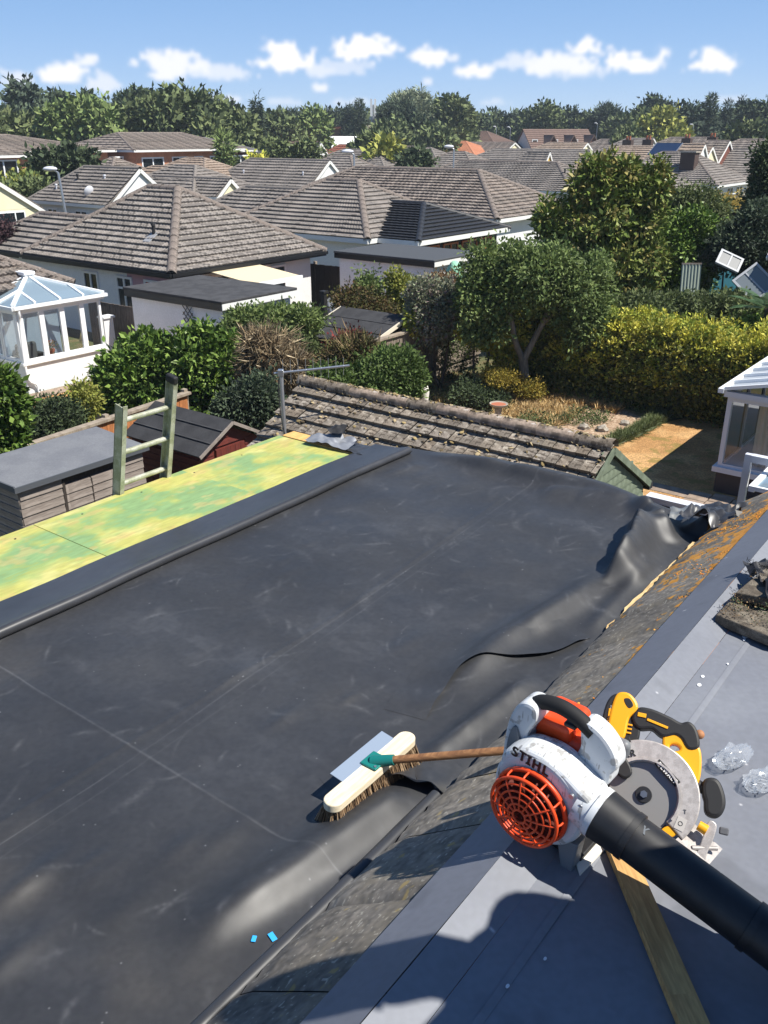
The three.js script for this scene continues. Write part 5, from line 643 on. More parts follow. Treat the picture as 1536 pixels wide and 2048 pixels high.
{ // magnolia
  const z = 26.5, b = PZ(1215, 600, z), t = thing('magnolia_tree', 'tall evergreen magnolia with glossy leaves rising above the roofs', 'tree', W(b.s, b.q, 0)), P = (px, py, dz = 0) => toLocal(PZ(px, py, z + dz), b.s, b.q), k = z / FOC;
  mesh('trunk', join([limb([V(0, 0, 0), V(.05, 1.2, 0), P(1215, 480), P(1215, 360)], .17, .05, 10), limb([V(.02, 1.0, 0), P(1160, 520), P(1130, 470)], .09, .03), limb([V(.02, 1.1, 0), P(1280, 500), P(1310, 420)], .09, .03)]), K.bark, t);
  const lobe = (px, py, rx, ry, n, dz = 0) => { const p = P(px, py, dz); return [p.x, p.y, p.z, rx * k, ry * k, rx * k * .9, n]; };
  const ml = [lobe(1212, 378, 56, 46, 220), lobe(1196, 348, 30, 32, 76), lobe(1248, 358, 30, 36, 84), lobe(1288, 384, 52, 46, 190), lobe(1314, 366, 26, 32, 66), lobe(1200, 438, 80, 46, 280), lobe(1130, 460, 62, 50, 240), lobe(1110, 440, 36, 30, 80), lobe(1285, 430, 50, 44, 150), lobe(1210, 510, 100, 60, 400), lobe(1130, 530, 66, 52, 220), lobe(1280, 530, 66, 60, 240), lobe(1220, 585, 96, 40, 240), lobe(1170, 385, 40, 36, 100)]; scatter(t, 'crown', CG.mag, L_.gloss, PAL.magnolia, blob(ml, 43, .5).concat(sprays(ml, 100, 46, .3, .15)), 44, { size: .78 });
}
bush('bay_tree', 'dense bay tree beside the magnolia', 'tree', 27.5, [[1350, 510, 66, 80, 800], [1385, 470, 56, 52, 420], [1330, 570, 70, 50, 500], [1400, 540, 40, 50, 260]], CG.small, L_.gloss, PAL.laurel, { size: 1.15 }); bush('shrub', 'rounded olive green shrub in front of the chimney bungalow', 'shrub', 31, [[1385, 432, 62, 48, 620], [1350, 425, 40, 40, 240], [1420, 440, 40, 44, 240]], CG.small, L_.soft, PAL.olive, { size: 1.2 });
bush('shrub', 'feathery golden shrub in front of the white garage', 'shrub', 36, [[1452, 408, 36, 16, 180]], CG.tiny, L_.soft, C3([196, 176, 104], [176, 158, 84])); bush('shrub', 'dark leafy shrub behind the old glazed frames', 'shrub', 26.5, [[1490, 490, 50, 56, 560], [1540, 480, 50, 60, 420], [1450, 500, 34, 36, 220], [1520, 440, 40, 30, 200]], CG.small, L_.soft, PAL.deep, { size: 1.1 }); bush('evergreen_tree', 'dark tree cut off by the picture edge beside the far row', 'tree', 32, [[1540, 380, 44, 60, 520], [1535, 330, 34, 44, 240], [1545, 430, 50, 40, 260], [1512, 410, 20, 30, 80]], CG.small, L_.soft, PAL.dark, { size: 1.25 }).userData.label = 'dark evergreen tree in front of the end of the far row';
{ const p = PZ(1470, 430, 33), f = fence('dark panel fence behind the rounded olive shrub', p.s - 1.5, p.q + 1.2, p.s + 2.2, p.q - 3.4, p.y + .2, K.woodDark, { side: -1, w: .3 }); const b = PZ(1452, 456, 31), t = thing('garden_screen', 'teal painted screen panel behind the bay tree', 'screen', W(b.s, b.q, 0), .2); mesh('panel', bx(-.6, .7, 0, b.y + .18, -.03, .03), M('#2f6f7e', .6), t); mesh('post', bx(-.68, -.6, 0, b.y + .25, -.05, .05), K.post, t); const c = PZ(908, 548, 27), n = thing('netting', 'crumpled mint green netting by the outbuilding door', 'netting', W(c.s, c.q, 0), 0), g = new THREE.IcosahedronGeometry(.24, 4), gp = g.attributes.position; for (let i = 0; i < gp.count; i++) { const k = .7 + .7 * fbm(gp.getX(i) * 4 + 5, gp.getY(i) * 4 + gp.getZ(i) * 3, 3, 3); gp.setXYZ(i, gp.getX(i) * k, gp.getY(i) * k * 1.3, gp.getZ(i) * k); } g.computeVertexNormals(); mesh('net', g.translate(0, c.y, 0), M('#8fc3a4', .9), n); mesh('support', rod(V(0, 0, 0), V(0, c.y, 0), .03), K.post, n); }
{ // palm leaf
  const p = PZ(1536, 618, 21), t = thing('palm', 'palm with stiff dark green fan leaves by the lean-to', 'palm', W(p.s, p.q, 0)), b = V(0, p.y, 0), fr = []; mesh('trunk', limb([V(0, 0, 0), V(.03, p.y * .5, 0), b], .09, .07, 8), K.bark, t);
  for (let i = 0; i < 9; i++) { const a = 2.2 + i * .55, d = V(Math.cos(a), .35 + (i % 3) * .25, Math.sin(a)).normalize(), l = []; for (let k = 0; k < 22; k++) { const f = .15 + k * .04, c = b.clone().addScaledVector(d, f * .95).add(V(0, -f * f * .25, 0)); for (const s of [-1, 1]) { const w = V().crossVectors(d, V(0, 1, 0)).normalize().multiplyScalar(s * .2 * Math.sin(Math.PI * Math.min(1, f))).addScaledVector(d, .14); l.push(bar(c, c.clone().add(w).add(V(0, -.05, 0)), .022, .004)); } } fr.push(mesh('frond', join(l), M('#3f5a34', .6), t)); }
}
{ // dry grasses, weeds and rockery round the apple tree
  const R = rng(77), ar = (n, f) => { const o = []; while (o.length < n) { const p = f(); if (p) o.push(p); } return o; };
  const mk = (name, label, geo, mat, pal, pts, o) => scatter(null, name, geo, mat, pal, pts, pts.length, o).forEach(m => { tag(m, label, null, null, 'stuff'); scene.add(m); });
  const near = (px, py, sp) => { const p = PH(px, py, 0); return W(p.s + (R() - .5) * sp, p.q + (R() - .5) * sp, 0); };
  mk('dry_grass', 'tufts of bleached dry grass round the stony bed', CG.blade, L_.dry, PAL.straw, ar(2000, () => { const k = R(); return k < .3 ? near(1080, 830, 1.6) : k < .55 ? near(1190, 800, 1.8) : k < .7 ? near(1130, 790, 1.4) : k < .8 ? near(1300, 800, 1.0) : k < .88 ? near(880, 760, 1.2) : near(1010, 800, 2.6); }), { upright: true, size: .42 });
  const edge = [[15.9, 6.85], [16.9, 7.15], [17.8, 6.95], [18.7, 6.85], [19.5, 6.85], [20.0, 6.9]]; mk('grass_edging', 'grey green grass edging along the stony bed', CG.blade, L_.soft, C3([112, 124, 78], [98, 112, 66], [126, 136, 92]), ar(900, () => { const i = (R() * 5) | 0, t = R(), a = edge[i], b = edge[i + 1]; return W(lerp(a[0], b[0], t) + (R() - .5) * .35, lerp(a[1], b[1], t) + (R() - .5) * .3, 0); }), { upright: true, size: .42 });
  mk('weeds', 'straggly green weeds round the bird bath', CG.small, L_.soft, PAL.mid.concat(PAL.olive), ar(420, () => { const k = R(), p = k < .25 ? near(1080, 850, .9) : k < .45 ? near(1170, 845, .9) : k < .7 ? near(960, 800, 2.4) : k < .85 ? near(900, 790, 1.8) : near(1250, 810, 1.4); p.y = R() * .2; return p; }), { size: .55 });
  mk('tall_weeds', 'tall thin weeds in front of the bleached fence', CG.spire, L_.soft, PAL.olive.concat(PAL.mid), ar(200, () => { const c = [[905, 760], [925, 765], [940, 770], [890, 770]][(R() * 4) | 0], p = near(c[0], c[1], .35); p.y = R() * 1.35; return p; }), { size: .6 });
  bush('sedum_mound', 'yellow green mossy mound below the apple tree', 'plant', 21.2, [[1000, 754, 42, 12, 260], [1060, 778, 34, 10, 140]], CG.tiny, L_.soft, C3([150, 136, 54], [126, 120, 48], [170, 148, 66]), { size: .7 }); bush('shrub', 'dark shaded shrub under the apple tree', 'shrub', 20.8, [[940, 792, 44, 22, 260], [985, 802, 36, 18, 140]], CG.small, L_.soft, PAL.dark, { size: .8 });
  const rs = new THREE.IcosahedronGeometry(.16, 1), rp = rs.attributes.position; for (let i = 0; i < rp.count; i++) { const k = .75 + .5 * hash(Math.round(rp.getX(i) * 90), Math.round(rp.getY(i) * 90 + rp.getZ(i) * 50), 3); rp.setXYZ(i, rp.getX(i) * k, rp.getY(i) * k * .7, rp.getZ(i) * k); } rs.computeVertexNormals();
  for (const [x, y, k, lab] of [[1078, 778, 1, 'pale rock on the mossy mound beside the apple trunk'], [1030, 765, .7, 'small pale rock on the mossy mound before the apple trunk'], [1168, 858, .8, 'middle pale rock of three in the gravel behind the green gable'], [1205, 862, .9, 'largest pale rock of three in the gravel behind the green gable'], [1130, 875, .6, 'smallest pale rock in the gravel close to the mossy ridge'], [1250, 850, .7, 'pale rock at the grass edging of the gravel bed'], [905, 805, 1.0, 'big pale rock in the shade near the white ornament'], [925, 812, .7, 'small pale rock in the shade near the white ornament'], [1290, 842, .6, 'small pale rock at the hedge end of the gravel bed']]) { const p = PH(x, y, 0), m = mesh('rock', rs, K.stone); m.position.copy(W(p.s, p.q, .05 * k)); m.scale.setScalar(k); m.rotation.y = x; tag(m, lab, 'rock', 'rocks in the dry bed'); }
}
// gardens between the far rows
bush('shrub', 'dark green tree in front of the brick flats', 'tree', 66, [[112, 338, 42, 26, 240], [150, 328, 36, 20, 160], [90, 350, 24, 20, 100]], CG.far, L_.far, PAL.dark, { size: .6 }); bush('hedge', 'lime topped hedge by the wing of the flats', 'hedge', 62, [[46, 372, 40, 12, 160], [30, 385, 46, 16, 160]], CG.far, L_.far, PAL.lime.concat(PAL.light), { size: .45 }); bush('hedge', 'green hedge behind the white gabled bungalow', 'hedge', 60, [[70, 388, 40, 18, 200]], CG.far, L_.far, PAL.mid, { size: .45 });
bush('shrub', 'dark purple shrub beside the cream bungalow', 'shrub', 33, [[6, 478, 26, 26, 220]], CG.small, L_.far, PAL.purple, { size: 1.2 }); bush('shrub', 'golden shrub by the blue shed', 'shrub', 90, [[514, 328, 16, 11, 70]], CG.far, L_.far, PAL.gold, { size: .5 }); bush('shrub', 'round dark bush between the twin hipped roofs', 'shrub', 84, [[830, 323, 30, 14, 120]], CG.far, L_.far, PAL.dark, { size: .6 }); bush('shrub', 'green bush in front of the white terrace houses', 'shrub', 100, [[560, 308, 26, 12, 90], [612, 306, 24, 14, 100]], CG.far, L_.far, PAL.mid, { size: .6 });
function tree(label, px, top, hw, z, pal, kind = 'broad', o = {}) {
  const a = PZ(px, top, z), Ht = a.y * (kind === 'conifer' ? 1 : .93), r = hw * z / FOC * 1.06, R = rng(Math.round(px * 3 + z)), name = kind === 'conifer' ? 'conifer_tree' : kind === 'pine' ? 'pine_tree' : 'broadleaf_tree', t = thing(name, label, 'tree', W(a.s, a.q, 0), TURN, o.group), k = o.k || 1;
  const tr = [limb([V(0, 0, 0), V((R() - .5) * r * .1, Ht * .4, 0), V((R() - .5) * r * .2, Ht * .85, 0)], Math.max(.18, r * .09), .06, 8)]; let pts;
  if (kind === 'conifer') { pts = []; const n = Math.round(18 * Ht * Math.max(1, r * .5) * k); for (let i = 0; i < n; i++) { const f = Math.pow(R(), .7), y = Ht * (.08 + .92 * (1 - f)) , rr = r * Math.pow(f, .85) * (.6 + .4 * R()) * (.8 + .3 * Math.sin(y * 2.6)), an = R() * 6.28; pts.push(V(Math.cos(an) * rr, y - rr * .15, Math.sin(an) * rr)); } }
  else { const lob = [], cy = kind === 'pine' ? Ht - r * .75 : Ht * .58, n = kind === 'pine' ? 6 : 8, dens = (kind === 'pine' ? 9 : 9.5) * k; lob.push([0, cy, 0, r * .78, Math.max(1, (Ht - cy) * .86), r * .78, Math.round(dens * r * r * .5 + 60)]); for (let i = 0; i < n; i++) { const an = R() * 6.28, d = r * (.35 + R() * .35), y = kind === 'pine' ? Ht - r * (.35 + R() * .9) : Ht * (.34 + R() * .46), q = r * (.32 + R() * .26); lob.push([Math.cos(an) * d, y, Math.sin(an) * d, q, q * (kind === 'pine' ? .5 : .85), q, Math.round(dens * q * q + 30)]); tr.push(limb([V(0, y * .6, 0), V(Math.cos(an) * d * .5, y * .85, Math.sin(an) * d * .5), V(Math.cos(an) * d, y, Math.sin(an) * d)], .13, .04, 5)); } lob.push([0, Ht - r * .3, 0, r * .45, r * .32, r * .45, Math.round(dens * r * r * .14 + 30)]); if (kind !== 'pine') lob.push([0, Ht * .3, 0, r * .95, Ht * .28, r * .95, Math.round(dens * r * r * .4 + 40)]); pts = blob(lob, Math.round(px + z), .5).concat(sprays(lob, 22, Math.round(px), r * .2, .7)); }
  mesh('trunk', join(tr), kind === 'pine' ? MT(K.bark.map, .95, { color: '#c9a48c' }) : K.bark, t); scatter(t, 'crown', kind === 'broad' ? CG.far : CG.needle, L_.far, pal, pts.filter(p => p.y > .3), Math.round(px * 7 + z), { size: (o.size || 1) * (kind === 'conifer' ? .9 : 1.1) }); return t;
}
for (const [x, y, w, z, p, kind, lab] of [
  [40, 152, 62, 128, 'deep', 'broad', 'tall dark tree above the long brick flats'], [8, 222, 66, 112, 'olive', 'broad', 'dull olive tree behind the wing of the flats'], [112, 176, 44, 140, 'dark', 'broad', 'dark oak showing between two lighter trees'], [166, 183, 26, 146, 'dark', 'broad', 'small dark oak top behind the light green tree'], [155, 196, 78, 112, 'light', 'broad', 'broad light green tree behind the long flats'], [240, 190, 30, 132, 'deep', 'conifer', 'pointed dark spruce between the blocks of flats'],
  [276, 170, 36, 136, 'dark', 'broad', 'dark tree leaning on the great round tree'], [345, 163, 92, 118, 'mid', 'broad', 'great round green tree behind the railed flats'], [228, 236, 40, 116, 'mid', 'broad', 'low green tree filling the gap between the flats'], [418, 232, 42, 112, 'olive', 'broad', 'drooping olive green willow behind the flats'], [452, 203, 46, 140, 'dark', 'broad', 'dark rounded tree right of the great round tree'], [484, 226, 44, 120, 'olive', 'broad', 'soft willow behind the pointed conifer'], [447, 268, 26, 90, 'light', 'conifer', 'bushy pointed conifer in front of the railed flats'], [512, 199, 15, 132, 'deep', 'conifer', 'narrow spire of a fir in the tree line'],
  [553, 224, 48, 150, 'mid', 'broad', 'green tree above the red roofs'], [596, 214, 44, 190, 'dark', 'pine', 'flat topped dark pine above the red roofs'], [626, 212, 28, 160, 'light', 'broad', 'yellow green tree standing out in the tree line'], [664, 216, 46, 200, 'dark', 'broad', 'dark tree behind the industrial building'], [700, 212, 34, 190, 'deep', 'conifer', 'dark fir behind the industrial building'], [718, 203, 30, 180, 'deep', 'conifer', 'cedar like fir beside the telecom mast'], [772, 240, 40, 150, 'mid', 'broad', 'bright hedge like tree beside the industrial building'], [752, 262, 44, 118, 'mid', 'broad', 'leafy green tree in front of the industrial building'], [775, 285, 28, 100, 'lime', 'broad', 'lime green shrubby tree behind the broad grey roof'],
  [800, 192, 40, 168, 'deep', 'pine', 'dark pine beneath the tall pale pine'], [838, 170, 46, 180, 'silver', 'pine', 'tall open pine with pale crown and bare trunk'], [815, 225, 60, 160, 'dark', 'broad', 'dark mass of oak below the pale pines'], [900, 184, 52, 165, 'olive', 'broad', 'big pale olive tree next to the tall pine'], [870, 250, 50, 150, 'mid', 'broad', 'green tree behind the salmon roof'], [950, 226, 46, 195, 'dark', 'broad', 'dark tree beside the big pale tree'], [1005, 234, 40, 210, 'dark', 'broad', 'low dark tree in the dip of the tree line'], [1028, 228, 12, 205, 'deep', 'conifer', 'thin dark fir in the dip of the tree line'],
  [1062, 214, 36, 200, 'mid', 'broad', 'green tree behind the triple gabled house'], [1096, 203, 38, 195, 'mid', 'broad', 'rounded green tree top over the triple gables'], [1142, 212, 40, 205, 'dark', 'broad', 'dark tree behind the white end gable'], [1180, 226, 40, 205, 'olive', 'broad', 'olive tree over the white warehouse'], [1213, 204, 26, 200, 'deep', 'pine', 'dark pine over the white warehouse'], [1248, 226, 36, 190, 'mid', 'broad', 'green tree behind the pale shed'], [1282, 214, 34, 195, 'mid', 'broad', 'green tree beside the tall oak'], [1312, 187, 42, 200, 'dark', 'broad', 'tall oak topping the right of the tree line'], [1328, 212, 42, 150, 'lime', 'broad', 'yellowish tree before the dark wood'], [1385, 200, 52, 165, 'deep', 'broad', 'great dark green tree behind the far row'], [1424, 193, 30, 165, 'deep', 'conifer', 'dark cypress in the wood behind the far row'], [1458, 202, 22, 170, 'deep', 'conifer', 'pointed fir in the wood behind the far row'], [1486, 194, 22, 180, 'deep', 'conifer', 'slim fir over the end of the far row'], [1506, 200, 44, 175, 'dark', 'broad', 'dark tree over the end of the far row'], [1545, 196, 40, 170, 'dark', 'broad', 'dark tree closing the wood at the end of the row'], [1495, 248, 40, 130, 'olive', 'broad', 'lower olive tree in front of the dark wood'], [1262, 258, 26, 140, 'olive', 'broad', 'small grey green tree by the blue gable']]) tree(lab.replace('topping the right of', 'topping'), x, y, w, z, PAL[p], kind);
{ // the wood behind everything
  const R = rng(99), pts = []; for (let i = 0; i < 3600; i++) { const px = -260 + R() * 2060, z = 205 + R() * 40, tp = PZ(px, 236 + 14 * fbm(px * .02, 3, 3, 5) - 10 * vn(px * .05, 1, 6), z), y = R() < .5 ? tp.y * (1 - R() * .2) : tp.y * R(); pts.push(W(tp.s, tp.q, Math.max(.5, y))); }
  scatter(null, 'far_woodland', CG.far, L_.far, PAL.dark.concat(PAL.mid, PAL.deep), pts, 98, { size: 1.7 }).forEach(m => { tag(m, 'distant wood closing the horizon behind the houses', null, null, 'stuff'); scene.add(m); });
}
// ---------- the flat roof being re-covered ----------
const RY = 4.3, CY = 4.67;                                                        // deck level, level of the grey roof
{
  const t = thing('extension', 'flat roofed extension carrying the black rubber sheet and the stained boards', 'extension', W(-1.6, 1.0, 0)); mesh('wall', bx(0, 5.85, 0, RY - .07, -2.9, 0), K.brick, t); mesh('fascia', join([bx(0, 5.9, RY - .2, RY - .03, -3.0, -2.98), bx(5.86, 5.9, RY - .2, RY - .03, -2.98, 0)]), K.woodGrey, t);
  const paint = seed => tex(512, [2.44, .75], (u, v) => { const a = fbm(u * 7, v * 2.6, 4, seed), b = fbm(u * 18, v * 7, 4, seed + 3), c = fbm(u * 44, v * 60, 2, seed + 5); let col = mix3([170, 168, 92], [182, 178, 112], sstep(.4, .7, b)); col = mix3(col, [142, 160, 94], sstep(.44, .64, a + (b - .5) * .5)); col = mix3(col, [116, 148, 102], sstep(.58, .68, a + (c - .5) * .2 + (b - .5) * .3) * .8); col = mix3(col, [188, 160, 104], sstep(.6, .76, fbm(u * 24, v * 10, 3, seed + 8)) * .45); return mul3(col, .9 + .18 * c); }, true, 192);
  for (let i = 0; i < 3; i++) { const x0 = [-.6, 1.42, 3.86][i], x1 = [1.418, 3.858, 5.74][i]; mesh('stained_board', rbox(x1 - x0, .018, .74, .003, (x0 + x1) / 2, RY - .012 + i * .001, -2.68), MT(paint(101 + i * 20), .7), t); }
  for (let i = 0; i < 24; i++) mesh('screw_head', new THREE.CylinderGeometry(.006, .006, .002, 8).translate(.9 + (i >> 1) * .4, RY - .001, -2.36 - (i % 2) * .6), K.iron, t);
  mesh('deck', bx(0, 5.8, RY - .06, RY - .022, -3.0, 0), K.pine, t);
  mesh('end_board', bx(5.745, 5.86, RY - .02, RY + .004, -3.02, -1.9), K.pine, t);
}
// ---------- the rubber sheet ----------
const lineOf = l => l.map(([x, y]) => { const p = PH(x, y, RY + .01); return [p.s, p.q]; });
function toLine(s, q, L) { let best = 1e9, bt = 0, sg = 1, acc = 0, tot = 0; for (let i = 0; i < L.length - 1; i++) tot += Math.hypot(L[i + 1][0] - L[i][0], L[i + 1][1] - L[i][1]); for (let i = 0; i < L.length - 1; i++) { const [a, b] = L[i], [c, d] = L[i + 1], dx = c - a, dy = d - b, l2 = dx * dx + dy * dy, l = Math.sqrt(l2), t = clamp(((s - a) * dx + (q - b) * dy) / l2), D = Math.hypot(s - a - dx * t, q - b - dy * t); if (D < best) { best = D; bt = (acc + t * l) / tot; sg = (dx * (q - b) - dy * (s - a)) > 0 ? 1 : -1; } acc += l; } return [best, bt, sg]; }
const folds = [ // line, height, width on either side, fade at the ends
  [lineOf([[330, 1925], [440, 1845], [620, 1730], [800, 1600], [860, 1540]]), .062, .085, .06, .3], [lineOf([[880, 1400], [1000, 1290], [1150, 1200], [1230, 1130]]), .05, .07, .06, .3],
  [[[3.42, 1.34], [3.75, 1.37], [4.02, 1.44], [4.22, 1.53]], .16, .022, .1, .25], [[[4.46, 3.1], [4.43, 2.6], [4.45, 2.1], [4.42, 1.6], [4.5, 1.25]], .075, .16, .06, .35], [[[4.42, 1.62], [4.25, 1.42], [4.02, 1.25]], .1, .05, .07, .25], [[[4.3, 2.2], [4.34, 1.8], [4.36, 1.5]], .05, .06, .12, .3], [[[4.2, 1.2], [4.45, 1.12]], .1, .07, .07, .3], [[[3.9, 3.0], [4.3, 2.9]], .012, .05, .05, .3],
  [[[2.95, 1.22], [3.4, 1.24], [3.8, 1.23]], .018, .04, .03, .2], [[[1.39, 3.0], [1.4, 1.4]], .0035, .012, .012, .1], [[[.4, 2.15], [2.5, 2.14], [4.3, 2.26]], .003, .012, .012, .1], [[[1.9, 1.3], [2.2, 1.27], [2.6, 1.24]], .03, .04, .04, .2],
];
const dims = []; { const R = rng(61); for (const [x, y] of [[370, 1697], [443, 1685], [190, 1725], [85, 1745], [40, 1790], [60, 1775], [188, 1762], [30, 1920], [12, 1935], [570, 1440], [470, 1355], [240, 1830], [700, 1400], [820, 1290]]) { const p = PH(x, y, RY); dims.push([p.s, p.q, .02 + R() * .03, .006 + R() * .006]); } for (let i = 0; i < 60; i++) dims.push([.2 + R() * 4, 1.3 + R() * 1.7, .02 + R() * .05, .0012 + R() * .0025]); }
for (const f of folds) { const m = Math.max(f[2], f[3]) * 3; f.push([Math.min(...f[0].map(p => p[0])) - m, Math.max(...f[0].map(p => p[0])) + m, Math.min(...f[0].map(p => p[1])) - m, Math.max(...f[0].map(p => p[1])) + m]); }
function sheetY(s, q) {
  let y = RY + .008 + .004 * (fbm(s * 1.6, q * 1.6, 3, 7) - .5) + .0016 * (fbm(s * 9, q * 9, 2, 8) - .5);
  for (const [L, h, wa, wb, fade, bb] of folds) { if (s < bb[0] || s > bb[1] || q < bb[2] || q > bb[3]) continue; const [d, t, sg] = toLine(s, q, L), w = sg > 0 ? wa : wb; if (d < w * 3) y += h * Math.exp(-((d / w) ** 2)) * sstep(0, fade, t) * sstep(1, 1 - fade, t) * (.85 + .3 * vn(t * 14, h * 90, 3)); }
  for (const [a, b, r, h] of dims) { const dx = (s - a) / (r * 2.2), dq = (q - b) / r, d = dx * dx + dq * dq; if (d < 6) y += h * Math.exp(-d); }
  const e = 4.5 + .06 * Math.sin(q * 3.1) ; if (s > e) y -= (s - e) * (s - e) * 9; if (q < 1.2) y -= (1.2 - q) ** 2 * 4; return y;
}
const scuffW = 1280, scuffH = 550, scuff = new Float32Array(scuffW * scuffH); { const R = rng(404); for (let i = 0; i < 420; i++) { const cx = R() * scuffW, cy = R() * scuffH, big = R() < .12, a = (R() - .5) * 1.4 + (R() < .3 ? 1.2 : 0), l = (big ? 14 : 4) + R() * (big ? 26 : 12), w = 1 + R() * (big ? 6 : 2.2), k = (big ? .07 : .12) + R() * .2, c = Math.cos(a), s = Math.sin(a), bend = (R() - .5) * .05; const r = Math.ceil(l * 1.6); for (let y = -r; y <= r; y++) for (let x = -r; x <= r; x++) { const X = Math.round(cx) + x, Y = Math.round(cy) + y; if (X < 0 || Y < 0 || X >= scuffW || Y >= scuffH) continue; const u = x * c + y * s, v = -x * s + y * c + bend * u * u, d = (u / l) ** 2 + (v / w) ** 2; if (d < 2.2) scuff[Y * scuffW + X] = Math.max(scuff[Y * scuffW + X], k * Math.exp(-d * 1.6) * (.3 + .9 * vn(X * .45, Y * .45, 5))); } } }
const rubTex = tex(1280, [5.6, 2.4], (u, v) => {
  const s = u * 5.6 - .8, q = v * 2.4 + 1.05, a = fbm(s * 1.1, q * 1.1, 4, 201), b = fbm(s * 5, q * 3.2, 5, 202), c = fbm(s * 16, q * 13, 4, 203), f = vn(s * 190, q * 190, 204), w = fbm(s * 2.2 + b, q * 5 + a * 2, 4, 207);
  let k = .84 + .2 * (a - .5) + .2 * (b - .5); let col = [58 * k, 59 * k, 62 * k]; col = mix3(col, [92, 93, 96], sstep(.52, .8, b) * sstep(.46, .62, c) * .16); col = mix3(col, [84, 78, 70], sstep(.56, .78, fbm(s * 2.4, q * 2.4, 4, 205)) * .3 * sstep(2.6, .8, s)); col = mix3(col, [40, 41, 45], sstep(.56, .72, w) * .2);
  const l1 = Math.exp(-(((s - 1.395 - .01 * (fbm(q * 3, 1, 2, 6) - .5)) / .0032) ** 2)), l2 = Math.exp(-(((q - (2.07 + .045 * clamp(s - 1.2, 0, 4) + .008 * (fbm(s * 2, 4, 2, 5) - .5))) / .0028) ** 2)), l3 = Math.exp(-(((q - (2.02 + .045 * clamp(s - 1.2, 0, 4))) / .0025) ** 2)); col = mix3(col, [146, 147, 150], clamp(l1 * .2 * (.5 + vn(q * 20, 2, 9)) + l2 * .16 * (.5 + vn(s * 9, 5, 8)) + l3 * .1 * (.4 + vn(s * 12, 8, 8))));
  col = mix3(col, [132, 132, 134], scuff[Math.min(scuffH - 1, (v * scuffH) | 0) * scuffW + Math.min(scuffW - 1, (u * scuffW) | 0)]); if (f > .95 && vn(s * 60, q * 60, 211) > .8) col = mix3(col, [150, 151, 154], .55); return mul3(col, .92 + .16 * fbm(s * 70, q * 70, 2, 212));
}, true, 550);
rubTex.wrapS = rubTex.wrapT = THREE.ClampToEdgeWrapping; rubTex.repeat.set(1, 1);
const rubRough = tex(512, [5.6, 2.4], (u, v) => .47 + .3 * fbm(u * 22, v * 10, 4, 221) + .06 * fbm(u * 150, v * 70, 2, 222), false, 256); rubRough.repeat.set(1, 1);
const rubber = MT(rubTex, .8, { roughnessMap: rubRough }), rubberPlain = MT(mottled([50, 51, 54], [58, 59, 63], .7, 256, 231, .06), .4);
const rubUV = (g, f) => { const p = g.attributes.position, uv = new Float32Array(p.count * 2); for (let i = 0; i < p.count; i++) { const [s, q] = f(p.getX(i), p.getZ(i)); uv[i * 2] = (s + .8) / 5.6; uv[i * 2 + 1] = (q - 1.05) / 2.4; } g.setAttribute('uv', new THREE.BufferAttribute(uv, 2)); return g; };
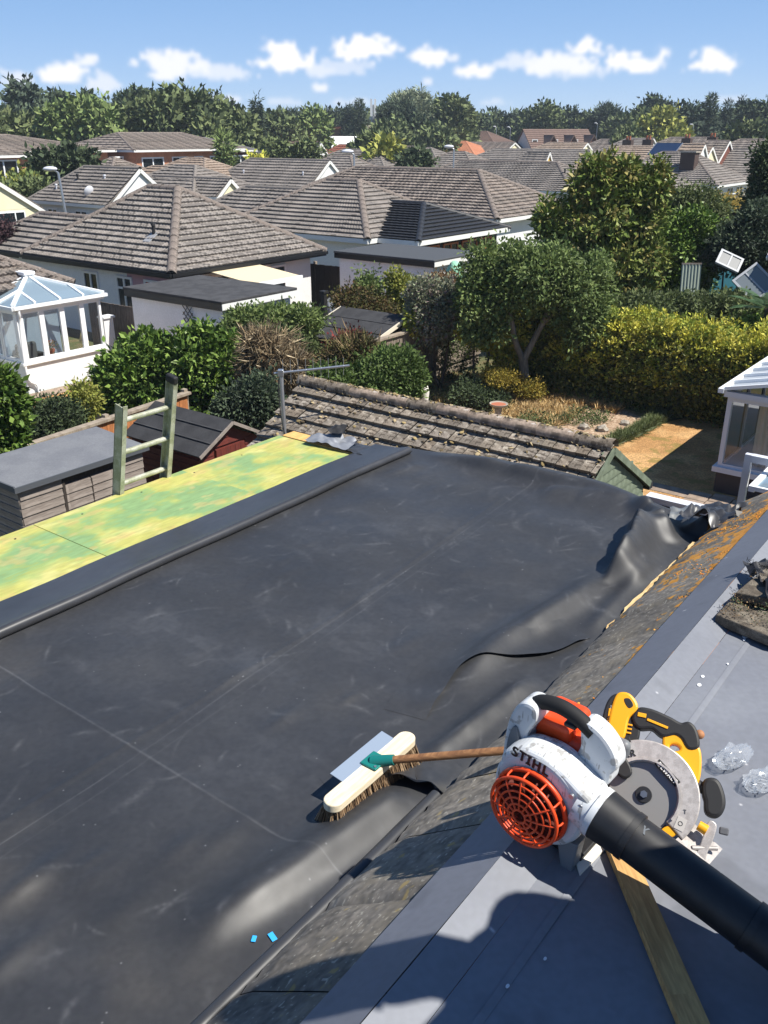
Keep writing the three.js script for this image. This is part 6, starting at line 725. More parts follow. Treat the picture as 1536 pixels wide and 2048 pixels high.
{
  const t = thing('rubber_sheet', 'wide black rubber roofing sheet laid loose over the flat roof', 'roof sheet', W(0, 0, 0)), NS = 440, NQ = 200, s0 = -.8, s1 = 4.72, q0 = 1.145, q1 = 3.2, pos = [], idx = [];
  for (let i = 0; i <= NS; i++) for (let j = 0; j <= NQ; j++) { const s = lerp(s0, s1, i / NS), wob = .018 * (fbm(s * 2.5, 2, 3, 17) - .5), ed = s > 1.84 ? .012 * vn(s * 11, 3, 4) : 0, q = lerp(q0 + wob + ed, q1, j / NQ), far = s > 4.2 ? sstep(4.2, 4.72, s) * -.06 * sstep(1.8, 3, q) : 0; pos.push(s + far, sheetY(s, q), -q); if (i < NS && j < NQ) { const a = i * (NQ + 1) + j; idx.push(a, a + NQ + 1, a + 1, a + 1, a + NQ + 1, a + NQ + 2); } }
  const g = new THREE.BufferGeometry(); g.setAttribute('position', new THREE.Float32BufferAttribute(pos, 3)); g.setIndex(idx); g.computeVertexNormals(); rubUV(g, (x, z) => [x, -z]); mesh('sheet', g, rubber, t);
  const strip = (prof, a, b, n, wob, seed) => { const P = [], I = [], m = prof.length; for (let i = 0; i <= n; i++) { const s = lerp(a, b, i / n), w = wob * (fbm(s * 2.1, 1, 3, seed) - .5), w2 = wob * .5 * (fbm(s * 5, 6, 2, seed) - .5); prof.forEach(([q, y]) => P.push(s, RY + y * (1 + w2 * 4), -(q + w))); if (i < n) for (let j = 0; j < m - 1; j++) { const k = i * m + j; I.push(k, k + m, k + 1, k + 1, k + m, k + m + 1); } } const h = new THREE.BufferGeometry(); h.setAttribute('position', new THREE.Float32BufferAttribute(P, 3)); h.setIndex(I); h.computeVertexNormals(); return rubUV(h, (x, z) => [x, -z]); };
  const arc = (cq, cy, r, a0, a1, n) => Array.from({ length: n + 1 }, (_, i) => { const a = lerp(a0, a1, i / n); return [cq + Math.cos(a) * r, cy + Math.sin(a) * r]; });
  mesh('folded_edge', strip([[3.395, .006], [3.39, .014], [3.3, .02], [3.19, .03], ...arc(3.115, .03, .024, Math.PI / 2 - .4, Math.PI * 1.45, 9)], -.8, 4.36, 90, .02, 31), rubberPlain, t);
  mesh('rolled_edge', strip(arc(1.165, .026, .022, -.4, Math.PI * 1.35, 12), -.8, 1.8, 60, .012, 37), rubberPlain, t);
  const flap = (name, L, dq, lift, seed) => { const c = new THREE.CatmullRomCurve3(L.map(([s, q]) => V(s, 0, q))), n = 40, m = 8, P = [], I = []; for (let i = 0; i <= n; i++) { const p = c.getPointAt(i / n), tn = c.getTangentAt(i / n), nx = -tn.z, nz = tn.x, fd = sstep(0, .12, i / n) * sstep(1, .9, i / n); for (let j = 0; j <= m; j++) { const f = j / m, d = dq * (1 - f), s = p.x + nx * d, q = p.z + nz * d; P.push(s, sheetY(s, q) + .003 * fd + .001 + lift * f * f * fd + .003 * fd * Math.sin(i * .5 + seed), -q); } if (i < n) for (let j = 0; j < m; j++) { const k = i * (m + 1) + j; I.push(k, k + m + 1, k + 1, k + 1, k + m + 1, k + m + 2); } } const h = new THREE.BufferGeometry(); h.setAttribute('position', new THREE.Float32BufferAttribute(P, 3)); h.setIndex(I); h.computeVertexNormals(); mesh(name, rubUV(h, (x, z) => [x, -z]), rubber, t); };
  flap('loose_flap', lineOf([[850, 1440], [880, 1395], [930, 1340], [1000, 1322], [1100, 1310], [1182, 1275]]), .16, .014, 1); flap('loose_flap', [[1.60, 1.37], [1.70, 1.33], [1.775, 1.29], [1.785, 1.23], [1.82, 1.2], [1.81, 1.165]], .16, .03, 3);
}
for (const [x, y, w, h, r, lab] of [[508, 1880, .018, .012, .5, 'smaller scrap of bright blue tape on the black sheet'], [545, 1875, .015, .027, -.3, 'larger scrap of bright blue tape on the black sheet']]) { const p = PH(x, y, RY + .01), m = mesh('tape_scrap', rbox(w, .002, h, .001), M('#2f9fe0', .6)); m.position.copy(W(p.s, p.q, sheetY(p.s, p.q) + .004)); m.rotation.y = TURN + r; m.rotation.x = .06; tag(m, lab, 'tape'); }
{ // timber edging between sheet and tiles
  const t = thing('timber_edging', 'splintered pale timber batten between the black sheet and the mossy tiles', 'timber', W(0, 0, 0)), pale = MT(grainTex([206, 180, 130], [182, 152, 104], .4, 77), .8);
  const one = (a, b, q, w, y, mat) => { const n = Math.round((b - a) / .03), P = [], I = []; for (let i = 0; i <= n; i++) { const s = lerp(a, b, i / n), e0 = q + w / 2 + .02 * (vn(s * 23, q * 9, 4) - .5), e1 = q - w / 2 + .008 * (vn(s * 31, 4, 5) - .5); P.push(s, y, -e0, s, y + .004 * vn(s * 40, 1, 3), -e1, s, y - .05, -e1, s, y - .05, -e0); if (i < n) for (let j = 0; j < 4; j++) { const k = i * 4 + j, k2 = i * 4 + (j + 1) % 4; I.push(k, k + 4, k2, k2, k + 4, k2 + 4); } } const g = new THREE.BufferGeometry(); g.setAttribute('position', new THREE.Float32BufferAttribute(P, 3)); g.setIndex(I); const gf = g.toNonIndexed(); gf.computeVertexNormals(); return mesh('batten', boxUV(gf), mat, t); };
  one(1.82, 2.5, 1.14, .022, RY + .018, pale); one(2.5, 3.05, 1.14, .024, RY + .02, K.weathered); one(3.05, 3.62, 1.148, .042, RY + .028, pale); one(3.1, 3.95, 1.112, .03, RY + .014, K.post); one(3.62, 4.1, 1.155, .03, RY + .026, pale);
}
// ---------- the strip of old tiles ----------
{
  const t = thing('tiled_verge', 'strip of old grey tiles crusted with orange lichen beside the black sheet', 'tiled roof', W(0, 0, 0)), qa = .70, ya = 4.695, qb = 1.14, yb = ya - .76 * .44, L = Math.hypot(qb - qa, ya - yb), R = rng(73);
  const tt = tex(2048, [6, .6], (u, v) => { const s = u * 6 - 1.2, d = v * .6, a = fbm(s * 3, d * 3, 4, 301), c = fbm(s * 14, d * 14, 4, 302), f = fbm(s * 60, d * 60, 2, 303), sp = vn(s * 120, d * 120, 304), sp2 = vn(s * 75, d * 75, 309), st = fbm(s * 40, d * 5, 3, 305); let col = mix3([104, 98, 90], [128, 121, 111], sstep(.35, .65, a)); col = mul3(col, .7 + .5 * f); col = mix3(col, [128, 119, 103], sstep(.5, .7, c) * .4 + sstep(.5, .75, st) * .25); if (sp > .88) col = mix3(col, [196, 190, 172], .5 * f + .2); if (sp2 > .93) col = mix3(col, [206, 200, 186], .5);
    const up = sstep(.30, .1, d), zone = clamp(sstep(2.9, 3.7, s) * (.45 + .55 * up) + sstep(2.0, 3.0, s) * up * .55 + .28 * up), li = fbm(s * 20, d * 20, 4, 306), l2 = fbm(s * 46, d * 46, 3, 307), lim = .74 - zone * .36, k = sstep(lim, lim + .08, li * .55 + l2 * .45 + .06); col = mix3(col, s > 2.2 ? mix3([190, 116, 30], [212, 150, 56], l2) : mix3([150, 126, 62], [176, 150, 86], l2), k * (s > 2.2 ? .9 : .55)); return col; }, true, 256); tt.repeat.set(1, 1); tt.wrapS = tt.wrapT = THREE.ClampToEdgeWrapping;
  const mat = MT(tt, .95, { bumpMap: tex(512, [6, .6], (u, v) => fbm(u * 180, v * 18, 4, 308), false, 128), bumpScale: .004 }); mat.bumpMap.repeat.set(1, 1);
  for (let k = -6; k < 12; k++) { const a = 1.05 + k * .302 - .1, b = a + .3; if (b < -1 || a > 4.3) continue; const n = 12, P = [], UV = [], I = [], tilt = (R() - .4) * .012, lift = R() * .008; for (let i = 0; i <= n; i++) for (let j = 0; j <= 10; j++) { const f = i / n, d = L * j / 10, s = lerp(a, b, f), q = lerp(qa, qb + .012 * (vn(s * 30, 2, 6) - .5), j / 10), y = lerp(ya, yb, j / 10) + .004 + lift + tilt * (f - .5) * 2 + .006 * (fbm(s * 12, d * 12, 3, 310) - .5) + (i === 0 ? -.012 : 0) + (i === n ? -.012 : 0) + (j === 10 ? -.012 : 0); P.push(s, y, -q); UV.push((s + 1.2) / 6, d / .6); if (i < n && j < 10) { const m = i * 11 + j; I.push(m, m + 1, m + 11, m + 1, m + 12, m + 11); } } const g = new THREE.BufferGeometry(); g.setAttribute('position', new THREE.Float32BufferAttribute(P, 3)); g.setAttribute('uv', new THREE.Float32BufferAttribute(UV, 2)); g.setIndex(I); g.computeVertexNormals(); mesh('roof_tile', g, mat, t); }
  mesh('underlay', poly([V(-1.2, ya - .03, -qa), V(4.25, ya - .03, -qa), V(4.25, yb - .03, -qb - .01), V(-1.2, yb - .03, -qb - .01)]), K.dark, t);
  const ln = (s, d) => V(s, lerp(ya, yb, d / L) + .008, -lerp(qa, qb, d / L)), pts = [], mm = new THREE.Matrix4(), g = new THREE.IcosahedronGeometry(.003, 0); for (let i = 0; i < 900; i++) { const s = R() < .8 ? 3.0 + R() * 1.2 : 1.8 + R() * 2.2; pts.push(ln(s, .12 + Math.pow(R(), 1.3) * .34 * (s > 3.4 ? 1 : .45))); }
  const im = new THREE.InstancedMesh(g, M('#ffffff', 1), pts.length), pal = C3([196, 122, 34], [176, 104, 26], [208, 146, 56], [120, 92, 44], [90, 78, 50]); pts.forEach((p, i) => { const k = .3 + R() * .9; mm.compose(p, new THREE.Quaternion().setFromEuler(new THREE.Euler(.4, R() * 6, .3)), V(k * 1.5, k * .5, k * 1.5)); im.setMatrixAt(i, mm); im.setColorAt(i, pal[(R() * pal.length) | 0]); }); im.name = 'lichen'; im.userData.kind = 'stuff'; im.castShadow = im.receiveShadow = true; t.add(im);
}
// ---------- the grey roof ----------
{
  const greyTex = (a, b, seed) => tex(512, [3, 3], (u, v) => { const n = fbm(u * 6, v * 6, 5, seed, 6), c = fbm(u * 20, v * 20, 3, seed + 2, 20), f = vn(u * 300, v * 300, seed + 3, 300), sp = vn(u * 90, v * 90, seed + 4, 90); let col = mix3(a, b, sstep(.32, .68, n)); col = mix3(col, mul3(a, .82), sstep(.62, .74, c) * .4); if (sp > .985) col = [190, 190, 192]; return mul3(col, .97 + .06 * f); });
  const t = thing('grey_flat_roof', 'smooth grey flat roof sheet with lapped edge strips above the old tiles', 'flat roof', W(0, 0, 0)), g1 = MT(greyTex([110, 113, 121], [119, 122, 129], 321), .62), g2 = MT(greyTex([106, 109, 118], [113, 116, 125], 331), .6), a = -1.4, b = 4.1, P = (s, q, y) => V(s, y, -q);
  const strip = (name, q0, y0, q1, y1, mat, th = .004) => { const n = 80, pos = [], I = []; for (let i = 0; i <= n; i++) { const s = lerp(a, b, i / n), w = .003 * (fbm(s * 3, q0 * 9, 3, 7) - .5); pos.push(s, y0 + w, -q0, s, lerp(y0, y1, .5) + w + .001, -(q0 + q1) / 2, s, y1 + w, -q1 - w); if (i < n) for (let j = 0; j < 2; j++) { const k = i * 3 + j; I.push(k, k + 3, k + 1, k + 1, k + 3, k + 4); } } const g = new THREE.BufferGeometry(); g.setAttribute('position', new THREE.Float32BufferAttribute(pos, 3)); g.setIndex(I); g.computeVertexNormals(); return mesh(name, boxUV(g), mat, t); };
  strip('edge_flap', .702, 4.709, .845, 4.604, g2); strip('edge_strip', .618, CY + .006, .701, 4.709, g1); strip('roof_sheet', .545, CY + .004, .6175, CY + .006, g1); strip('roof_sheet', -2.2, CY, .546, CY + .001, g1); strip('seam', .535, CY + .0025, .552, CY + .0062, g1);
  mesh('wall', bx(a, b, 0, CY - .1, -.6, 2.2), K.brick, t); 
  for (const [x, y, k] of [[1490, 1275, 1], [1500, 1268, .8], [1488, 1282, .5], [1440, 1250, .3], [1405, 1355, .6], [1398, 1372, .7], [1455, 1330, .4], [1015, 1975, .4], [1090, 1920, .35]]) { const p = PH(x, y, CY + .003), m = mesh('paint_splash', new THREE.CylinderGeometry(.008 * k, .009 * k, .0012, 14).scale(1.5, 1, 1), M('#d5d7da', .6), t); m.position.set(p.s, CY + .0075, -p.q); }
}
{ // white sheet offcut, plank
  const P = (x, y, h) => { const p = PH(x, y, h); return W(p.s, p.q, h); };
  const g = poly([P(1160, 1748, CY + .012), P(1226, 1680, CY + .012), P(1195, 1652, CY + .012), P(1140, 1690, CY + .012)], .006); tag(mesh('card_offcut', g, M('#e6e1d4', .7)), 'white offcut of board lying beneath the blower and the plank', 'offcut');
  const a = V(.535, CY + .018, -1.62), b = V(.60, CY + .018, -.72), m = mesh('plank', bar(a, b, .054, .022), MT(grainTex([198, 158, 100], [168, 128, 78], .35, 341, 'v'), .75)); tag(m, 'narrow pale timber batten lying on the grey roof', 'plank');
}
// ---------- ladder ----------
{
  const t = thing('ladder', 'weathered aluminium ladder leaning against the edge of the stained boards', 'ladder', W(2.81, 4.045, RY)), al = MT(mottled([178, 178, 164], [150, 152, 128], .35, 256, 351, .1), .45, { metalness: .15 }), dn = V(0, -1, -.24).normalize(), up = dn.clone().negate();
  const stile = (x, top, name) => { const A = V(x, 0, -.01).addScaledVector(up, top), B = V(x, 0, -.01).addScaledVector(dn, 4.35); mesh(name, join([bar(A, B, .006, .07, V(0, 0, 1)).translate(x > .1 ? .012 : -.012, 0, 0), bar(A, B, .03, .006, V(0, 0, 1)).translate(0, 0, .032), bar(A, B, .03, .006, V(0, 0, 1)).translate(0, 0, -.032)]), al, t); };
  stile(.0, .56, 'stile'); stile(.345, .64, 'stile'); mesh('end_cap', at(rbox(.036, .05, .078, .012), .345, .64 * up.y, -.01 + .64 * up.z, .23), K.dark, t);
  for (let i = -18; i < 3; i++) { const c = V(0, 0, -.01).addScaledVector(up, .055 + i * .205); mesh('rung', rod(V(-.014, c.y, c.z), V(.358, c.y, c.z), .016, .016, 8), al, t); }
}
// ---------- crumpled scraps at the corners ----------
function crumple(name, label, cat, pos, w, d, amp, mat, seed, turn = 0, freq = 9) { const g = new THREE.PlaneGeometry(w, d, 34, 26); g.rotateX(-Math.PI / 2); const p = g.attributes.position; for (let i = 0; i < p.count; i++) { const x = p.getX(i), z = p.getZ(i), n = Math.abs(fbm(x * freq + 9, z * freq + 3, 3, seed) - .5) * 2, n2 = fbm(x * freq * .5 + 4, z * freq * .5, 2, seed + 4) - .3; p.setXYZ(i, x + (n - .3) * amp * .6, Math.max(.004, amp * (n * .9 + n2 * 1.1)), z + (n2 - .2) * amp * .7); } const f = toCreasedNormals(g, .5), m = mesh(name, boxUV(f), mat); m.position.copy(pos); m.rotation.y = TURN + turn; return tag(m, label, cat); }
crumple('lead_flashing', 'crumpled silver flashing at the corner of the black sheet', 'flashing', W(4.32, 1.33, RY + .03), .2, .1, .06, M('#8e908e', .4, { metalness: .5 }), 5, .3, 11); crumple('felt_scrap', 'torn black felt flap beside the silver flashing', 'felt', W(4.3, 1.15, RY + .08), .3, .22, .1, rubberPlain, 8, -.2); crumple('felt_scrap', 'pale torn felt piece at the end of the tile strip', 'felt', W(4.18, .93, RY + .16), .22, .12, .06, M('#77746e', .7), 9, .5); crumple('lead_flashing', 'grey crumpled lead strip at the end of the stained boards', 'flashing', W(4.2, 3.62, RY + .01), .16, .34, .06, M('#8d9096', .5, { metalness: .4 }), 12, .1); crumple('felt_scrap', 'dark felt offcut beyond the stained boards', 'felt', W(4.22, 3.32, RY + .0), .18, .4, .03, rubberPlain, 14, 0); crumple('felt_scrap', 'small curled black scrap over the grey lead strip', 'felt', W(4.3, 3.66, RY + .05), .14, .12, .07, K.dark, 15, .4);
{ // broken tile with felt rags on the grey roof
  const t = thing('broken_tile', 'mossy broken roof tile lying on the grey roof', 'roof tile', W(2.72, .66, CY + .012), TURN); const mat = MT(mottled([112, 104, 92], [78, 70, 60], .25, 256, 361, .25), .95); const g = extr([[0, 0], [.34, -.02], [.37, .2], [.36, .42], [.05, .44], [-.02, .2]], .028, .005); g.rotateX(Math.PI / 2); g.rotateY(-.1); g.translate(0, .035, 0); mesh('tile', g, mat, t); const g2 = extr([[0, 0], [.25, .03], [.27, .3], [.02, .28]], .025, .004); g2.rotateX(Math.PI / 2 - .08); g2.translate(.12, .075, .02); mesh('tile_fragment', g2, mat, t);
  const R = rng(5), mp = []; for (let i = 0; i < 160; i++) mp.push(V(R() * .34, .04 + R() * .035, R() * .3 + .02)); scatter(t, 'moss', CG.tiny, LM.dry, PAL.brown.concat(PAL.dark), mp, 6, { size: .09 });
  crumple('felt_rag', 'ragged black felt strips heaped on the broken tile', 'felt', W(3.02, .5, CY + .05), .3, .26, .1, M('#26262a', .6), 19, .4, 14);
  const pts = []; for (let i = 0; i < 26; i++) pts.push(V(.22 + R() * .25, .06 + R() * .08, -.02 + R() * .25)); scatter(t, 'felt_shreds', [clump(10, .05, .1, .012, 22), clump(10, .05, .1, .012, 23)], M('#26262a', .7), C3([40, 40, 42], [60, 60, 62]), pts, 8, { size: .22 });
}
for (const [x, y, lab, seed] of [[1462, 1522, 'clear plastic bag of screws lying near the saw', 3], [1524, 1568, 'second clear plastic bag at the edge of the grey roof', 6]]) { // little bags
  const p = PH(x, y, CY + .01), t = thing('plastic_bag', lab, 'bag', W(p.s, p.q, CY + .004), TURN - .35), g = new THREE.SphereGeometry(.06, 34, 20), q = g.attributes.position; for (let i = 0; i < q.count; i++) { const n = Math.abs(fbm(q.getX(i) * 40 + seed, q.getZ(i) * 40 + q.getY(i) * 30, 3, seed) - .5) * 2; q.setXYZ(i, q.getX(i) * 1.1 * (.8 + n * .5), Math.max(.001, .015 + q.getY(i) * .3 + n * .012), q.getZ(i) * .62 * (.8 + n * .5)); } const bag = mesh('bag', boxUV(toCreasedNormals(g, .4)), MP('#f4f6f8', .1, { transmission: .88, thickness: 0 }), t); const R = rng(seed), s = []; for (let i = 0; i < 26; i++) { const a = V((R() - .5) * .07, .006 + R() * .008, (R() - .5) * .04); s.push(rod(a, a.clone().add(V((R() - .5) * .03, 0, (R() - .5) * .03)), .0016, .0016, 5)); } mesh('screws', join(s), K.steel, t).userData.kind = 'stuff';
}
// ---------- broom ----------
{
  const t = thing('broom', 'wooden broom with stiff brown bristles and green socket resting on the black sheet', 'broom', W(1.535, 1.35, RY + .012)), L = .36, by = .068;
  const sh = new THREE.Shape(); sh.absarc(0, 0, .026, Math.PI / 2, Math.PI * 1.5); sh.lineTo(L, -.026); sh.absarc(L, 0, .026, -Math.PI / 2, Math.PI / 2); const g = boxUV(new THREE.ExtrudeGeometry(sh, { depth: .02, bevelEnabled: true, bevelSize: .005, bevelThickness: .005, bevelSegments: 3, curveSegments: 14 })); g.rotateX(-Math.PI / 2); const hd = mesh('head', g.translate(0, by, 0), MT(grainTex([226, 214, 188], [212, 196, 164], .5, 371), .6), t);
  const R = rng(31), bg = new THREE.CylinderGeometry(.0007, .0016, 1, 4, 1, true).translate(0, -.5, 0), n = 2600, im = new THREE.InstancedMesh(bg, M('#ffffff', .9), n), m = new THREE.Matrix4(), pal = C3([132, 106, 78], [104, 82, 60], [156, 132, 104], [86, 68, 50]); for (let i = 0; i < n; i++) { const x = -.02 + R() * (L + .04), z = (R() - .5) * .058, dx = (R() - .5) * .5 + (x > L - .03 ? .3 : x < .03 ? -.3 : 0), dz = (R() - .5) * .5 + z * 16; const d = V(dx, -1.6, dz).normalize(); m.compose(V(x, by - .002, z), new THREE.Quaternion().setFromUnitVectors(V(0, -1, 0), d), V(1.3, (by - .004) / -d.y * (.9 + R() * .12), 1.3)); im.setMatrixAt(i, m); im.setColorAt(i, pal[(R() * 4) | 0]); } im.name = 'bristles'; im.userData.kind = 'stuff'; im.castShadow = im.receiveShadow = true; t.add(im);
  mesh('scraper', at(rbox(.26, .0025, .05, .001), .2, by + .028, -.05, .14, 0, 0), M('#aebccb', .3, { metalness: .5 }), t);
  const so = V(.2, by + .03, 0), e = V(.8614, 4.695, -1.96).sub(W(1.535, 1.35, RY + .012)).applyAxisAngle(V(0, 1, 0), -TURN), d = e.clone().sub(so).normalize(), st = so.clone().addScaledVector(d, .05); const grn = M('#17706a', .4), sk = mesh('socket', join([rbox(.07, .008, .062, .004, .2, by + .03, -.004), rod(so.clone().addScaledVector(d, -.012), so.clone().addScaledVector(d, .062), .02, .0165, 16)]), grn, t); for (const x of [.175, .225]) mesh('screw_head', new THREE.CylinderGeometry(.004, .004, .003, 10).translate(x, by + .036, .018), K.steel, sk);
  mesh('handle', rod(st, e, .0125, .0125, 16), MT(grainTex([160, 116, 76], [122, 84, 54], .3, 372), .65), t); mesh('handle_end', new THREE.SphereGeometry(.0128, 14, 10).translate(e.x, e.y, e.z), MT(grainTex([176, 124, 84], [150, 100, 64], .3, 373), .7), t);
}
// ---------- petrol blower ----------
const font = await new FontLoader().loadAsync('fonts/droid/droid_sans_bold.typeface.json');
const text = (s, size, depth = .0015) => { const g = new TextGeometry(s, { font, size, depth, curveSegments: 3 }); g.computeBoundingBox(); const b = g.boundingBox; g.translate(-(b.min.x + b.max.x) / 2, -(b.min.y + b.max.y) / 2, 0); return boxUV(g); };
{
  const t = thing('leaf_blower', 'white and orange petrol leaf blower with long black tube standing on the grey roof', 'leaf blower', V(.358, CY + .008, -1.567), -THREE.MathUtils.degToRad(41)), white = MT(tex(512, .34, (u, v) => { const n = fbm(u * 6, v * 6, 4, 401, 6), g = fbm(u * 18, v * 18, 4, 403, 18), s = fbm(u * 60, v * 12, 3, 404, 0); let c = mix3([208, 210, 211], [196, 199, 201], n); c = mix3(c, [120, 116, 110], sstep(.64, .74, g) * .5); return mix3(c, [92, 90, 88], sstep(.72, .8, s) * .5); }), .45), orange = M('#d9481a', .4), black = M('#1a1a1c', .5), grey = M('#6e7276', .5), cy = .155, R0 = .116;
  const disc = new THREE.Shape(); disc.absarc(0, 0, R0 - .016, 0, Math.PI * 2); const hs = boxUV(new THREE.ExtrudeGeometry(disc, { depth: .062, bevelEnabled: true, bevelSize: .016, bevelThickness: .016, bevelSegments: 4, curveSegments: 48 })); hs.translate(0, cy, -.05);
  const vol = smoothShape([[-.09, .06], [-.05, .098], [.0, .104], [.05, .092], [.09, .07], [.118, .052], [.116, -.008], [.1, -.014], [.08, -.03], [.04, -.03], [-.04, 0]]), vg = boxUV(new THREE.ExtrudeGeometry(vol, { depth: .05, bevelEnabled: true, bevelSize: .014, bevelThickness: .018, bevelSegments: 4 })); vg.translate(0, cy, -.042);
  mesh('housing', join([hs, vg]), white, t);
  const rim = []; const gr = mesh('intake_grille', join((() => { const l = []; const ring = (r, z, tr) => { const g = new THREE.TorusGeometry(r, tr, 8, 56); g.translate(-.008, cy - .012, z); l.push(g); }; ring(.088, .036, .006); ring(.084, .066, .0045); ring(.072, .072, .0028); ring(.058, .0765, .0026); ring(.044, .08, .0026); ring(.03, .0825, .0026); ring(.016, .084, .0028); for (let i = 0; i < 12; i++) { const a = i * Math.PI / 6 + .1, c = Math.cos(a), s = Math.sin(a), o = V(-.008, cy - .012, 0); l.push(tube([V(c * .016, s * .016, .084).add(o), V(c * .05, s * .05, .079).add(o), V(c * .084, s * .084, .066).add(o), V(c * .089, s * .089, .036).add(o)], .0026, 10, 6)); } return l; })()), orange, t);
  mesh('fan', join([new THREE.CylinderGeometry(.086, .086, .004, 40).rotateX(Math.PI / 2).translate(-.008, cy - .012, .03), ...Array.from({ length: 14 }, (_, i) => { const a = i / 14 * 6.283; return at(rbox(.05, .004, .022, .001), -.008 + Math.cos(a) * .05, cy - .012 + Math.sin(a) * .05, .045, .4, 0, a); })]), M('#571f12', .7), t);
  mesh('brand_lettering', at(text('STIHL', .026, .002), -.022, cy + .098, .0285, 0, 0, -.13), black, t); 
  const tl = V(.118, cy + .02, -.012), td = V(.97, -.235, 0).normalize(), tp = k => tl.clone().addScaledVector(td, k);
  mesh('outlet_clamp', join([rod(tp(-.03), tp(.015), .052, .054, 28), rod(tp(.004), tp(.019), .0585, .0585, 28)]), white, t); const tb = mesh('blower_tube', join([rod(tp(.02), tp(.085), .058, .054, 30), rod(tp(.085), tp(.1), .0555, .0555, 30), rod(tp(.1), tp(.36), .0505, .05, 30), rod(tp(.36), tp(.375), .0535, .0535, 30), rod(tp(.375), tp(.78), .05, .05, 30)]), MT(mottled([26, 26, 28], [32, 32, 34], .2, 128, 402, .06), .5), t); mesh('bayonet_mark', at(text('X', .018, .001), ...tp(.125).add(V(0, .05, .01)).toArray(), -1.3, 0, -.2), grey, tb);
  for (const [x, y] of [[.085, .072], [.108, .058]]) mesh('screw', new THREE.CylinderGeometry(.006, .006, .006, 12).rotateX(Math.PI / 2).translate(x, cy + y - .01, .03), K.steel, t);
  const eng = mesh('engine_cover', join([rbox(.17, .15, .13, .035, .0, cy + .045, -.13, 4), rbox(.1, .06, .11, .02, -.03, cy + .12, -.12, 3)]), orange, t); for (let i = 0; i < 8; i++) mesh('cooling_slot', at(rbox(.004, .05, .008, .001), .087, cy + .03, -.085 - i * .0125), M('#5a1d0c', .8), eng); mesh('pull_start', rbox(.2, .13, .03, .02, .0, cy, -.215, 3), grey, t);
  mesh('handle_bracket', join([extr(smoothShape([[-.118, .15], [-.122, .23], [-.108, .3], [-.085, .335], [-.062, .335], [-.058, .31], [-.075, .27], [-.08, .21], [-.085, .15]]), .05, .008).translate(0, 0, -.09)]), white, t); mesh('handle_inlay', extr(smoothShape([[-.112, .17], [-.114, .23], [-.1, .275], [-.088, .25], [-.09, .19]]), .004, .002).translate(0, 0, -.029), grey, t);
  mesh('grip', tube([V(-.078, .325, -.065), V(-.055, .343, -.065), V(-.01, .352, -.065), V(.035, .343, -.065), V(.075, .322, -.065)], .0175, 30, 16), M('#161617', .75), t);
  mesh('control_housing', extr(smoothShape([[.058, .338], [.09, .33], [.122, .3], [.132, .27], [.122, .25], [.118, .22], [.1, .2], [.066, .205], [.05, .235], [.06, .28]]), .034, .009).translate(0, 0, -.095), white, t); mesh('trigger', rbox(.03, .012, .02, .005, .02, .318, -.065), black, t); mesh('screw', new THREE.CylinderGeometry(.008, .008, .008, 14).rotateX(Math.PI / 2).translate(.072, .243, -.024), K.steel, t);
  mesh('foot', join([extr([[.055, .07], [.1, .075], [.092, .0], [.07, -.002]], .03, .004).translate(0, 0, -.02), rbox(.03, .05, .1, .008, -.075, .022, -.06)]), grey, t); mesh('base_plate', rbox(.2, .014, .2, .005, .0, .008, -.12), black, t); mesh('spring_mount', rod(V(.06, .02, -.1), V(.06, .1, -.1), .014), black, t);
  const lb = mesh('warning_label', rbox(.02, .026, .001, .0004, .088, cy - .045, .0225), M('#c9cbcc', .5), t); mesh('warning_triangle', at(extr([[-.007, -.006], [.007, -.006], [0, .007]], .0006, 0), .088, cy - .045, .0232), black, lb);
}
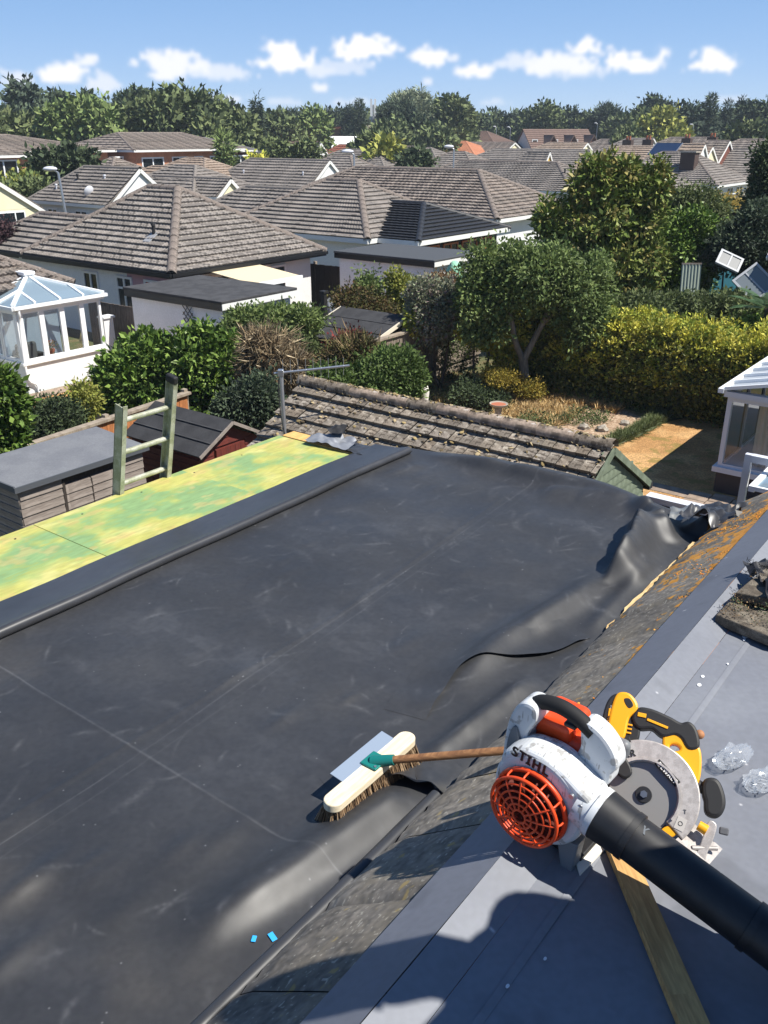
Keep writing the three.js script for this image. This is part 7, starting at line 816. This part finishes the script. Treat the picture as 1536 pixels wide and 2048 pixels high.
// ---------- battery circular saw, lying on its motor side ----------
{
  const c = V(.601, 4.795, -1.6076), toCam = V(0, EYE, 0).sub(c).normalize(), zax = toCam.clone().add(V(0, .12, 0)).normalize(), xax = V(0, 1, 0).cross(toCam).normalize(); xax.addScaledVector(zax, -xax.dot(zax)).normalize(); const yax = V().crossVectors(zax, xax), t = thing('circular_saw', 'yellow and black battery circular saw lying on its side on the grey roof', 'circular saw', c, 0); t.quaternion.setFromRotationMatrix(new THREE.Matrix4().makeBasis(xax, yax, zax));
  const k = 2.034 / FOC / 2.415, Z = (x, y) => [(x - 935) * k, -(y - 515) * k], yellow = M('#e8a412', .45), black = M('#19191b', .6), silver = MT(mottled([186, 180, 176], [168, 162, 158], .08, 128, 411, .05), .42, { metalness: .3 }), steel = M('#a8a6a4', .28, { metalness: .9 });
  const O = (pts, z, d, mat, name, bev = .004, parent = t) => mesh(name, extr(smoothShape(pts.map(p => Z(...p))), d, bev).translate(0, 0, z), mat, parent);
  const bl = new THREE.Shape(); for (let i = 0; i < 48; i++) { const a = i / 48 * 6.283, r = (i % 2 ? .0795 : .077); bl[i ? 'lineTo' : 'moveTo'](Math.cos(a) * r, Math.sin(a) * r); } mesh('blade', extr(bl, .0015, 0).translate(0, 0, .002), M('#8f8d8b', .4, { metalness: .4 }), t);
  const flange = mesh('blade_flange', new THREE.CylinderGeometry(.0175, .019, .008, 28).rotateX(Math.PI / 2).translate(0, 0, .007), M('#3a3a3c', .4, { metalness: .6 }), t); mesh('blade_bolt', new THREE.CylinderGeometry(.0085, .0085, .008, 6).rotateX(Math.PI / 2).translate(0, 0, .014), steel, flange);
  const gs = new THREE.Shape(); const a0 = 2.42, a1 = -.66; gs.absarc(0, 0, .12, a0, a1, true); gs.absarc(0, 0, .0765, a1, a0, false); const g1 = boxUV(new THREE.ExtrudeGeometry(gs, { depth: .026, bevelEnabled: true, bevelSize: .003, bevelThickness: .003, bevelSegments: 2, curveSegments: 40 })); const rg = new THREE.Shape(); rg.absarc(0, 0, .081, a0 - .15, a1 + .1, true); rg.absarc(0, 0, .0765, a1 + .1, a0 - .15, false); mesh('upper_guard', join([g1.translate(0, 0, -.012), extr(rg, .006, 0).translate(0, 0, .017)]), silver, t);
  const lw = new THREE.Shape(); lw.absarc(0, 0, .082, 2.5, 5.5, false); lw.absarc(0, 0, .05, 5.5, 2.5, true); mesh('lower_guard', extr(lw, .016, .002).translate(0, 0, -.02), M('#4a4846', .45, { metalness: .5 }), t); mesh('guard_slot', at(rbox(.012, .05, .003, .001), ...Z(790, 300), .0185, 0, 0, -1.05), black, t);
  const pl = mesh('name_plate', at(rbox(.066, .017, .003, .002), ...Z(1027, 393), .0175, 0, 0, -.66), black, t); mesh('brand_lettering', at(text('DEWALT', .0105, .0012), ...Z(1027, 393), .0192, 0, 0, -.66), M('#d8d6d2', .5), pl); mesh('series_lettering', at(text('XR', .016, .0012), ...Z(842, 343), .0178, 0, 0, .42), black, t); const sq = mesh('warning_label', at(rbox(.021, .028, .001, .0004), ...Z(1115, 610), .0178, 0, 0, -.25), M('#b4b0ac', .5), t); mesh('warning_symbol', at(new THREE.TorusGeometry(.0045, .0009, 6, 20), ...Z(1115, 608), .0184), M('#4c4c4e', .6), sq); mesh('arrow_mark', at(text('T', .009, .0006), ...Z(1128, 550), .0178, 0, 0, .1), M('#4c4c4e', .6), t);
  const mg = rbox(.1, .1, .09, .035, .01, .0, -.06, 4); mesh('motor', mg, black, t); mesh('motor_cap', new THREE.CylinderGeometry(.04, .044, .03, 28).rotateX(Math.PI / 2).translate(.015, .0, -.1), yellow, t); O([[770, 390], [800, 360], [860, 430], [840, 455], [800, 440]], .012, .012, black, 'guard_lever'); mesh('lever_screw', new THREE.CylinderGeometry(.009, .009, .008, 14).rotateX(Math.PI / 2).translate(...Z(850, 435), .02), steel, t);
  O([[838, 160], [858, 118], [905, 112], [1000, 132], [1060, 150], [1095, 138], [1122, 160], [1142, 235], [1112, 246], [1075, 205], [1040, 192], [985, 212], [930, 186], [866, 196]], -.035, .034, black, 'grip', .006);
  const hd = smoothShape([[1000, 205], [1055, 195], [1108, 248], [1145, 240], [1167, 330], [1158, 405], [1118, 388], [1085, 330], [1030, 310], [1000, 262]].map(p => Z(...p))), hole = new THREE.Path(); hole.absellipse(...Z(1046, 262), .017, .013, 0, 6.283, false); hd.holes.push(hole); mesh('handle', extr(hd, .032, .005).translate(0, 0, -.036), yellow, t); mesh('grip_stripe', at(rbox(.05, .006, .002, .001), ...Z(950, 168), .0065, 0, 0, -.2), yellow, t); mesh('grip_stripe', at(rbox(.02, .01, .002, .001), ...Z(872, 142), .0065), yellow, t); O([[1015, 292], [1040, 285], [1080, 318], [1060, 325]], -.02, .012, yellow, 'trigger', .003);
  const bt = O([[735, 110], [752, 62], [795, 58], [838, 108], [806, 165], [792, 275], [742, 292]], -.05, .052, yellow, 'battery', .005); O([[700, 130], [722, 78], [748, 66], [738, 130], [736, 280], [704, 288]], -.052, .05, black, 'battery_side', .004, bt); mesh('battery_label', at(rbox(.009, .062, .001, .0004), ...Z(722, 205), .0035, 0, 0, .02), yellow, bt); mesh('battery_lettering', at(text('DEWALT', .0065, .0008), ...Z(722, 215), .0048, 0, 0, -1.55), black, bt); mesh('battery_lettering', at(text('5.0', .0065, .0008), ...Z(720, 272), .0022, 0, 0, -1.55), M('#c8c8c4', .5), bt); mesh('battery_lettering', at(text('XR', .0065, .0008), ...Z(724, 135), .0022, 0, 0, -1.55), M('#c8c8c4', .5), bt); O([[778, 82], [800, 76], [822, 105], [806, 120]], .004, .003, black, 'battery_button', .001, bt);
  O([[782, 160], [846, 150], [862, 180], [858, 262], [778, 268]], -.05, .045, black, 'battery_foot', .004); for (let i = 0; i < 3; i++) mesh('foot_rib', at(rbox(.022, .004, .004, .001), ...Z(812, 200 + i * 20), .0005), yellow, t);
  mesh('front_knob', join([rod(V(...Z(1150, 398), -.03), V(...Z(1222, 425), -.03), .013, .013, 14), extr(smoothShape([[1212, 388], [1246, 378], [1278, 425], [1288, 480], [1270, 522], [1238, 520], [1226, 470], [1214, 440]].map(p => Z(...p))), .03, .008).translate(0, 0, -.045)]), black, t);
  const q = (x, y, z) => V(...Z(x, y), z); mesh('base_plate', join([poly([q(1090, 700, .03), q(1238, 790, .03), q(1318, 668, -.035), q(1180, 585, -.035)], .003), poly([q(1090, 700, .03), q(1238, 790, .03), q(1240, 775, .032), q(1092, 685, .032)], .002)]), silver, t); mesh('bevel_bracket', join([extr(smoothShape([[1200, 745], [1215, 690], [1225, 640], [1245, 565], [1268, 575], [1262, 640], [1245, 700], [1235, 755]].map(p => Z(...p))), .008, .002).translate(0, 0, .0), rod(q(1180, 700, .01), q(1290, 675, .0), .005)]), silver, t); mesh('bevel_knob', new THREE.CylinderGeometry(.011, .012, .02, 16).rotateZ(1.2).translate(...Z(1214, 602), .01), yellow, t); mesh('thumb_screw', rbox(.02, .016, .012, .003, ...Z(1312, 590), -.02), M('#55565a', .5), t); O([[1040, 660], [1090, 625], [1110, 640], [1060, 685]], -.01, .02, yellow, 'lower_body', .003);
}
// ---------- a person standing on the grey roof beside the view, whose shadow falls across it ----------
{
  const t = thing('person', 'person in dark work clothes standing on the grey roof beside the tools with arms hanging', 'person', V(1.12, CY + .006, -.92), 0), N = 84, S = 1.95, mc = (bones, name, mat, n = N, c = V(0, .92, 0), sc = S / 2, k = 80) => {
    const m = new MarchingCubes(n, M('#888888'), false, false, 200000); m.isolation = 0; const f = m.field, h = n / 2, p = V(), ab = V(), ap = V(); for (let z = 0; z < n; z++) for (let y = 0; y < n; y++) for (let x = 0; x < n; x++) { p.set((x - h) / h * sc + c.x, (y - h) / h * sc + c.y, (z - h) / h * sc + c.z); let e = 0; for (const [a, b, r0, r1] of bones) { ab.subVectors(b, a); ap.subVectors(p, a); const tt = clamp(ap.dot(ab) / Math.max(1e-9, ab.lengthSq())), d = ap.addScaledVector(ab, -tt).length() - lerp(r0, r1, tt); e += Math.exp(-k * d); } f[x + y * n + z * n * n] = Math.log(e) / k; } m.update(); const g = new THREE.BufferGeometry(), cnt = m.count; const P = new Float32Array(m.positionArray.slice(0, cnt * 3)), Q = new Float32Array(m.normalArray.slice(0, cnt * 3)); for (let i = 0; i < cnt; i++) { P[i * 3] = P[i * 3] * sc + c.x; P[i * 3 + 1] = P[i * 3 + 1] * sc + c.y; P[i * 3 + 2] = P[i * 3 + 2] * sc + c.z; } g.setAttribute('position', new THREE.BufferAttribute(P, 3)); g.setAttribute('normal', new THREE.BufferAttribute(Q, 3)); return boxUV(g); };
  const A = (x, y, z) => V(x, y, -z), hip = A(0, .92, -.02), ch = A(-.02, 1.24, -.04), nk = A(-.06, 1.44, -.03), hd = A(-.17, 1.58, -.05), sN = A(-.12, 1.36, -.2), sF = A(.05, 1.36, .09), elF = A(.09, 1.1, .18), wF = A(.08, .86, .14), elN = A(-.14, 1.1, -.28), wN = A(-.22, .88, -.24), kN = A(-.03, .5, -.13), kF = A(.03, .5, .1), aN = A(.02, .08, -.14), aF = A(.06, .08, .12);
  const body = mesh('body', mc([[hip, ch, .14, .15], [ch, nk, .13, .06], [nk, hd, .055, .08], [hd, A(-.19, 1.65, -.06), .095, .085], [ch, sN, .12, .075], [ch, sF, .12, .075], [sN, elN, .06, .045], [elN, wN, .043, .03], [sF, elF, .06, .045], [elF, wF, .043, .03], [wN, A(-.24, .81, -.24), .03, .028], [wF, A(.06, .79, .13), .03, .028], [A(0, .9, -.09), kN, .085, .06], [kN, aN, .055, .038], [A(0, .9, .08), kF, .085, .06], [kF, aF, .055, .038], [aN, A(-.14, .04, -.16), .04, .035], [aF, A(-.1, .04, .12), .04, .035]], 'body', null), M('#b98a70', .6), t);
  const cl = M('#22262e', .9); mesh('jacket', mc([[A(0, .88, 0), ch, .165, .175], [ch, A(-.05, 1.4, -.03), .14, .075], [ch, sN, .13, .095], [ch, sF, .13, .095], [sN, elN, .078, .062], [elN, A(-.2, .93, -.25), .06, .046], [sF, elF, .078, .062], [elF, A(.085, .92, .15), .06, .046]], 'jacket', null, 70), cl, t); mesh('trousers', mc([[A(0, .92, 0), A(0, .86, 0), .15, .15], [A(0, .88, -.09), kN, .1, .078], [kN, A(.015, .12, -.14), .072, .06], [A(0, .88, .09), kF, .1, .078], [kF, A(.055, .12, .14), .072, .06]], 'trousers', null, 70), M('#2c3038', .9), t);
  mesh('hair', new THREE.SphereGeometry(.108, 24, 16, 0, 6.29, 0, 1.75).scale(1.05, 1.05, 1).rotateZ(.1).translate(-.165, 1.64, .055), M('#2a211b', .8), t); for (const [a, s] of [[aN, A(-.13, .045, -.16)], [aF, A(-.09, .045, .14)]]) mesh('boot', at(rbox(.27, .09, .1, .035, 0, .045, 0, 3), (a.x + s.x) / 2, 0, a.z, 0, 0, 0), M('#3a2c20', .7), t);
  const face = mesh('face', join([new THREE.SphereGeometry(.014, 10, 8).translate(-.275, 1.58, .055), new THREE.SphereGeometry(.018, 10, 8).scale(.6, 1.3, .6).translate(-.17, 1.59, .152), new THREE.SphereGeometry(.018, 10, 8).scale(.6, 1.3, .6).translate(-.17, 1.59, -.042)]), M('#b98a70', .6), t); for (const z of [.02, .09]) mesh('eye', new THREE.SphereGeometry(.009, 10, 8).translate(-.262, 1.612, z), M('#e8e4de', .3), face); mesh('mouth', rbox(.006, .008, .045, .003, -.262, 1.535, .055), M('#8e5148', .6), face);
  const hand = (w, dir, nm) => { const l = [], n = V().crossVectors(dir, V(0, 0, 1)).normalize(); for (let i = 0; i < 4; i++) { const o = w.clone().add(V(0, 0, (i - 1.5) * .019)), L = [.07, .08, .075, .06][i]; l.push(tube([o, o.clone().addScaledVector(dir, L * .55), o.clone().addScaledVector(dir, L).addScaledVector(n, .02)], .0085, 8, 8)); } l.push(tube([w.clone().add(V(0, 0, .03)).addScaledVector(dir, -.03), w.clone().add(V(0, 0, .05)), w.clone().add(V(0, 0, .05)).addScaledVector(dir, .035)], .0095, 8, 8)); mesh('fingers', join(l), M('#b98a70', .6), t); }; hand(A(-.25, .8, -.24), V(-.3, -.95, 0).normalize()); hand(A(.06, .78, .13), V(-.15, -.98, 0).normalize());
}
scene.fog = new THREE.FogExp2('#cfdcea', .0004);
renderer.render(scene, camera);
